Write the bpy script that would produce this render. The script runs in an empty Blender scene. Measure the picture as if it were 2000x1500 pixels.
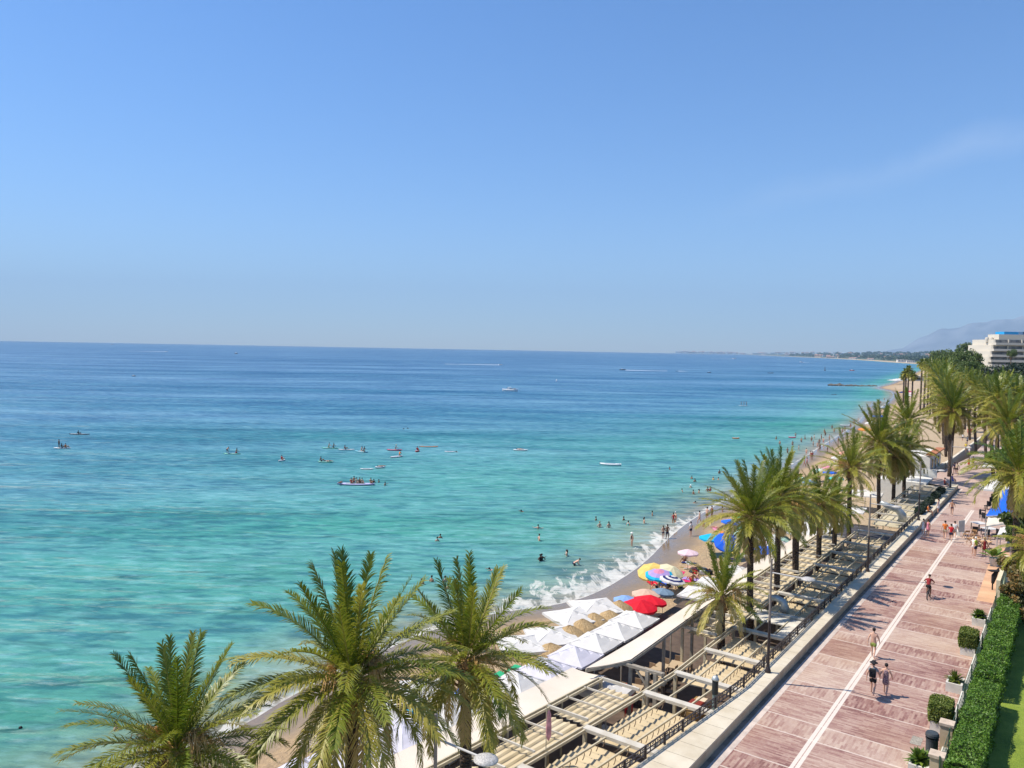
import bpy, math, random
import numpy as np
from mathutils import Vector, Matrix
R = math.radians
random.seed(7); rng = np.random.default_rng(7)
scn = bpy.context.scene
# ------------------------------------------------------------------ camera
CZ = 22.2
F = 1500.0
pit = -math.atan(68.0/1500); rol = math.atan(0.0187)
fw = Vector((0, math.cos(pit), math.sin(pit)))
up0 = Vector((0, -math.sin(pit), math.cos(pit))); rt0 = Vector((1, 0, 0))
rt = rt0*math.cos(rol)+up0*math.sin(rol); up = -rt0*math.sin(rol)+up0*math.cos(rol)
cam = bpy.data.cameras.new('camera'); camo = bpy.data.objects.new('camera', cam)
scn.collection.objects.link(camo); scn.camera = camo
camo.matrix_world = Matrix(((rt.x, up.x, -fw.x, 0), (rt.y, up.y, -fw.y, 0), (rt.z, up.z, -fw.z, CZ), (0, 0, 0, 1)))
cam.sensor_width = 36; cam.lens = 36*F/2000; cam.clip_start = .5; cam.clip_end = 120000
# ------------------------------------------------------------------ sky and sun
sun_vec = Vector((-.98*math.cos(R(57)), .2*math.cos(R(57)), math.sin(R(57)))).normalized()
w = bpy.data.worlds.new('World'); scn.world = w; w.use_nodes = True
nt = w.node_tree; bg = nt.nodes['Background']
sky = nt.nodes.new('ShaderNodeTexSky'); sky.sky_type = 'NISHITA'; sky.sun_disc = False
sky.sun_elevation = R(57); sky.sun_rotation = math.atan2(sun_vec.x, sun_vec.y)
sky.altitude = 0; sky.air_density = 1.0; sky.dust_density = .15; sky.ozone_density = 3.0
hs = nt.nodes.new('ShaderNodeHueSaturation'); hs.inputs['Saturation'].default_value = 1.2; nt.links.new(sky.outputs[0], hs.inputs['Color']); tint = nt.nodes.new('ShaderNodeMix'); tint.data_type = 'RGBA'; tint.blend_type = 'MULTIPLY'; tint.inputs[0].default_value = 1; tint.inputs[7].default_value = (.85, .96, 1.13, 1); nt.links.new(hs.outputs[0], tint.inputs[6]); 
# a faint streak of high cloud crossing the upper right of the sky
tcw = nt.nodes.new('ShaderNodeTexCoord'); va = (fw*F+rt*400+up*330).normalized(); vb = (fw*F+rt*1050+up*500).normalized(); vn = va.cross(vb).normalized()
def wn(kind, op, a, b=None):
    n_ = nt.nodes.new(kind); n_.operation = op
    for k_, v_ in enumerate((a, b)):
        if v_ is None: continue
        if isinstance(v_, (int, float, tuple)): n_.inputs[k_].default_value = v_
        else: nt.links.new(v_, n_.inputs[k_])
    return n_
nzw = nt.nodes.new('ShaderNodeTexNoise'); nzw.inputs['Scale'].default_value = 9; nzw.inputs['Detail'].default_value = 5; nt.links.new(tcw.outputs['Generated'], nzw.inputs[0])
dd = wn('ShaderNodeMath', 'ABSOLUTE', wn('ShaderNodeMath', 'ADD', wn('ShaderNodeVectorMath', 'DOT_PRODUCT', tcw.outputs['Generated'], tuple(vn)).outputs['Value'], wn('ShaderNodeMath', 'MULTIPLY', wn('ShaderNodeMath', 'SUBTRACT', nzw.outputs[0], .5).outputs[0], .05).outputs[0]).outputs[0]).outputs[0]
bnd = wn('ShaderNodeMath', 'MAXIMUM', wn('ShaderNodeMath', 'SUBTRACT', 1, wn('ShaderNodeMath', 'MULTIPLY', dd, 45).outputs[0]).outputs[0], 0).outputs[0]
alo = wn('ShaderNodeMath', 'MINIMUM', wn('ShaderNodeMath', 'MAXIMUM', wn('ShaderNodeMath', 'MULTIPLY', wn('ShaderNodeMath', 'SUBTRACT', wn('ShaderNodeVectorMath', 'DOT_PRODUCT', tcw.outputs['Generated'], tuple(vb)).outputs['Value'], .93).outputs[0], 14).outputs[0], 0).outputs[0], 1).outputs[0]
cf_ = wn('ShaderNodeMath', 'MULTIPLY', wn('ShaderNodeMath', 'MULTIPLY', bnd, alo).outputs[0], wn('ShaderNodeMath', 'MULTIPLY', nzw.outputs[0], .3).outputs[0]).outputs[0]
cm_w = nt.nodes.new('ShaderNodeMix'); cm_w.data_type = 'RGBA'; cm_w.inputs[7].default_value = (6, 6.6, 7.6, 1); nt.links.new(cf_, cm_w.inputs[0]); nt.links.new(tint.outputs[2], cm_w.inputs[6]); nt.links.new(cm_w.outputs[2], bg.inputs[0])
bg.inputs[1].default_value = 0.11
sl = bpy.data.lights.new('sun', 'SUN'); sl.energy = 5.0; sl.angle = R(.5); sl.color = (1, .925, .82)
so = bpy.data.objects.new('sun', sl); scn.collection.objects.link(so)
so.rotation_euler = sun_vec.to_track_quat('Z', 'Y').to_euler()
scn.view_settings.view_transform = 'Standard'; scn.view_settings.look = 'None'
scn.view_settings.exposure = 0.5; scn.view_settings.gamma = 1
# ------------------------------------------------------------------ placing: a ground point of the surveyed view, or the promenade's own frame (s along, t across)
U = Vector((.592, .806, 0)); N = Vector((.806, -.592, 0)); ANG = math.atan2(U.y, U.x)
def at(px, py, z=0):
    d = fw*F+rt*(px-1000)+up*(750-py); k = (z-CZ)/d.z
    return Vector((0, 0, CZ))+d*k
def deep(px, py, dep):
    d = fw*F+rt*(px-1000)+up*(750-py)
    return Vector((0, 0, CZ))+d*(dep/d.y)
def st(s, t, z=0): return Vector((U.x*s+N.x*t, U.y*s+N.y*t, z))
def bend(s): return -.095*max(0, 39-s) if s > 20 else -.095*19-.13*(20-s)
def sb(s, t, z=0): return st(s, t+bend(s), z)
# ------------------------------------------------------------------ materials
MATS = {}
def mat(name, col, rough=.7, var=0, vscale=3, bump=0, bscale=20, metal=0, trans=0, spec=.3, col2=None, coord='Object'):
    if name in MATS: return MATS[name]
    m = bpy.data.materials.new(name); m.use_nodes = True; t = m.node_tree; b = t.nodes['Principled BSDF']
    b.inputs['Roughness'].default_value = rough; b.inputs['Metallic'].default_value = metal
    b.inputs['Specular IOR Level'].default_value = spec
    b.inputs['Base Color'].default_value = (*col, 1)
    tc = t.nodes.new('ShaderNodeTexCoord')
    if var or col2:
        n = t.nodes.new('ShaderNodeTexNoise'); n.inputs['Scale'].default_value = vscale; n.inputs['Detail'].default_value = 5
        t.links.new(tc.outputs[coord], n.inputs[0])
        r = t.nodes.new('ShaderNodeValToRGB'); t.links.new(n.outputs[0], r.inputs[0])
        c2 = col2 or tuple(c*(1+var) for c in col); c1 = col if col2 else tuple(c*(1-var) for c in col)
        r.color_ramp.elements[0].position = .35; r.color_ramp.elements[1].position = .65
        r.color_ramp.elements[0].color = (*c1, 1); r.color_ramp.elements[1].color = (*c2, 1)
        t.links.new(r.outputs[0], b.inputs['Base Color'])
    if bump:
        n2 = t.nodes.new('ShaderNodeTexNoise'); n2.inputs['Scale'].default_value = bscale; n2.inputs['Detail'].default_value = 4
        t.links.new(tc.outputs[coord], n2.inputs[0])
        bp = t.nodes.new('ShaderNodeBump'); bp.inputs['Strength'].default_value = bump; bp.inputs['Distance'].default_value = .05
        t.links.new(n2.outputs[0], bp.inputs['Height']); t.links.new(bp.outputs[0], b.inputs['Normal'])
    if trans:
        tr = t.nodes.new('ShaderNodeBsdfTranslucent'); mx = t.nodes.new('ShaderNodeMixShader'); mx.inputs[0].default_value = trans
        o = t.nodes['Material Output']
        if b.inputs['Base Color'].links: t.links.new(b.inputs['Base Color'].links[0].from_socket, tr.inputs[0])
        else: tr.inputs[0].default_value = (*col, 1)
        t.links.new(b.outputs[0], mx.inputs[1]); t.links.new(tr.outputs[0], mx.inputs[2]); t.links.new(mx.outputs[0], o.inputs[0])
    MATS[name] = m
    return m
# ------------------------------------------------------------------ objects
col = scn.collection
def tag(o, label=None, cat=None, group=None, kind=None):
    if label: o['label'] = label
    if cat: o['category'] = cat
    if group: o['group'] = group
    if kind: o['kind'] = kind
    return o
def empty(name, loc=(0, 0, 0), rz=0):
    o = bpy.data.objects.new(name, None); o.location = loc; o.rotation_euler = (0, 0, rz); o.empty_display_size = .2
    col.objects.link(o); return o
def kids(o): return [c for c in col.objects if c.parent is o]
CH = {}
def link(o, parent=None):
    if o.name not in col.objects: col.objects.link(o)
    if parent is not None:
        o.parent = parent; CH.setdefault(parent.name, []).append(o)
    return o
def copy_tree(o, parent=None):
    c = o.copy(); link(c, parent)
    for ch in CH.get(o.name, []): copy_tree(ch, c)
    return c
class MB:
    def __init__(s): s.v = []; s.f = []; s.mi = []
    def quad(s, pts, mi=0):
        i = len(s.v); s.v += [tuple(p) for p in pts]; s.f.append(tuple(range(i, i+len(pts)))); s.mi.append(mi)
    def box(s, c, size, rz=0, mi=0, ax=None, bev=0):
        c = Vector(c); a, b, h = [q/2 for q in size]
        X, Y, Z = ax if ax else (Vector((math.cos(rz), math.sin(rz), 0)), Vector((-math.sin(rz), math.cos(rz), 0)), Vector((0, 0, 1)))
        i = len(s.v)
        for dz in (-h, h):
            for dx, dy in ((-a, -b), (a, -b), (a, b), (-a, b)): s.v.append(tuple(c+X*dx+Y*dy+Z*dz))
        for q in ((3, 2, 1, 0), (4, 5, 6, 7), (0, 1, 5, 4), (1, 2, 6, 5), (2, 3, 7, 6), (3, 0, 4, 7)):
            s.f.append(tuple(i+k for k in q)); s.mi.append(mi)
    def bar(s, p, q, wd, ht, mi=0, upv=(0, 0, 1)):
        p = Vector(p); q = Vector(q); X = (q-p); L = X.length; X.normalize(); Y = Vector(upv).cross(X).normalized(); Z = X.cross(Y)
        s.box((p+q)/2, (L, wd, ht), ax=(X, Y, Z), mi=mi)
    def tube(s, pts, rad, n=8, mi=0, cap=True):
        pts = [Vector(p) for p in pts]; m = len(pts)
        if not hasattr(rad, '__len__'): rad = [rad]*m
        base = len(s.v); ref = Vector((0, 0, 1))
        for k, p in enumerate(pts):
            T = (pts[min(k+1, m-1)]-pts[max(k-1, 0)]).normalized()
            if abs(T.dot(ref)) > .95: ref = Vector((1, 0, 0))
            A = T.cross(ref).normalized(); B = T.cross(A)
            for j in range(n):
                a = 2*math.pi*j/n; s.v.append(tuple(p+(A*math.cos(a)+B*math.sin(a))*rad[k]))
        for k in range(m-1):
            for j in range(n):
                s.f.append((base+k*n+j, base+k*n+(j+1) % n, base+(k+1)*n+(j+1) % n, base+(k+1)*n+j)); s.mi.append(mi)
        if cap:
            s.f.append(tuple(base+j for j in range(n))[::-1]); s.mi.append(mi)
            s.f.append(tuple(base+(m-1)*n+j for j in range(n))); s.mi.append(mi)
    def lathe(s, prof, n=16, c=(0, 0, 0), mi=0, sx=1, sy=1):
        base = len(s.v); m = len(prof)
        for r, z in prof:
            for j in range(n):
                a = 2*math.pi*j/n; s.v.append((c[0]+r*math.cos(a)*sx, c[1]+r*math.sin(a)*sy, c[2]+z))
        for k in range(m-1):
            for j in range(n):
                s.f.append((base+k*n+j, base+k*n+(j+1) % n, base+(k+1)*n+(j+1) % n, base+(k+1)*n+j)); s.mi.append(mi)
    def build(s, name, mats, parent=None, smooth=False, loc=None):
        me = bpy.data.meshes.new(name); me.from_pydata(s.v, [], s.f)
        if not isinstance(mats, (list, tuple)): mats = [mats]
        for m in mats: me.materials.append(m)
        if len(mats) > 1: me.polygons.foreach_set('material_index', s.mi)
        if smooth: me.polygons.foreach_set('use_smooth', [True]*len(me.polygons))
        me.update()
        o = bpy.data.objects.new(name, me); link(o, parent)
        if loc is not None: o.location = loc
        return o
def npmesh(name, V, Fq, m, parent=None, smooth=False, attrs=None):
    me = bpy.data.meshes.new(name); V = np.asarray(V, dtype=np.float32); Fq = np.asarray(Fq, dtype=np.int32)
    me.vertices.add(len(V)); me.vertices.foreach_set('co', V.ravel())
    k = Fq.shape[1]; me.loops.add(Fq.size); me.loops.foreach_set('vertex_index', Fq.ravel())
    me.polygons.add(len(Fq)); me.polygons.foreach_set('loop_start', np.arange(0, Fq.size, k, dtype=np.int32))
    if smooth: me.polygons.foreach_set('use_smooth', np.ones(len(Fq), dtype=bool))
    for mm in (m if isinstance(m, (list, tuple)) else [m]): me.materials.append(mm)
    me.update(calc_edges=True)
    for an, av in (attrs or {}).items():
        a = me.attributes.new(an, 'FLOAT', 'POINT'); a.data.foreach_set('value', np.asarray(av, dtype=np.float32).ravel())
    o = bpy.data.objects.new(name, me); link(o, parent); return o
SEA_STOPS = [(0, (.27, .22, .15)), (.10, (.24, .22, .14)), (.19, (.17, .26, .17)), (.27, (.06, .25, .19)), (.40, (.045, .255, .205)), (.48, (.030, .19, .205)), (.57, (.022, .14, .225)), (.67, (.022, .122, .225)), (.85, (.024, .105, .218)), (1, (.024, .10, .215))]
HAZE = 0.00007
# ------------------------------------------------------------------ coastline and ground
SH = [(-200, -38), (-60, -37), (0, -36.5), (24.8, -37.8), (31.8, -39.6), (45.8, -40.2), (51.5, -38.2), (55.5, -35.6), (61, -34.4), (72.6, -35.6), (84.3, -38.4), (97, -40.6), (120.7, -42.6), (164, -45.8), (195, -49.3), (262, -56), (340, -68), (430, -84)]
shore = [st(s, t) for s, t in SH]
shore += [at(1712, 805), at(1735, 785), at(1746, 772), at(1738, 763), at(1705, 757.5), at(1738, 751), at(1752, 744), at(1775, 733), at(1815, 716), at(1800, 711.5), at(1740, 708), at(1700, 704.6), at(1650, 701.5), at(1600, 699), at(1550, 697)]
shore += [at(1480, 693.6), at(1400, 691.2), at(1330, 689.3), at(1310, 688.9)]
shore += [Vector((9500, 30000, 0)), Vector((60000, 30000, 0)), Vector((60000, -3000, 0))]
SP = np.array([(p.x, p.y) for p in shore])
def smoothpoly(P, it=2):
    for _ in range(it):
        Q = [P[0]]
        for a, b in zip(P[:-1], P[1:]): Q += [a*.75+b*.25, a*.25+b*.75]
        P = np.array(Q+[P[-1]])
    return P
SPs = smoothpoly(SP)
def sdist(X, Y):
    """signed distance to the waterline, + on the sea side (left of the line)"""
    best = np.full(X.shape, 1e12)
    A = SPs[:-1]; B = SPs[1:]
    for (ax, ay), (bx, by) in zip(A, B):
        dx, dy = bx-ax, by-ay; L = dx*dx+dy*dy
        if L < 1e-9: continue
        k = np.clip(((X-ax)*dx+(Y-ay)*dy)/L, 0, 1)
        best = np.minimum(best, (X-ax-k*dx)**2+(Y-ay-k*dy)**2)
    poly = np.vstack([SPs, [[60000, -3000]], [[-200, -3000]]]); inside = np.zeros(X.shape, bool)
    xj, yj = poly[-1]
    for xi, yi in poly:
        if yi != yj:
            c = ((yi > Y) != (yj > Y)) & (X < (xj-xi)*(Y-yi)/(yj-yi)+xi); inside ^= c
        xj, yj = xi, yi
    return np.where(inside, -1, 1)*np.sqrt(best)
def polar(r0, r1, ratio, a0, a1, da):
    r = [r0]
    while r[-1] < r1: r.append(r[-1]*ratio)
    r = np.array(r); a = np.radians(np.arange(a0, a1+.001, da))
    RR, AA = np.meshgrid(r, a, indexing='ij'); return RR*np.sin(AA), RR*np.cos(AA), len(r), len(a)
def gridfaces(n, m):
    i, j = np.meshgrid(np.arange(n-1), np.arange(m-1), indexing='ij'); q = (i*m+j).ravel()
    return np.stack([q, q+m, q+m+1, q+1], 1)
def node(t, kind, **kw):
    n = t.nodes.new(kind)
    for k, v in kw.items():
        if k in n.inputs: n.inputs[k].default_value = v
        else: setattr(n, k, v)
    return n
def ramp(t, src, stops, interp='LINEAR'):
    r = t.nodes.new('ShaderNodeValToRGB'); r.color_ramp.interpolation = interp; e = r.color_ramp.elements
    while len(e) < len(stops): e.new(.5)
    for k, (p, c) in enumerate(stops): e[k].position = p; e[k].color = (*c, 1) if len(c) == 3 else c
    t.links.new(src, r.inputs[0]); return r
def maths(t, op, a, b=None, c=None, clamp=False):
    n = t.nodes.new('ShaderNodeMath'); n.operation = op; n.use_clamp = clamp
    for k, v in enumerate((a, b, c)):
        if v is None: continue
        if isinstance(v, (int, float)): n.inputs[k].default_value = v
        else: t.links.new(v, n.inputs[k])
    return n.outputs[0]
def mixc(t, f, a, b, mode='MIX'):
    n = t.nodes.new('ShaderNodeMix'); n.data_type = 'RGBA'; n.blend_type = mode
    for k, v in ((0, f), (6, a), (7, b)):
        if isinstance(v, (int, float)): n.inputs[k].default_value = v
        elif isinstance(v, tuple): n.inputs[k].default_value = (*v, 1)
        else: t.links.new(v, n.inputs[k])
    return n.outputs[2]
# sea
X, Y, n_, m_ = polar(12, 16000, 1.013, -62, 62, .5)
D = sdist(X, Y)
V = np.stack([X.ravel(), Y.ravel(), np.zeros(X.size)], 1); Fq = gridfaces(n_, m_)
keep = (D.ravel()[Fq] > -30).any(1)
sea_m = bpy.data.materials.new('sea_water'); sea_m.use_nodes = True; t = sea_m.node_tree; b = t.nodes['Principled BSDF']
att = node(t, 'ShaderNodeAttribute', attribute_name='shore')     # metres from the waterline = how deep the water is
tc = t.nodes.new('ShaderNodeTexCoord')
def mapped(scale, rot=0):
    m = t.nodes.new('ShaderNodeMapping'); m.inputs['Scale'].default_value = scale; m.inputs['Rotation'].default_value = (0, 0, rot)
    t.links.new(tc.outputs['Object'], m.inputs[0]); return m.outputs[0]
nz = node(t, 'ShaderNodeTexNoise', Scale=1, Detail=3); t.links.new(mapped((.012, .02, 1), R(-20)), nz.inputs[0])
d_ = maths(t, 'MULTIPLY', att.outputs['Fac'], maths(t, 'ADD', .65, maths(t, 'MULTIPLY', nz.outputs[0], .7)))
lg = maths(t, 'DIVIDE', maths(t, 'LOGARITHM', maths(t, 'ADD', maths(t, 'MAXIMUM', d_, 0), 1), 10), 4)   # 0..1 = 1 m .. 10 km
deepr = ramp(t, lg, SEA_STOPS)
# large streaks of paler blue mixed into the base colour
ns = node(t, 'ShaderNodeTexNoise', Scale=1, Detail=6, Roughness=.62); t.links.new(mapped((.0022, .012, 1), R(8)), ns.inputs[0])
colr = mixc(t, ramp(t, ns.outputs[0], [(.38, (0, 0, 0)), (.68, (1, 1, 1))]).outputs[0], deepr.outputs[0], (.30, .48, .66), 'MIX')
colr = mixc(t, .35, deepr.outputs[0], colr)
rip = node(t, 'ShaderNodeTexNoise', Scale=1, Detail=5, Roughness=.62, Distortion=.25); t.links.new(mapped((.27, .75, 1), R(14)), rip.inputs[0])
rip2 = node(t, 'ShaderNodeTexNoise', Scale=1, Detail=6, Roughness=.66); t.links.new(mapped((.016, .075, 1), R(6)), rip2.inputs[0])
colr = mixc(t, maths(t, 'MULTIPLY', ramp(t, maths(t, 'ADD', maths(t, 'MULTIPLY', rip.outputs[0], .6), maths(t, 'MULTIPLY', rip2.outputs[0], .4)), [(.41, (1, 1, 1)), (.52, (0, 0, 0))]).outputs[0], .8), colr, mixc(t, 1.0, colr, (.25, .45, .62), 'MULTIPLY'))  # dark wave fronts painted into the colour, standing in for reflection contrast
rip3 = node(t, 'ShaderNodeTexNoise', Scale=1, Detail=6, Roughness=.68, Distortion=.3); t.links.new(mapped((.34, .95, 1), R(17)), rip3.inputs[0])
colr = mixc(t, maths(t, 'MULTIPLY', ramp(t, maths(t, 'ADD', maths(t, 'MULTIPLY', rip3.outputs[0], .65), maths(t, 'MULTIPLY', rip2.outputs[0], .35)), [(.50, (0, 0, 0)), (.64, (1, 1, 1))]).outputs[0], .34), colr, (.30, .56, .60))  # pale crests painted into the colour in place of sky reflected off waves
# foam, only near the waterline
fo = node(t, 'ShaderNodeAttribute', attribute_name='foamw')
w1 = node(t, 'ShaderNodeTexNoise', Scale=1, Detail=7, Roughness=.68, Distortion=.6); t.links.new(mapped((.9, .28, 1), -ANG+R(90)), w1.inputs[0])
near = maths(t, 'SUBTRACT', 1, maths(t, 'DIVIDE', att.outputs['Fac'], fo.outputs['Fac']), clamp=True)
fth = maths(t, 'ADD', w1.outputs[0], maths(t, 'MULTIPLY', near, .20))
foam = ramp(t, fth, [(.60, (0, 0, 0)), (.645, (.75, .75, .75)), (.76, (1, 1, 1))]).outputs[0]
foam = maths(t, 'MULTIPLY', foam, ramp(t, near, [(0, (0, 0, 0)), (.18, (1, 1, 1))]).outputs[0])
lip = maths(t, 'SUBTRACT', 1, maths(t, 'DIVIDE', maths(t, 'ABSOLUTE', att.outputs['Fac']), .35), clamp=True)
foam = maths(t, 'MAXIMUM', maths(t, 'MULTIPLY', foam, .68), maths(t, 'MULTIPLY', lip, maths(t, 'MULTIPLY', maths(t, 'MINIMUM', fo.outputs['Fac'], 2.0), .38)))
colr = mixc(t, foam, colr, (.70, .68, .62))
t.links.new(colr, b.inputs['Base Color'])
b.inputs['IOR'].default_value = 1.33; b.inputs['Specular IOR Level'].default_value = .15
t.links.new(maths(t, 'ADD', .42, maths(t, 'MULTIPLY', foam, .5)), b.inputs['Roughness'])
# waves: swell rows + chop, in metres
wv = node(t, 'ShaderNodeTexNoise', Scale=1, Detail=3, Roughness=.5, Distortion=.3); t.links.new(mapped((.13, .40, 1), R(12)), wv.inputs[0])
wc = node(t, 'ShaderNodeTexNoise', Scale=1, Detail=5, Roughness=.6); t.links.new(mapped((.35, 1.0, 1), R(18)), wc.inputs[0])
wf = node(t, 'ShaderNodeTexNoise', Scale=1, Detail=4, Roughness=.55); t.links.new(mapped((.018, .075, 1), R(6)), wf.inputs[0])
hgt = maths(t, 'ADD', maths(t, 'ADD', maths(t, 'MULTIPLY', wv.outputs[0], 1.3), maths(t, 'MULTIPLY', wc.outputs[0], .22)), maths(t, 'MULTIPLY', wf.outputs[0], 7))
bp = node(t, 'ShaderNodeBump', Strength=1.0, Distance=1.0); t.links.new(hgt, bp.inputs['Height']); t.links.new(bp.outputs[0], b.inputs['Normal'])
Sf = X*U.x+Y*U.y
fw_ = np.interp(Sf, [-50, 20, 36, 46, 52, 58, 66, 78, 90, 110, 200], [2.0, 1.6, 1.1, .8, 3.0, 8.2, 6.6, 3.6, 2.6, 1.1, .6])
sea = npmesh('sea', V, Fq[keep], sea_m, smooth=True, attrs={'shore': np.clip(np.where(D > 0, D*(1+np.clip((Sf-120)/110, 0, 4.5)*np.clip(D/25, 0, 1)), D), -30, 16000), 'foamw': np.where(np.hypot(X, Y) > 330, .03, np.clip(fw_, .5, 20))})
tag(sea, 'turquoise to blue sea with small waves reaching the horizon', kind='structure')
# ground: beach near the water, wooded hills far off
X, Y, n_, m_ = polar(10, 16000, 1.012, -62, 62, .4)
D = -sdist(X, Y); Sf = X*U.x+Y*U.y; Tf = X*N.x+Y*N.y; RR = np.hypot(X, Y)
nn = np.sin(X*.31+1.3*np.sin(Y*.17))*np.sin(Y*.27+X*.05)
H = np.where(D < 0, D*.06, np.minimum(D*.075, .35+D*.035)); H = np.minimum(H, 1.0)+np.where(D > 4, .05*nn, 0)
mg = np.clip(np.maximum((RR-560)/900, 0), 0, 1)
hill = 20*np.clip((D-60)/500, 0, 1)+26*np.clip((D-300)/1500, 0, 1)*(1+.35*np.sin(X/410.)*np.sin(Y/530.+1))
az = np.degrees(np.arctan2(X, Y)); hill *= np.interp(az, [12, 20, 27, 34], [.8, 1.1, 1.15, 1.3])
H = H+np.where(D > 60, mg*hill, 0)
H = np.clip(H, -1.5, None)
V = np.stack([X.ravel(), Y.ravel(), H.ravel()], 1); Fq = gridfaces(n_, m_); keep = (D.ravel()[Fq] > -14).any(1)
g_m = bpy.data.materials.new('sand_and_earth'); g_m.use_nodes = True; t = g_m.node_tree; b = t.nodes['Principled BSDF']
tc = t.nodes.new('ShaderNodeTexCoord')
att = node(t, 'ShaderNodeAttribute', attribute_name='inland')
gn = node(t, 'ShaderNodeTexNoise', Scale=.35, Detail=6); t.links.new(tc.outputs['Object'], gn.inputs[0])
gf = node(t, 'ShaderNodeTexNoise', Scale=3.2, Detail=5, Roughness=.65); t.links.new(tc.outputs['Object'], gf.inputs[0])
wob = maths(t, 'ADD', att.outputs['Fac'], maths(t, 'MULTIPLY', maths(t, 'SUBTRACT', gn.outputs[0], .5), 3.0))
base = ramp(t, maths(t, 'DIVIDE', wob, 20), [(.0, (.19, .145, .095)), (.15, (.22, .165, .105)), (.22, (.42, .29, .155)), (.6, (.52, .385, .23)), (1, (.50, .38, .24))]).outputs[0]
base = mixc(t, maths(t, 'MULTIPLY', ramp(t, gf.outputs[0], [(.42, (0, 0, 0)), (.62, (1, 1, 1))]).outputs[0], .6), base, (.27, .19, .115))
grn = node(t, 'ShaderNodeTexNoise', Scale=.01, Detail=8); t.links.new(tc.outputs['Object'], grn.inputs[0])
green = ramp(t, grn.outputs[0], [(.35, (.035, .06, .025)), (.55, (.07, .10, .035)), (.7, (.22, .19, .11))]).outputs[0]
base = mixc(t, ramp(t, maths(t, 'DIVIDE', att.outputs['Fac'], 300), [(.2, (0, 0, 0)), (.27, (1, 1, 1))]).outputs[0], base, green)
t.links.new(base, b.inputs['Base Color'])
t.links.new(ramp(t, maths(t, 'DIVIDE', wob, 10), [(.05, (.12, .12, .12)), (.42, (.9, .9, .9))]).outputs[0], b.inputs['Roughness'])
bp = node(t, 'ShaderNodeBump', Strength=1, Distance=.3)
t.links.new(maths(t, 'MULTIPLY', gf.outputs[0], ramp(t, maths(t, 'DIVIDE', wob, 10), [(.25, (.02, .02, .02)), (.6, (1, 1, 1))]).outputs[0]), bp.inputs['Height']); t.links.new(bp.outputs[0], b.inputs['Normal'])
ground = npmesh('ground', V, Fq[keep], g_m, smooth=True, attrs={'inland': np.clip(D, -15, 5000)})
tag(ground, 'sandy beach and the wooded coast behind it', kind='structure')
def ground_z(p):
    d = float(-sdist(np.array([p.x]), np.array([p.y]))[0])
    return min(min(d*.075, .35+d*.035), 1.0) if d > 0 else d*.06
# mountain
a0, a1 = 20, 44; na = 160; rows = 26
Vm = []; ridge = lambda a: np.interp(a, [22, 24, 26.9, 28.9, 30.4, 31.8, 33.4, 36, 44], [0, 10, 105, 310, 344, 400, 437, 480, 400])
for k in range(rows):
    q = k/(rows-1)
    for j in range(na+1):
        a = a0+(a1-a0)*j/na; h = 2.4*ridge(a)*(1+.035*math.sin(a*1.9)+.02*math.sin(a*4.3+2)+.008*math.sin(a*9.1))
        prof = math.sin(min(q*1.25, 1)*math.pi/2)**1.1*(1-.25*max(0, q-.8)/.2)
        z = h*prof*(1+.10*math.sin(a*1.7+q*5)*(1-q)+.05*math.sin(a*3.7-q*8)*(1-q)); r = 20500+2600*q
        Vm.append((r*math.sin(R(a)), r*math.cos(R(a)), z-5))
mm = mat('mountain_rock', (.20, .205, .21), .95, var=.35, vscale=.002)
mo = npmesh('mountain', Vm, gridfaces(rows, na+1), mm, smooth=True); tag(mo, 'hazy blue mountain ridge at the right end of the coast', kind='structure')
# haze: one closed box of air round the camera and the whole scene
hz = MB(); hz.box((6000, 8000, 995), (52000, 34000, 2000)); hm = bpy.data.materials.new('hazy_air'); hm.use_nodes = True; t = hm.node_tree
t.nodes.remove(t.nodes['Principled BSDF']); pv = t.nodes.new('ShaderNodeVolumePrincipled'); pv.inputs['Density'].default_value = HAZE
pv.inputs['Color'].default_value = (.50, .74, 1, 1); pv.inputs['Anisotropy'].default_value = 0
t.links.new(pv.outputs[0], t.nodes['Material Output'].inputs['Volume'])
if HAZE: tag(hz.build('haze', hm), 'pale blue summer haze over sea and coast', kind='stuff')
PZ = 4.2
# ------------------------------------------------------------------ promenade deck
def strip(name, edges_l, edges_r, z, m, uv=True, kind='structure', lab=None):
    """edges as (s,t) lists of equal length, UV = (s,t) metres"""
    me = bpy.data.meshes.new(name); vs = []; fs = []; uvs = []
    for a, b_ in zip(edges_l, edges_r): vs += [tuple(st(*a, z)), tuple(st(*b_, z))]; uvs += [a, b_]
    for k in range(len(edges_l)-1): fs.append((2*k, 2*k+1, 2*k+3, 2*k+2))
    me.from_pydata(vs, [], fs); me.materials.append(m); ul = me.uv_layers.new(name='UVMap')
    for lp in me.loops: ul.data[lp.index].uv = uvs[lp.vertex_index]
    o = bpy.data.objects.new(name, me); link(o); tag(o, lab, kind=kind); return o
pm = bpy.data.materials.new('marble_paving'); pm.use_nodes = True; t = pm.node_tree; b = t.nodes['Principled BSDF']
uvn = t.nodes.new('ShaderNodeUVMap'); uvn.uv_map = 'UVMap'; sx = t.nodes.new('ShaderNodeSeparateXYZ'); t.links.new(uvn.outputs[0], sx.inputs[0])
S_, T_ = sx.outputs[0], sx.outputs[1]
per = 4.75
ph = maths(t, 'MODULO', maths(t, 'ADD', S_, 400.3), per)              # 0..per along the walk
narrow = maths(t, 'LESS_THAN', ph, 1.75)
line = maths(t, 'LESS_THAN', maths(t, 'MINIMUM', maths(t, 'ABSOLUTE', maths(t, 'SUBTRACT', ph, .05)), maths(t, 'ABSOLUTE', maths(t, 'SUBTRACT', ph, 1.75))), .05)
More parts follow.
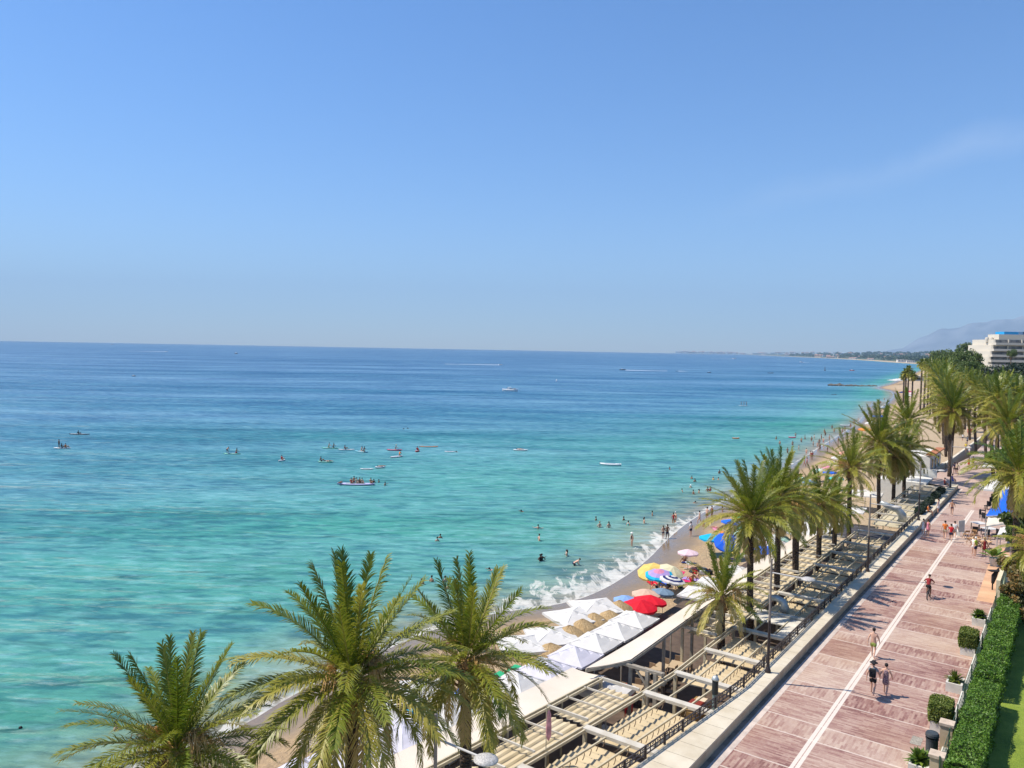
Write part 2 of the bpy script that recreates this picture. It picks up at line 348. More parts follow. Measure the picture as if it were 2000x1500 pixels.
blk = maths(t, 'FLOOR', maths(t, 'DIVIDE', maths(t, 'ADD', S_, 400.3), per)); side = maths(t, 'GREATER_THAN', T_, -9.2)
bid = maths(t, 'ADD', maths(t, 'ADD', maths(t, 'MULTIPLY', blk, 2.37), maths(t, 'MULTIPLY', narrow, .731)), maths(t, 'MULTIPLY', side, 5.17))
wn = node(t, 'ShaderNodeTexWhiteNoise', noise_dimensions='1D'); t.links.new(bid, wn.inputs['W'])
def bricks(rot):
    mp = t.nodes.new('ShaderNodeMapping'); t.links.new(uvn.outputs[0], mp.inputs[0]); mp.inputs['Rotation'].default_value = (0, 0, rot)
    br = t.nodes.new('ShaderNodeTexBrick'); t.links.new(mp.outputs[0], br.inputs[0]); br.inputs['Scale'].default_value = 1
    br.inputs['Brick Width'].default_value = .62; br.inputs['Row Height'].default_value = .11; br.inputs['Mortar Size'].default_value = .006
    br.inputs['Color1'].default_value = (0, 0, 0, 1); br.inputs['Color2'].default_value = (1, 1, 1, 1); br.inputs['Mortar'].default_value = (.62, .62, .62, 1); br.inputs['Bias'].default_value = 0
    return br.outputs[0]
bk = mixc(t, narrow, bricks(R(90)), bricks(0))
n1 = node(t, 'ShaderNodeTexNoise', Scale=.32, Detail=6, Roughness=.6); t.links.new(uvn.outputs[0], n1.inputs[0])
n3 = node(t, 'ShaderNodeTexNoise', Scale=7, Detail=5, Roughness=.7); t.links.new(uvn.outputs[0], n3.inputs[0])
f = maths(t, 'ADD', maths(t, 'ADD', maths(t, 'MULTIPLY', bk, .26), maths(t, 'MULTIPLY', n1.outputs[0], .62)), maths(t, 'ADD', maths(t, 'MULTIPLY', wn.outputs['Value'], .24), maths(t, 'MULTIPLY', n3.outputs[0], .30)))
pav = ramp(t, f, [(.40, (.17, .075, .062)), (.56, (.30, .165, .14)), (.70, (.42, .285, .235)), (.86, (.52, .40, .33)), (1, (.60, .49, .40))]).outputs[0]
n4 = node(t, 'ShaderNodeTexNoise', Scale=.11, Detail=3); t.links.new(uvn.outputs[0], n4.inputs[0])
pav = mixc(t, maths(t, 'MULTIPLY', ramp(t, n4.outputs[0], [(.52, (0, 0, 0)), (.66, (1, 1, 1))]).outputs[0], .32), pav, (.46, .30, .18))
pav = mixc(t, maths(t, 'MULTIPLY', maths(t, 'LESS_THAN', T_, -20), .1), pav, (.5, .4, .3))
pav = mixc(t, maths(t, 'MULTIPLY', line, .6), pav, (.74, .68, .60))
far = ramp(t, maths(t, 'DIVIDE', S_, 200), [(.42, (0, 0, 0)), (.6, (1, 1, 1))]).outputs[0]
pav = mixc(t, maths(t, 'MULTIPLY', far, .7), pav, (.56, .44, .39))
ce = maths(t, 'ABSOLUTE', maths(t, 'SUBTRACT', T_, -9.2)); cstripe = maths(t, 'MULTIPLY', maths(t, 'LESS_THAN', ce, .19), maths(t, 'GREATER_THAN', ce, .018))
cstripe = maths(t, 'MULTIPLY', cstripe, maths(t, 'LESS_THAN', S_, 105))
pav = mixc(t, maths(t, 'MULTIPLY', cstripe, .85), pav, (.78, .74, .67))
t.links.new(pav, b.inputs['Base Color']); pav_ = mixc(t, 1.0, pav, (.88, .83, .78), 'MULTIPLY'); t.links.new(pav_, b.inputs['Base Color']); b.inputs['Roughness'].default_value = .6
bp = node(t, 'ShaderNodeBump', Strength=.3, Distance=.01); t.links.new(f, bp.inputs['Height']); t.links.new(bp.outputs[0], b.inputs['Normal'])
ss = [-10, 20, 30, 40, 60, 80, 100, 121, 124, 160, 200, 300, 420, 560]
lt = [-13.2-(.9 if s <= 20 else 0) for s in ss]; lt = [a if s < 122 else (-17.6 if s < 150 else -15) for a, s in zip(lt, ss)]
strip('promenade', [(s, a) for s, a in zip(ss, lt)], [(s, -4.3 if s < 70 else (-4.3 if s < 75 else -1.5)) for s in ss], PZ, pm, lab='pink marble promenade with white bands and a white centre stripe')
gut = mat('gutter_stone', (.20, .165, .13), .8, var=.3, vscale=2)
strip('gutter', [(10, -12.46), (121, -12.46)], [(10, -12.22), (121, -12.22)], PZ+.004, gut, lab='dark drainage strip at the foot of the low wall')
lm = mat('light_kerb', (.50, .42, .36), .8, var=.15, vscale=2)
strip('kerb_band', [(10, -12.22), (121, -12.22)], [(10, -11.85), (121, -11.85)], PZ+.004, lm, lab='pale stone edging beside the gutter')
# ground of the upper level on the land side: lawn and gardens
lawn = bpy.data.materials.new('lawn'); lawn.use_nodes = True; t = lawn.node_tree; b = t.nodes['Principled BSDF']; tc = t.nodes.new('ShaderNodeTexCoord')
a1 = node(t, 'ShaderNodeTexNoise', Scale=.8, Detail=6, Roughness=.7); t.links.new(tc.outputs['Object'], a1.inputs[0])
a2 = node(t, 'ShaderNodeTexNoise', Scale=24, Detail=3); t.links.new(tc.outputs['Object'], a2.inputs[0])
t.links.new(ramp(t, maths(t, 'ADD', maths(t, 'MULTIPLY', a1.outputs[0], .6), maths(t, 'MULTIPLY', a2.outputs[0], .4)), [(.36, (.10, .16, .012)), (.52, (.19, .26, .02)), (.66, (.28, .33, .05))]).outputs[0], b.inputs['Base Color'])
b.inputs['Roughness'].default_value = .9; bp = node(t, 'ShaderNodeBump', Strength=1, Distance=.05); t.links.new(a2.outputs[0], bp.inputs['Height']); t.links.new(bp.outputs[0], b.inputs['Normal'])
strip('lawn', [(s, -4.3 if s <= 75 else -1.5) for s in (0, 75)], [(s, 40) for s in (0, 75)], PZ-.02, lawn, lab='mown garden lawn behind the clipped hedge')
earth = mat('garden_earth', (.16, .12, .07), .95, col2=(.09, .10, .04), vscale=.4)
strip('garden_ground', [(75, -1.5), (560, -1.5)], [(75, 160), (560, 160)], PZ-.02, earth, lab='garden ground behind the terraces')
# ------------------------------------------------------------------ low sea wall and its railing
cream = mat('cream_stone', (.62, .555, .44), .8, var=.12, vscale=1.2, bump=.3, bscale=8)
face = bpy.data.materials.new('wall_cladding'); face.use_nodes = True; t = face.node_tree; b = t.nodes['Principled BSDF']; tc = t.nodes.new('ShaderNodeTexCoord')
n1 = node(t, 'ShaderNodeTexNoise', Scale=1.1, Detail=6, Roughness=.7); t.links.new(tc.outputs['Object'], n1.inputs[0])
t.links.new(ramp(t, n1.outputs[0], [(.35, (.40, .30, .19)), (.6, (.52, .41, .27))]).outputs[0], b.inputs['Base Color']); b.inputs['Roughness'].default_value = .8
caps = mat('wall_coping', (.50, .43, .31), .75, col2=(.60, .535, .41), vscale=.9, bump=.2, bscale=6)
root = empty('sea_wall', st(60, -13, PZ)); tag(root, 'long low cream stone wall with a pale coping along the promenade edge', 'wall')
mw = MB(); mc = MB(); s = 10.0
def wall_t(s): return -12.46, -13.25+bend(s)
k = 0
while s < 121:
    e = min(s+1.15, 121); a, o_ = wall_t(s); a2_, o2 = wall_t(e)
    def pr(z0, z1, gin, mbx, gap=.012):
        P = [st(s+gap, a+gin), st(e-gap, a2_+gin), st(e-gap, o2-gin), st(s+gap, o_-gin)]
        P = [p-root.location for p in P]; i = len(mbx.v)
        for zz in (z0-PZ, z1-PZ):
            for p in P: mbx.v.append((p.x, p.y, zz))
        for q in ((3, 2, 1, 0), (4, 5, 6, 7), (0, 1, 5, 4), (1, 2, 6, 5), (2, 3, 7, 6), (3, 0, 4, 7)): mbx.f.append(tuple(i+z for z in q)[::-1]); mbx.mi.append(0)
    pr(PZ-.05, PZ+.46, 0, mw, .003); pr(PZ+.462, PZ+.56, .03, mc)
    s = e
mw.build('wall_body', face, root); mc.build('coping', caps, root)
lowm = MB()
for s0 in range(0, 120, 10):
    lowm.bar(sb(s0, -13.5, 2.5)-root.location, sb(s0+10, -13.5, 2.5)-root.location, .4, 3.2)
lowm.build('retaining_face', cream, root)
root = empty('sea_wall', st(123, -15.5, PZ)); tag(root, 'short cream retaining wall beyond the end of the railing', 'wall')
m_ = MB(); m_.bar(st(121.2, -13.2, 2.6)-root.location, st(121.2, -17.6, 2.6)-root.location, .4, 3.1); m_.bar(st(121.5, -17.7, 2.6)-root.location, st(150, -17.7, 2.6)-root.location, .4, 3.1)
m_.bar(st(150, -17.5, 2.4)-root.location, st(440, -15.2, 2.4)-root.location, .4, 3.4); m_.build('wall_body', cream, root)
iron = mat('dark_iron', (.035, .025, .024), .5, spec=.4)
white_p = mat('white_paint', (.78, .77, .73), .6)
root = empty('railing', sb(60, -13.1, PZ)); tag(root, 'dark square-pattern iron railing on the seaward edge of the wall', 'railing')
mr = MB(); mp_ = MB(); mwht = MB(); s = 12.0; zr = PZ+.66; T0 = -13.36
while s < 92:
    e = s+1.6; A = sb(s, T0)-root.location; B = sb(e, T0)-root.location; A.z = B.z = 0
    for zz, h in ((.5, .05), (.31, .03), (.12, .04)): mr.bar(A+Vector((0, 0, .56+zz)), B+Vector((0, 0, .56+zz)), .05, h)
    mp_ = MB(); mp_.box(A+Vector((0, 0, .56+.24)), (.09, .09, .56), rz=ANG); mp_.build('post', iron, root)
    for q in (.25, .5, .75): mr.box(A.lerp(B, q)+Vector((0, 0, .56+.31)), (.035, .035, .38), rz=ANG)
    for q in (.125, .375, .625, .875): mr.box(A.lerp(B, q)+Vector((0, 0, .56+.405)), (.14, .03, .03), rz=ANG)
    s = e
mr.build('grille', iron, root)
# ------------------------------------------------------------------ pergolas with folded fabric roofs
beam_c = mat('weathered_white_beam', (.46, .415, .33), .75, col2=(.56, .52, .44), vscale=1.5, bump=.2)
rail_c = mat('cream_rail', (.50, .43, .29), .7, var=.12, vscale=3)
fab = mat('tan_canopy_fabric', (.58, .455, .265), .9, col2=(.69, .56, .35), vscale=.55, bump=.25, bscale=14, trans=.22)
fab2 = mat('pale_canopy_fabric', (.62, .51, .32), .9, col2=(.72, .61, .42), vscale=.5, bump=.25, bscale=14, trans=.22)
hookm = mat('brown_hook', (.14, .09, .05), .7)
darkwood = mat('dark_timber', (.09, .055, .04), .7, var=.2)
slabm = mat('cream_awning_cloth', (.58, .50, .40), .85, col2=(.64, .565, .465), vscale=.35, bump=.2, bscale=2.5)
BZ = 4.05
def fold_sheet(s0, s1, t0, t1, z, along_s, step, amp, sag=.02):
    """folded cloth: pleats follow each other along s (along_s) or along t"""
    V = []; L = (s1-s0) if along_s else (t1-t0); n = max(2, round(abs(L)/step)); prof = []
    for k in range(n):
        for q, h in ((0, -amp), (.25, -amp*.75), (.5, -amp*.3), (.75, amp*.3), (.95, amp)): prof.append(((k+q)/n, h))
    prof.append((1, -amp)); m = 13; F_ = []
    for i, (q, h) in enumerate(prof):
        for j in range(m):
            w_ = j/(m-1); sg = -sag*math.sin(w_*math.pi*3)**2-.012*math.sin(i*.7+j)
            jj = .012*math.sin(i*2.1+j*1.7)
            if along_s: s, tt = s0+L*q+jj, t0+(t1-t0)*w_
            else: s, tt = s0+(s1-s0)*w_, t0+L*q+jj
            V.append(tuple(sb(s, tt, z+h+sg)))
    for i in range(len(prof)-1):
        for j in range(m-1): F_.append((i*m+j, i*m+j+1, (i+1)*m+j+1, (i+1)*m+j))
    return np.array(V), np.array(F_)
def put(me, name, loc, parent=None, rz=0):
    o = bpy.data.objects.new(name, me); link(o, parent); o.location = loc; o.rotation_euler.z = rz; return o
_m = MB(); _m.tube([Vector((0, 0, 0)), U*.05+Vector((0, 0, -.12)), U*(-.02)+Vector((0, 0, -.24)), -U*.12+Vector((0, 0, -.31))], .02, 4, cap=False)
HOOK = bpy.data.meshes.new('hook'); HOOK.from_pydata(_m.v, [], _m.f); HOOK.materials.append(hookm)
def pergola(name, label, beams, tL, tR, along_s, skip=(), fabric=fab, wide=.42, rails=2, step=.52, posts=True):
    c = sb((beams[0]+beams[-1])/2, (tL+tR)/2, 1.0); root = empty(name, c); tag(root, label, 'pergola')
    for k, s in enumerate(beams):
        m = MB(); m.bar(sb(s, tL, BZ+.12)-c, sb(s, tR, BZ+.12)-c, wide, .16); m.build('cross_beam', beam_c, root)
    m = MB()
    for a, b_ in zip(beams[:-1], beams[1:]):
        for dt in (-.12, .12): m.bar(sb(a, tL+dt, BZ+.08)-c, sb(b_, tL+dt, BZ+.08)-c, .07, .13)
    m.build('edge_beam', rail_c, root)
    if posts:
        for s in beams:
            m = MB(); m.box(sb(s, tL, (BZ+1)/2)-c, (.16, .16, BZ-1.05), rz=ANG); m.build('post', rail_c, root)
    for k, (a, b_) in enumerate(zip(beams[:-1], beams[1:])):
        rl = []
        if along_s: rl = [tL+(tR-tL)*(q+1)/(rails+1) for q in range(rails)]
        m = MB()
        for tt in rl: m.bar(sb(a+wide/2, tt, BZ+.10)-c, sb(b_-wide/2, tt, BZ+.10)-c, .07, .09)
        if not along_s:
            for q in (.33, .67):
                s = a+(b_-a)*q; m.bar(sb(s, tL, BZ+.10)-c, sb(s, tR, BZ+.10)-c, .07, .09)
        m.build('rail', beam_c if not along_s else rail_c, root)
        if k in skip: continue
        V, Fq = fold_sheet(a+wide/2+.06, b_-wide/2-.1, tL+.22, tR-.12, BZ-.42 if along_s else BZ-.25, along_s, step, .045 if along_s else .06)
        fo_ = npmesh('fabric_canopy', V-np.array(c), Fq, fabric, root, smooth=False)
        if along_s and a < 62:
            n = max(2, round((b_-a-wide-.16)/step))
            for tt in rl:
                for q in range(n):
                    s = a+wide/2+.06+(b_-a-wide-.16)*(q+1)/n
                    put(HOOK, 'hook', sb(s, tt, BZ+.06)-c, fo_)
    return root
bA = [21.8, 26.5, 31.25, 36.5, 39.9, 44.2, 49.0, 53.4, 58.4, 63.1, 68.4, 73.8, 78.5, 84.6]
pergola('pergola', 'tan folded canopy pergola along the railing, nearest stretch beside the wall', bA, -17.5, -13.75, True, skip=(3, 6))
bB = [20.0, 26.0, 32.0, 36.6]
pergola('pergola', 'near pergola of lengthwise pleated strips beside the cream awning', bB, -20.2, -17.85, False, fabric=fab2, wide=.1, step=.42)
bB2 = [47.0, 51.0, 55.5, 60, 65, 70, 75, 80.5]
pergola('pergola', 'farther pergola of pale pleated strips pierced by palm trunks', bB2, -20.2, -17.85, False, fabric=fab2, wide=.16, step=.46)
bC = [91.5, 95.5, 99.5, 103.5, 107.5, 111.5, 115.5, 119.5]
pergola('pergola', 'faded canopy pergola past the dark gap, beside the last planters', bC, -17.8, -13.9, True, fabric=mat('faded_canopy', (.46, .41, .28), .9, col2=(.62, .55, .38), vscale=.5, trans=.2), step=.9, wide=.22)
# restaurant floor and what stands on it
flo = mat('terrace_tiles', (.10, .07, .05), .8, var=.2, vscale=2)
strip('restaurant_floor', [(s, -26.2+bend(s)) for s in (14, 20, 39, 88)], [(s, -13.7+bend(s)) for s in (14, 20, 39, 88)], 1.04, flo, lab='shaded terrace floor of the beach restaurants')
def slab(s0, s1, ti, to, zi, zo, name='roof_awning', lab='', th=.07, edge=True, m=slabm):
    c = sb((s0+s1)/2, ti, 1); root = empty(name, c); tag(root, lab, 'awning')
    n = 10; V = []; F_ = []
    for k in range(n+1):
        s = s0+(s1-s0)*k/n
        for j in range(5):
            q = j/4; sag = -.07*math.sin(q*math.pi)-.025*math.sin(k*1.9+j); V.append(tuple(sb(s, ti+(to-ti)*q, zi+(zo-zi)*q+sag)-c))
    N_ = len(V); V += [(x, y, z-.03) for x, y, z in V]
    for k in range(n):
        for j in range(4):
            a = k*5+j; F_.append((a, a+5, a+6, a+1)); F_.append((N_+a, N_+a+1, N_+a+6, N_+a+5))
    npmesh('cloth', V, F_, m, root, smooth=True)
    mb = MB(); mb.bar(sb(s0, ti+.03, zi-.1)-c, sb(s1, ti+.03, zi-.1)-c, .10, .16)
    if edge: mb.build('dark_edge_beam', darkwood, root)
    k = s0+.5
    while k < s1:
        mb = MB(); mb.tube([sb(k, ti, 1.03)-c, sb(k, ti, zi-.15)-c], .06, 6); mb.build('pole', rail_c, root)
        mb = MB(); mb.tube([sb(k, to, .9)-c, sb(k, to, zo-.05)-c], .05, 6); mb.build('pole', rail_c, root); k += 4.2
    return root
slab(16, 37.2, -20.3, -22.5, 4.1, 3.95, lab='long flat cream cloth awning nearest the camera with a dark edge beam')
rt_ = slab(55.0, 80, -20.3, -21.9, 4.1, 4.0, lab='cream flat awning running beside the pale pleated pergola')
# raised big awning
root = empty('roof_awning', at(1270, 1240, 5)); tag(root, 'big raised cream awning with a pointed near corner over the white parasols', 'awning')
q0, q1, q2, q3 = at(1144, 1305, 4.6), at(1232, 1288, 4.75), at(1402, 1166, 4.75), at(1290, 1203, 4.5)
q4 = at(1345, 1181, 4.55)
V = []; n = 12
for k in range(n+1):
    q = k/n; a = q0.lerp(q3, q) if q < 1 else q3; b_ = q1.lerp(q2, q)
    a = q0.lerp(q4, q)+Vector((0, 0, -.10*math.sin(q*math.pi)))
    for j in range(5): V.append(tuple(a.lerp(b_, j/4)+Vector((0, 0, -.05*math.sin(j/4*math.pi)))-root.location))
NV = len(V); V += [(x, y, z-.03) for x, y, z in V]; F_ = []
for k in range(n):
    for j in range(4):
        a = k*5+j; F_.append((a, a+5, a+6, a+1)); F_.append((NV+a, NV+a+1, NV+a+6, NV+a+5))
npmesh('cloth', V, F_, slabm, root, smooth=True)
mb = MB(); L = root.location
for a, b_, w_ in ((q0, q1, .09), (q1, q2, .12)): mb.bar(a-L-Vector((0, 0, .14)), b_-L-Vector((0, 0, .14)), w_, .16)
mb.build('edge_beam', mat('grey_timber', (.32, .28, .22), .8, var=.2), root)
for p in (q1, q1.lerp(q2, .33), q1.lerp(q2, .66), q2): mb = MB(); mb.box((p.x-L.x, p.y-L.y, (1.04+p.z-.2)/2-L.z), (.16, .16, p.z-1.3), rz=ANG); mb.build('post', mat('grey_timber', (.3, .3, .3)), root)
for p in (q0.lerp(q4, .3), q0.lerp(q4, .8)): mb = MB(); mb.tube([(p.x-L.x, p.y-L.y, 1-L.z), (p.x-L.x, p.y-L.y, p.z-.1-L.z)], .05, 6); mb.build('post', mat('grey_timber', (.3, .3, .3)), root)
mb = MB(); a = q1-L-Vector((0, 0, .3)); bb = st(q1.x*U.x+q1.y*U.y, -17.6, q1.z-.3)-L; mb.bar(a, bb, .1, .14); mb.build('tie_beam', mat('grey_timber', (.3, .3, .3)), root)
# A-frame gate posts by the gap
root = empty('timber_frame', st(38.4, -18.2, 1)); tag(root, 'grey timber post frame standing in the open gap between pergolas', 'frame'); L = root.location
gt = mat('grey_timber', (.3, .3, .3))
for tt in (-18.5, -18.0): mb = MB(); mb.box(st(38.4, tt, 2.75)-L, (.2, .2, 3.5), rz=ANG); mb.build('post', gt, root)
mb = MB(); mb.bar(st(38.4, -20.2, 4.5)-L, st(38.4, -17.6, 4.5)-L, .12, .16); mb.bar(st(38.4, -19.2, 4.4)-L, st(38.4, -18.5, 3.6)-L, .08, .1); mb.build('beam', gt, root)
# solid roof plates and chimney pipes
pl = mat('grey_roof_plate', (.56, .52, .43), .8, var=.15, vscale=1)
def plate(a, b_, t0, t1, lab, z=BZ+.05):
    m = MB(); m.box(sb((a+b_)/2, (t0+t1)/2, z), (b_-a, t1-t0, .08), rz=ANG); o = m.build('roof_plate', pl); tag(o, lab, 'roof plate')
plate(51.6, 53.1, -17.3, -14.9, 'pale roof plate carrying a ventilation elbow beside the dark opening')
plate(49.4, 53.1, -14.9, -13.8, 'narrow pale roof plate between dark opening and railing')
dk = mat('black_pipe', (.03, .035, .035), .45); gm = mat('galvanised', (.42, .44, .42), .4, metal=.5, var=.2)
p = at(1396, 1368, 4.2); root = empty('chimney_pipe', p); tag(root, 'black kitchen chimney pipe with a domed metal cap in the open bay', 'chimney')
m = MB(); m.tube([(0, 0, -1.6), (0, 0, .35)], .13, 14); m.build('lower_pipe', mat('green_grey_pipe', (.16, .21, .19), .5), root)
m = MB(); m.tube([(0, 0, .35), (0, 0, 1.05)], .16, 14); m.build('upper_pipe', dk, root)
m = MB(); m.lathe([(.0, 1.32), (.12, 1.28), (.19, 1.15), (.2, 1.08), (.0, 1.08)], 14); m.build('cap', gm, root, smooth=True)
p = at(1533, 1196, 4.2); root = empty('vent_elbow', p); tag(root, 'grey metal ventilation elbow with flared mouth on the roof plate', 'vent')
m = MB(); m.tube([Vector((0, 0, 0))-U*0, Vector((0, 0, .35)), Vector((-.15, .05, .75)), Vector((-.55, .15, .95)), Vector((-1.1, .3, .95))], [.3, .27, .25, .24, .2], 14); m.build('duct', gm, root, smooth=True)
p = at(1762, 1020, 4.0); root = empty('vent_elbow', p); tag(root, 'bent metal vent duct on the far pergola beyond the dark gap', 'vent')
m = MB(); m.tube([(0, 0, 0), (0, 0, .8), (-.5, .1, 1.4), (-1.5, .3, 1.7), (-2.2, .5, 2.1)], [.45, .43, .4, .35, .2], 14); m.build('duct', gm, root, smooth=True)
# dark gap at s 85..91: lower roof
m = MB(); m.box(st(88.1, -17.0, 3.2), (6.4, 7.4, .12), rz=ANG); o = m.build('lower_roof', mat('dark_roof', (.06, .055, .055), .8, var=.4, vscale=2)); tag(o, 'dark low roof in the gap between the two pergolas', 'roof')
m = MB(); m.box(st(85.3, -22.6, 3.55), (8.5, 4.6, .1), rz=ANG); o = m.build('flat_awning', mat('off_white_cloth', (.66, .63, .58), .9, var=.06)); tag(o, 'square off-white canopy roof left of the dark gap', 'awning')
# tables, chairs under the roof
tt_ = mat('table_cloth_tan', (.42, .32, .20), .9); chm = mat('chair_cane', (.30, .20, .12), .8); redp = mat('red_plastic', (.62, .02, .025), .35); legm = mat('dark_leg', (.05, .04, .035), .6)
def make_table():
    r = empty('restaurant_table'); m = MB(); m.box((0, 0, .74), (1.3, .8, .04)); m.build('table_top', tt_, r)
    for sx_ in (-1, 1):
        for sy in (-1, 1): m = MB(); m.box((sx_*.58, sy*.34, .36), (.05, .05, .72)); m.build('leg', legm, r)
    return r
def make_chair(mseat=chm, sub='cane_chair'):
    r = empty(sub); m = MB(); m.box((0, 0, .45), (.44, .44, .05)); m.build('seat', mseat, r)
    m = MB(); m.box((0, -.21, .72), (.42, .04, .45)); m.build('backrest', mseat, r)
    for sx_ in (-1, 1):
        for sy in (-1, 1): m = MB(); m.box((sx_*.19, sy*.19, .212), (.04, .04, .424)); m.build('leg', mseat if mseat is redp else legm, r)
    return r
tb0 = make_table(); ch0 = make_chair(); first = True
TB = [(1290, 1302, 'long tan table far left in the open restaurant bay'), (1240, 1345, 'tan table beside the red chair stack'), (1205, 1352, 'tan table under the white restaurant parasol'), (1290, 1330, 'tan table behind the grey timber posts'), (1262, 1312, 'tan table just inside the raised awning edge'), (1320, 1298, 'tan table below the raised awning tie beam')]
for k, (x, y, lab) in enumerate(TB):
    o = tb0 if k == 0 else copy_tree(tb0); o.location = at(x, y, 1.8); o.location.z = 1.045; o.rotation_euler.z = ANG+(.2 if k % 2 else 0); tag(o, lab, 'table', 'restaurant tables')
    for q in range(3):
        c = ch0 if first else copy_tree(ch0); first = False
        dx = Vector(((-.5+.9*q) if q < 2 else .9, (-.72 if q < 2 else .1), 0)); dx.rotate(o.rotation_euler)
        c.location = o.location+dx; c.rotation_euler.z = o.rotation_euler.z+(0 if q < 2 else R(90)); tag(c, ['first cane chair at the ', 'second cane chair at the ', 'end cane chair at the '][q]+lab, 'chair', 'restaurant chairs')
rc0 = make_chair(redp, 'red_chair'); pr_ = at(1228, 1392, 1.2); first = True
for k in range(9):
    c = rc0 if k == 0 else copy_tree(rc0); c.location = pr_+Vector((0, 0, .12+.105*k-.15)); c.rotation_euler.z = ANG+R(200)
    tag(c, f'red plastic chair, number {["one", "two", "three", "four", "five", "six", "seven", "eight", "nine"][k]} from the bottom of the red stack', 'chair', 'stacked red chairs')
    c.location.z = 1.045+.105*k
# kitchen counter down in the dark bay
p = at(1360, 1372, 2.2); root = empty('counter', Vector((p.x, p.y, 1.045))); tag(root, 'wooden counter with ochre and red tops down in the open dark bay', 'counter')
m = MB(); m.box((0, 0, .5), (2.2, .9, 1.0), rz=ANG); m.build('cabinet', mat('counter_wood', (.28, .17, .06), .6), root)
m = MB(); m.box((0, 0, 1.03), (1.1, .94, .05), rz=ANG); m.build('red_top', mat('dark_red_top', (.20, .03, .02), .5), root)
m = MB(); m.box(N*.1+U*.84+Vector((0, 0, 1.02)), (.55, .8, .04), rz=ANG); m.build('pale_top', mat('pale_top', (.6, .5, .38), .5), root)
# ------------------------------------------------------------------ lamp posts
def lamp(s, t, label, z=PZ+.56):
    root = empty('street_lamp', sb(s, t, z), ANG-R(90)); tag(root, label, 'street lamp', 'lamp posts on the sea wall')
    m = MB(); m.lathe([(.16, 0), (.16, .12), (.095, .3), (.08, .34)], 12); m.build('base', iron, root)
    m = MB(); m.tube([(0, 0, .3), (0, 0, 2.9)], [.085, .07], 10); m.build('lower_pole', iron, root)
    m = MB(); m.tube([(0, 0, 2.9), (0, 0, 6.3)], [.062, .055], 10); m.build('upper_pole', mat('grey_pole', (.26, .22, .19), .6), root)
    m = MB(); m.tube([(0, 0, 5.55), (1.7, 0, 5.55)], .035, 8); ar = m.build('arm', mat('pale_arm', (.5, .48, .45), .5), root)
    m = MB(); m.lathe([(.0, 5.46), (.28, 5.48), (.37, 5.53), (.36, 5.56), (.22, 5.63), (.0, 5.66)], 18, c=(1.95, 0, 0)); m.build('lantern', mat('lantern_grey', (.42, .40, .37), .5, var=.3, vscale=20), root, smooth=True)
lamp(17.2, -13.1, 'near lamp post with a disc lantern in front of the third palm')
lamp(41.83, -12.95, 'lamp post at the broad bend of the wall, beside the walking couple')
lamp(66.73, -12.95, 'lamp post on the wall halfway along the railing')
lamp(91.48, -12.95, 'lamp post at the far end of the railing beside seated people')
lamp(117.4, -13.0, 'farthest lamp post near the end of the low wall by the twin palms')
# folded pink flag on a thin pole
p = at(1066, 1476, 4.0); root = empty('flagpole', p); tag(root, 'thin pole with a furled pink flag above the near pergola', 'flag')
m = MB(); m.tube([(0, 0, -2.9), (0, 0, 2.35)], .025, 6); m.build('pole', rail_c, root)
m = MB(); m.lathe([(.02, 2.1), (.1, 1.9), (.13, 1.3), (.12, .9), (.03, .7)], 8, c=(.1, 0, 0), sy=.5); m.build('flag', mat('pink_flag', (.70, .32, .33), .9, var=.3, vscale=6), root)
# ------------------------------------------------------------------ date palms: feathered fronds, each a rachis with two rows of leaflets
frondm = bpy.data.materials.new('palm_leaf'); frondm.use_nodes = True; t = frondm.node_tree; b = t.nodes['Principled BSDF']
ag = node(t, 'ShaderNodeAttribute', attribute_name='age')        # 0 young and deep green .. 1 old and straw coloured
cr = ramp(t, ag.outputs['Fac'], [(0, (.075, .135, .010)), (.25, (.16, .20, .016)), (.55, (.33, .315, .04)), (.85, (.50, .41, .10)), (1, (.55, .42, .19))])
t.links.new(cr.outputs[0], b.inputs['Base Color']); b.inputs['Roughness'].default_value = .42; b.inputs['Specular IOR Level'].default_value = .45
tr = t.nodes.new('ShaderNodeBsdfTranslucent'); mx = t.nodes.new('ShaderNodeMixShader'); mx.inputs[0].default_value = .34
t.links.new(cr.outputs[0], tr.inputs[0]); t.links.new(b.outputs[0], mx.inputs[1]); t.links.new(tr.outputs[0], mx.inputs[2]); t.links.new(mx.outputs[0], t.nodes['Material Output'].inputs[0])
trunkm = bpy.data.materials.new('palm_trunk'); trunkm.use_nodes = True; t = trunkm.node_tree; b = t.nodes['Principled BSDF']; tc = t.nodes.new('ShaderNodeTexCoord')
mp = t.nodes.new('ShaderNodeMapping'); mp.inputs['Scale'].default_value = (3, 3, 5); t.links.new(tc.outputs['Object'], mp.inputs[0])
vo = node(t, 'ShaderNodeTexVoronoi', Scale=2.2); t.links.new(mp.outputs[0], vo.inputs[0])
t.links.new(ramp(t, vo.outputs['Distance'], [(.1, (.17, .115, .07)), (.45, (.10, .062, .038)), (.7, (.03, .018, .012))]).outputs[0], b.inputs['Base Color']); b.inputs['Roughness'].default_value = .9
bp = node(t, 'ShaderNodeBump', Strength=1, Distance=.12); bp.invert = True; t.links.new(vo.outputs['Distance'], bp.inputs['Height']); t.links.new(bp.outputs[0], b.inputs['Normal'])
bootm = mat('cut_frond_bases', (.20, .115, .045), .9, col2=(.34, .21, .09), vscale=6, bump=.8, bscale=12)
stalkm = mat('fruit_stalks', (.52, .30, .10), .7, col2=(.66, .42, .17), vscale=8)
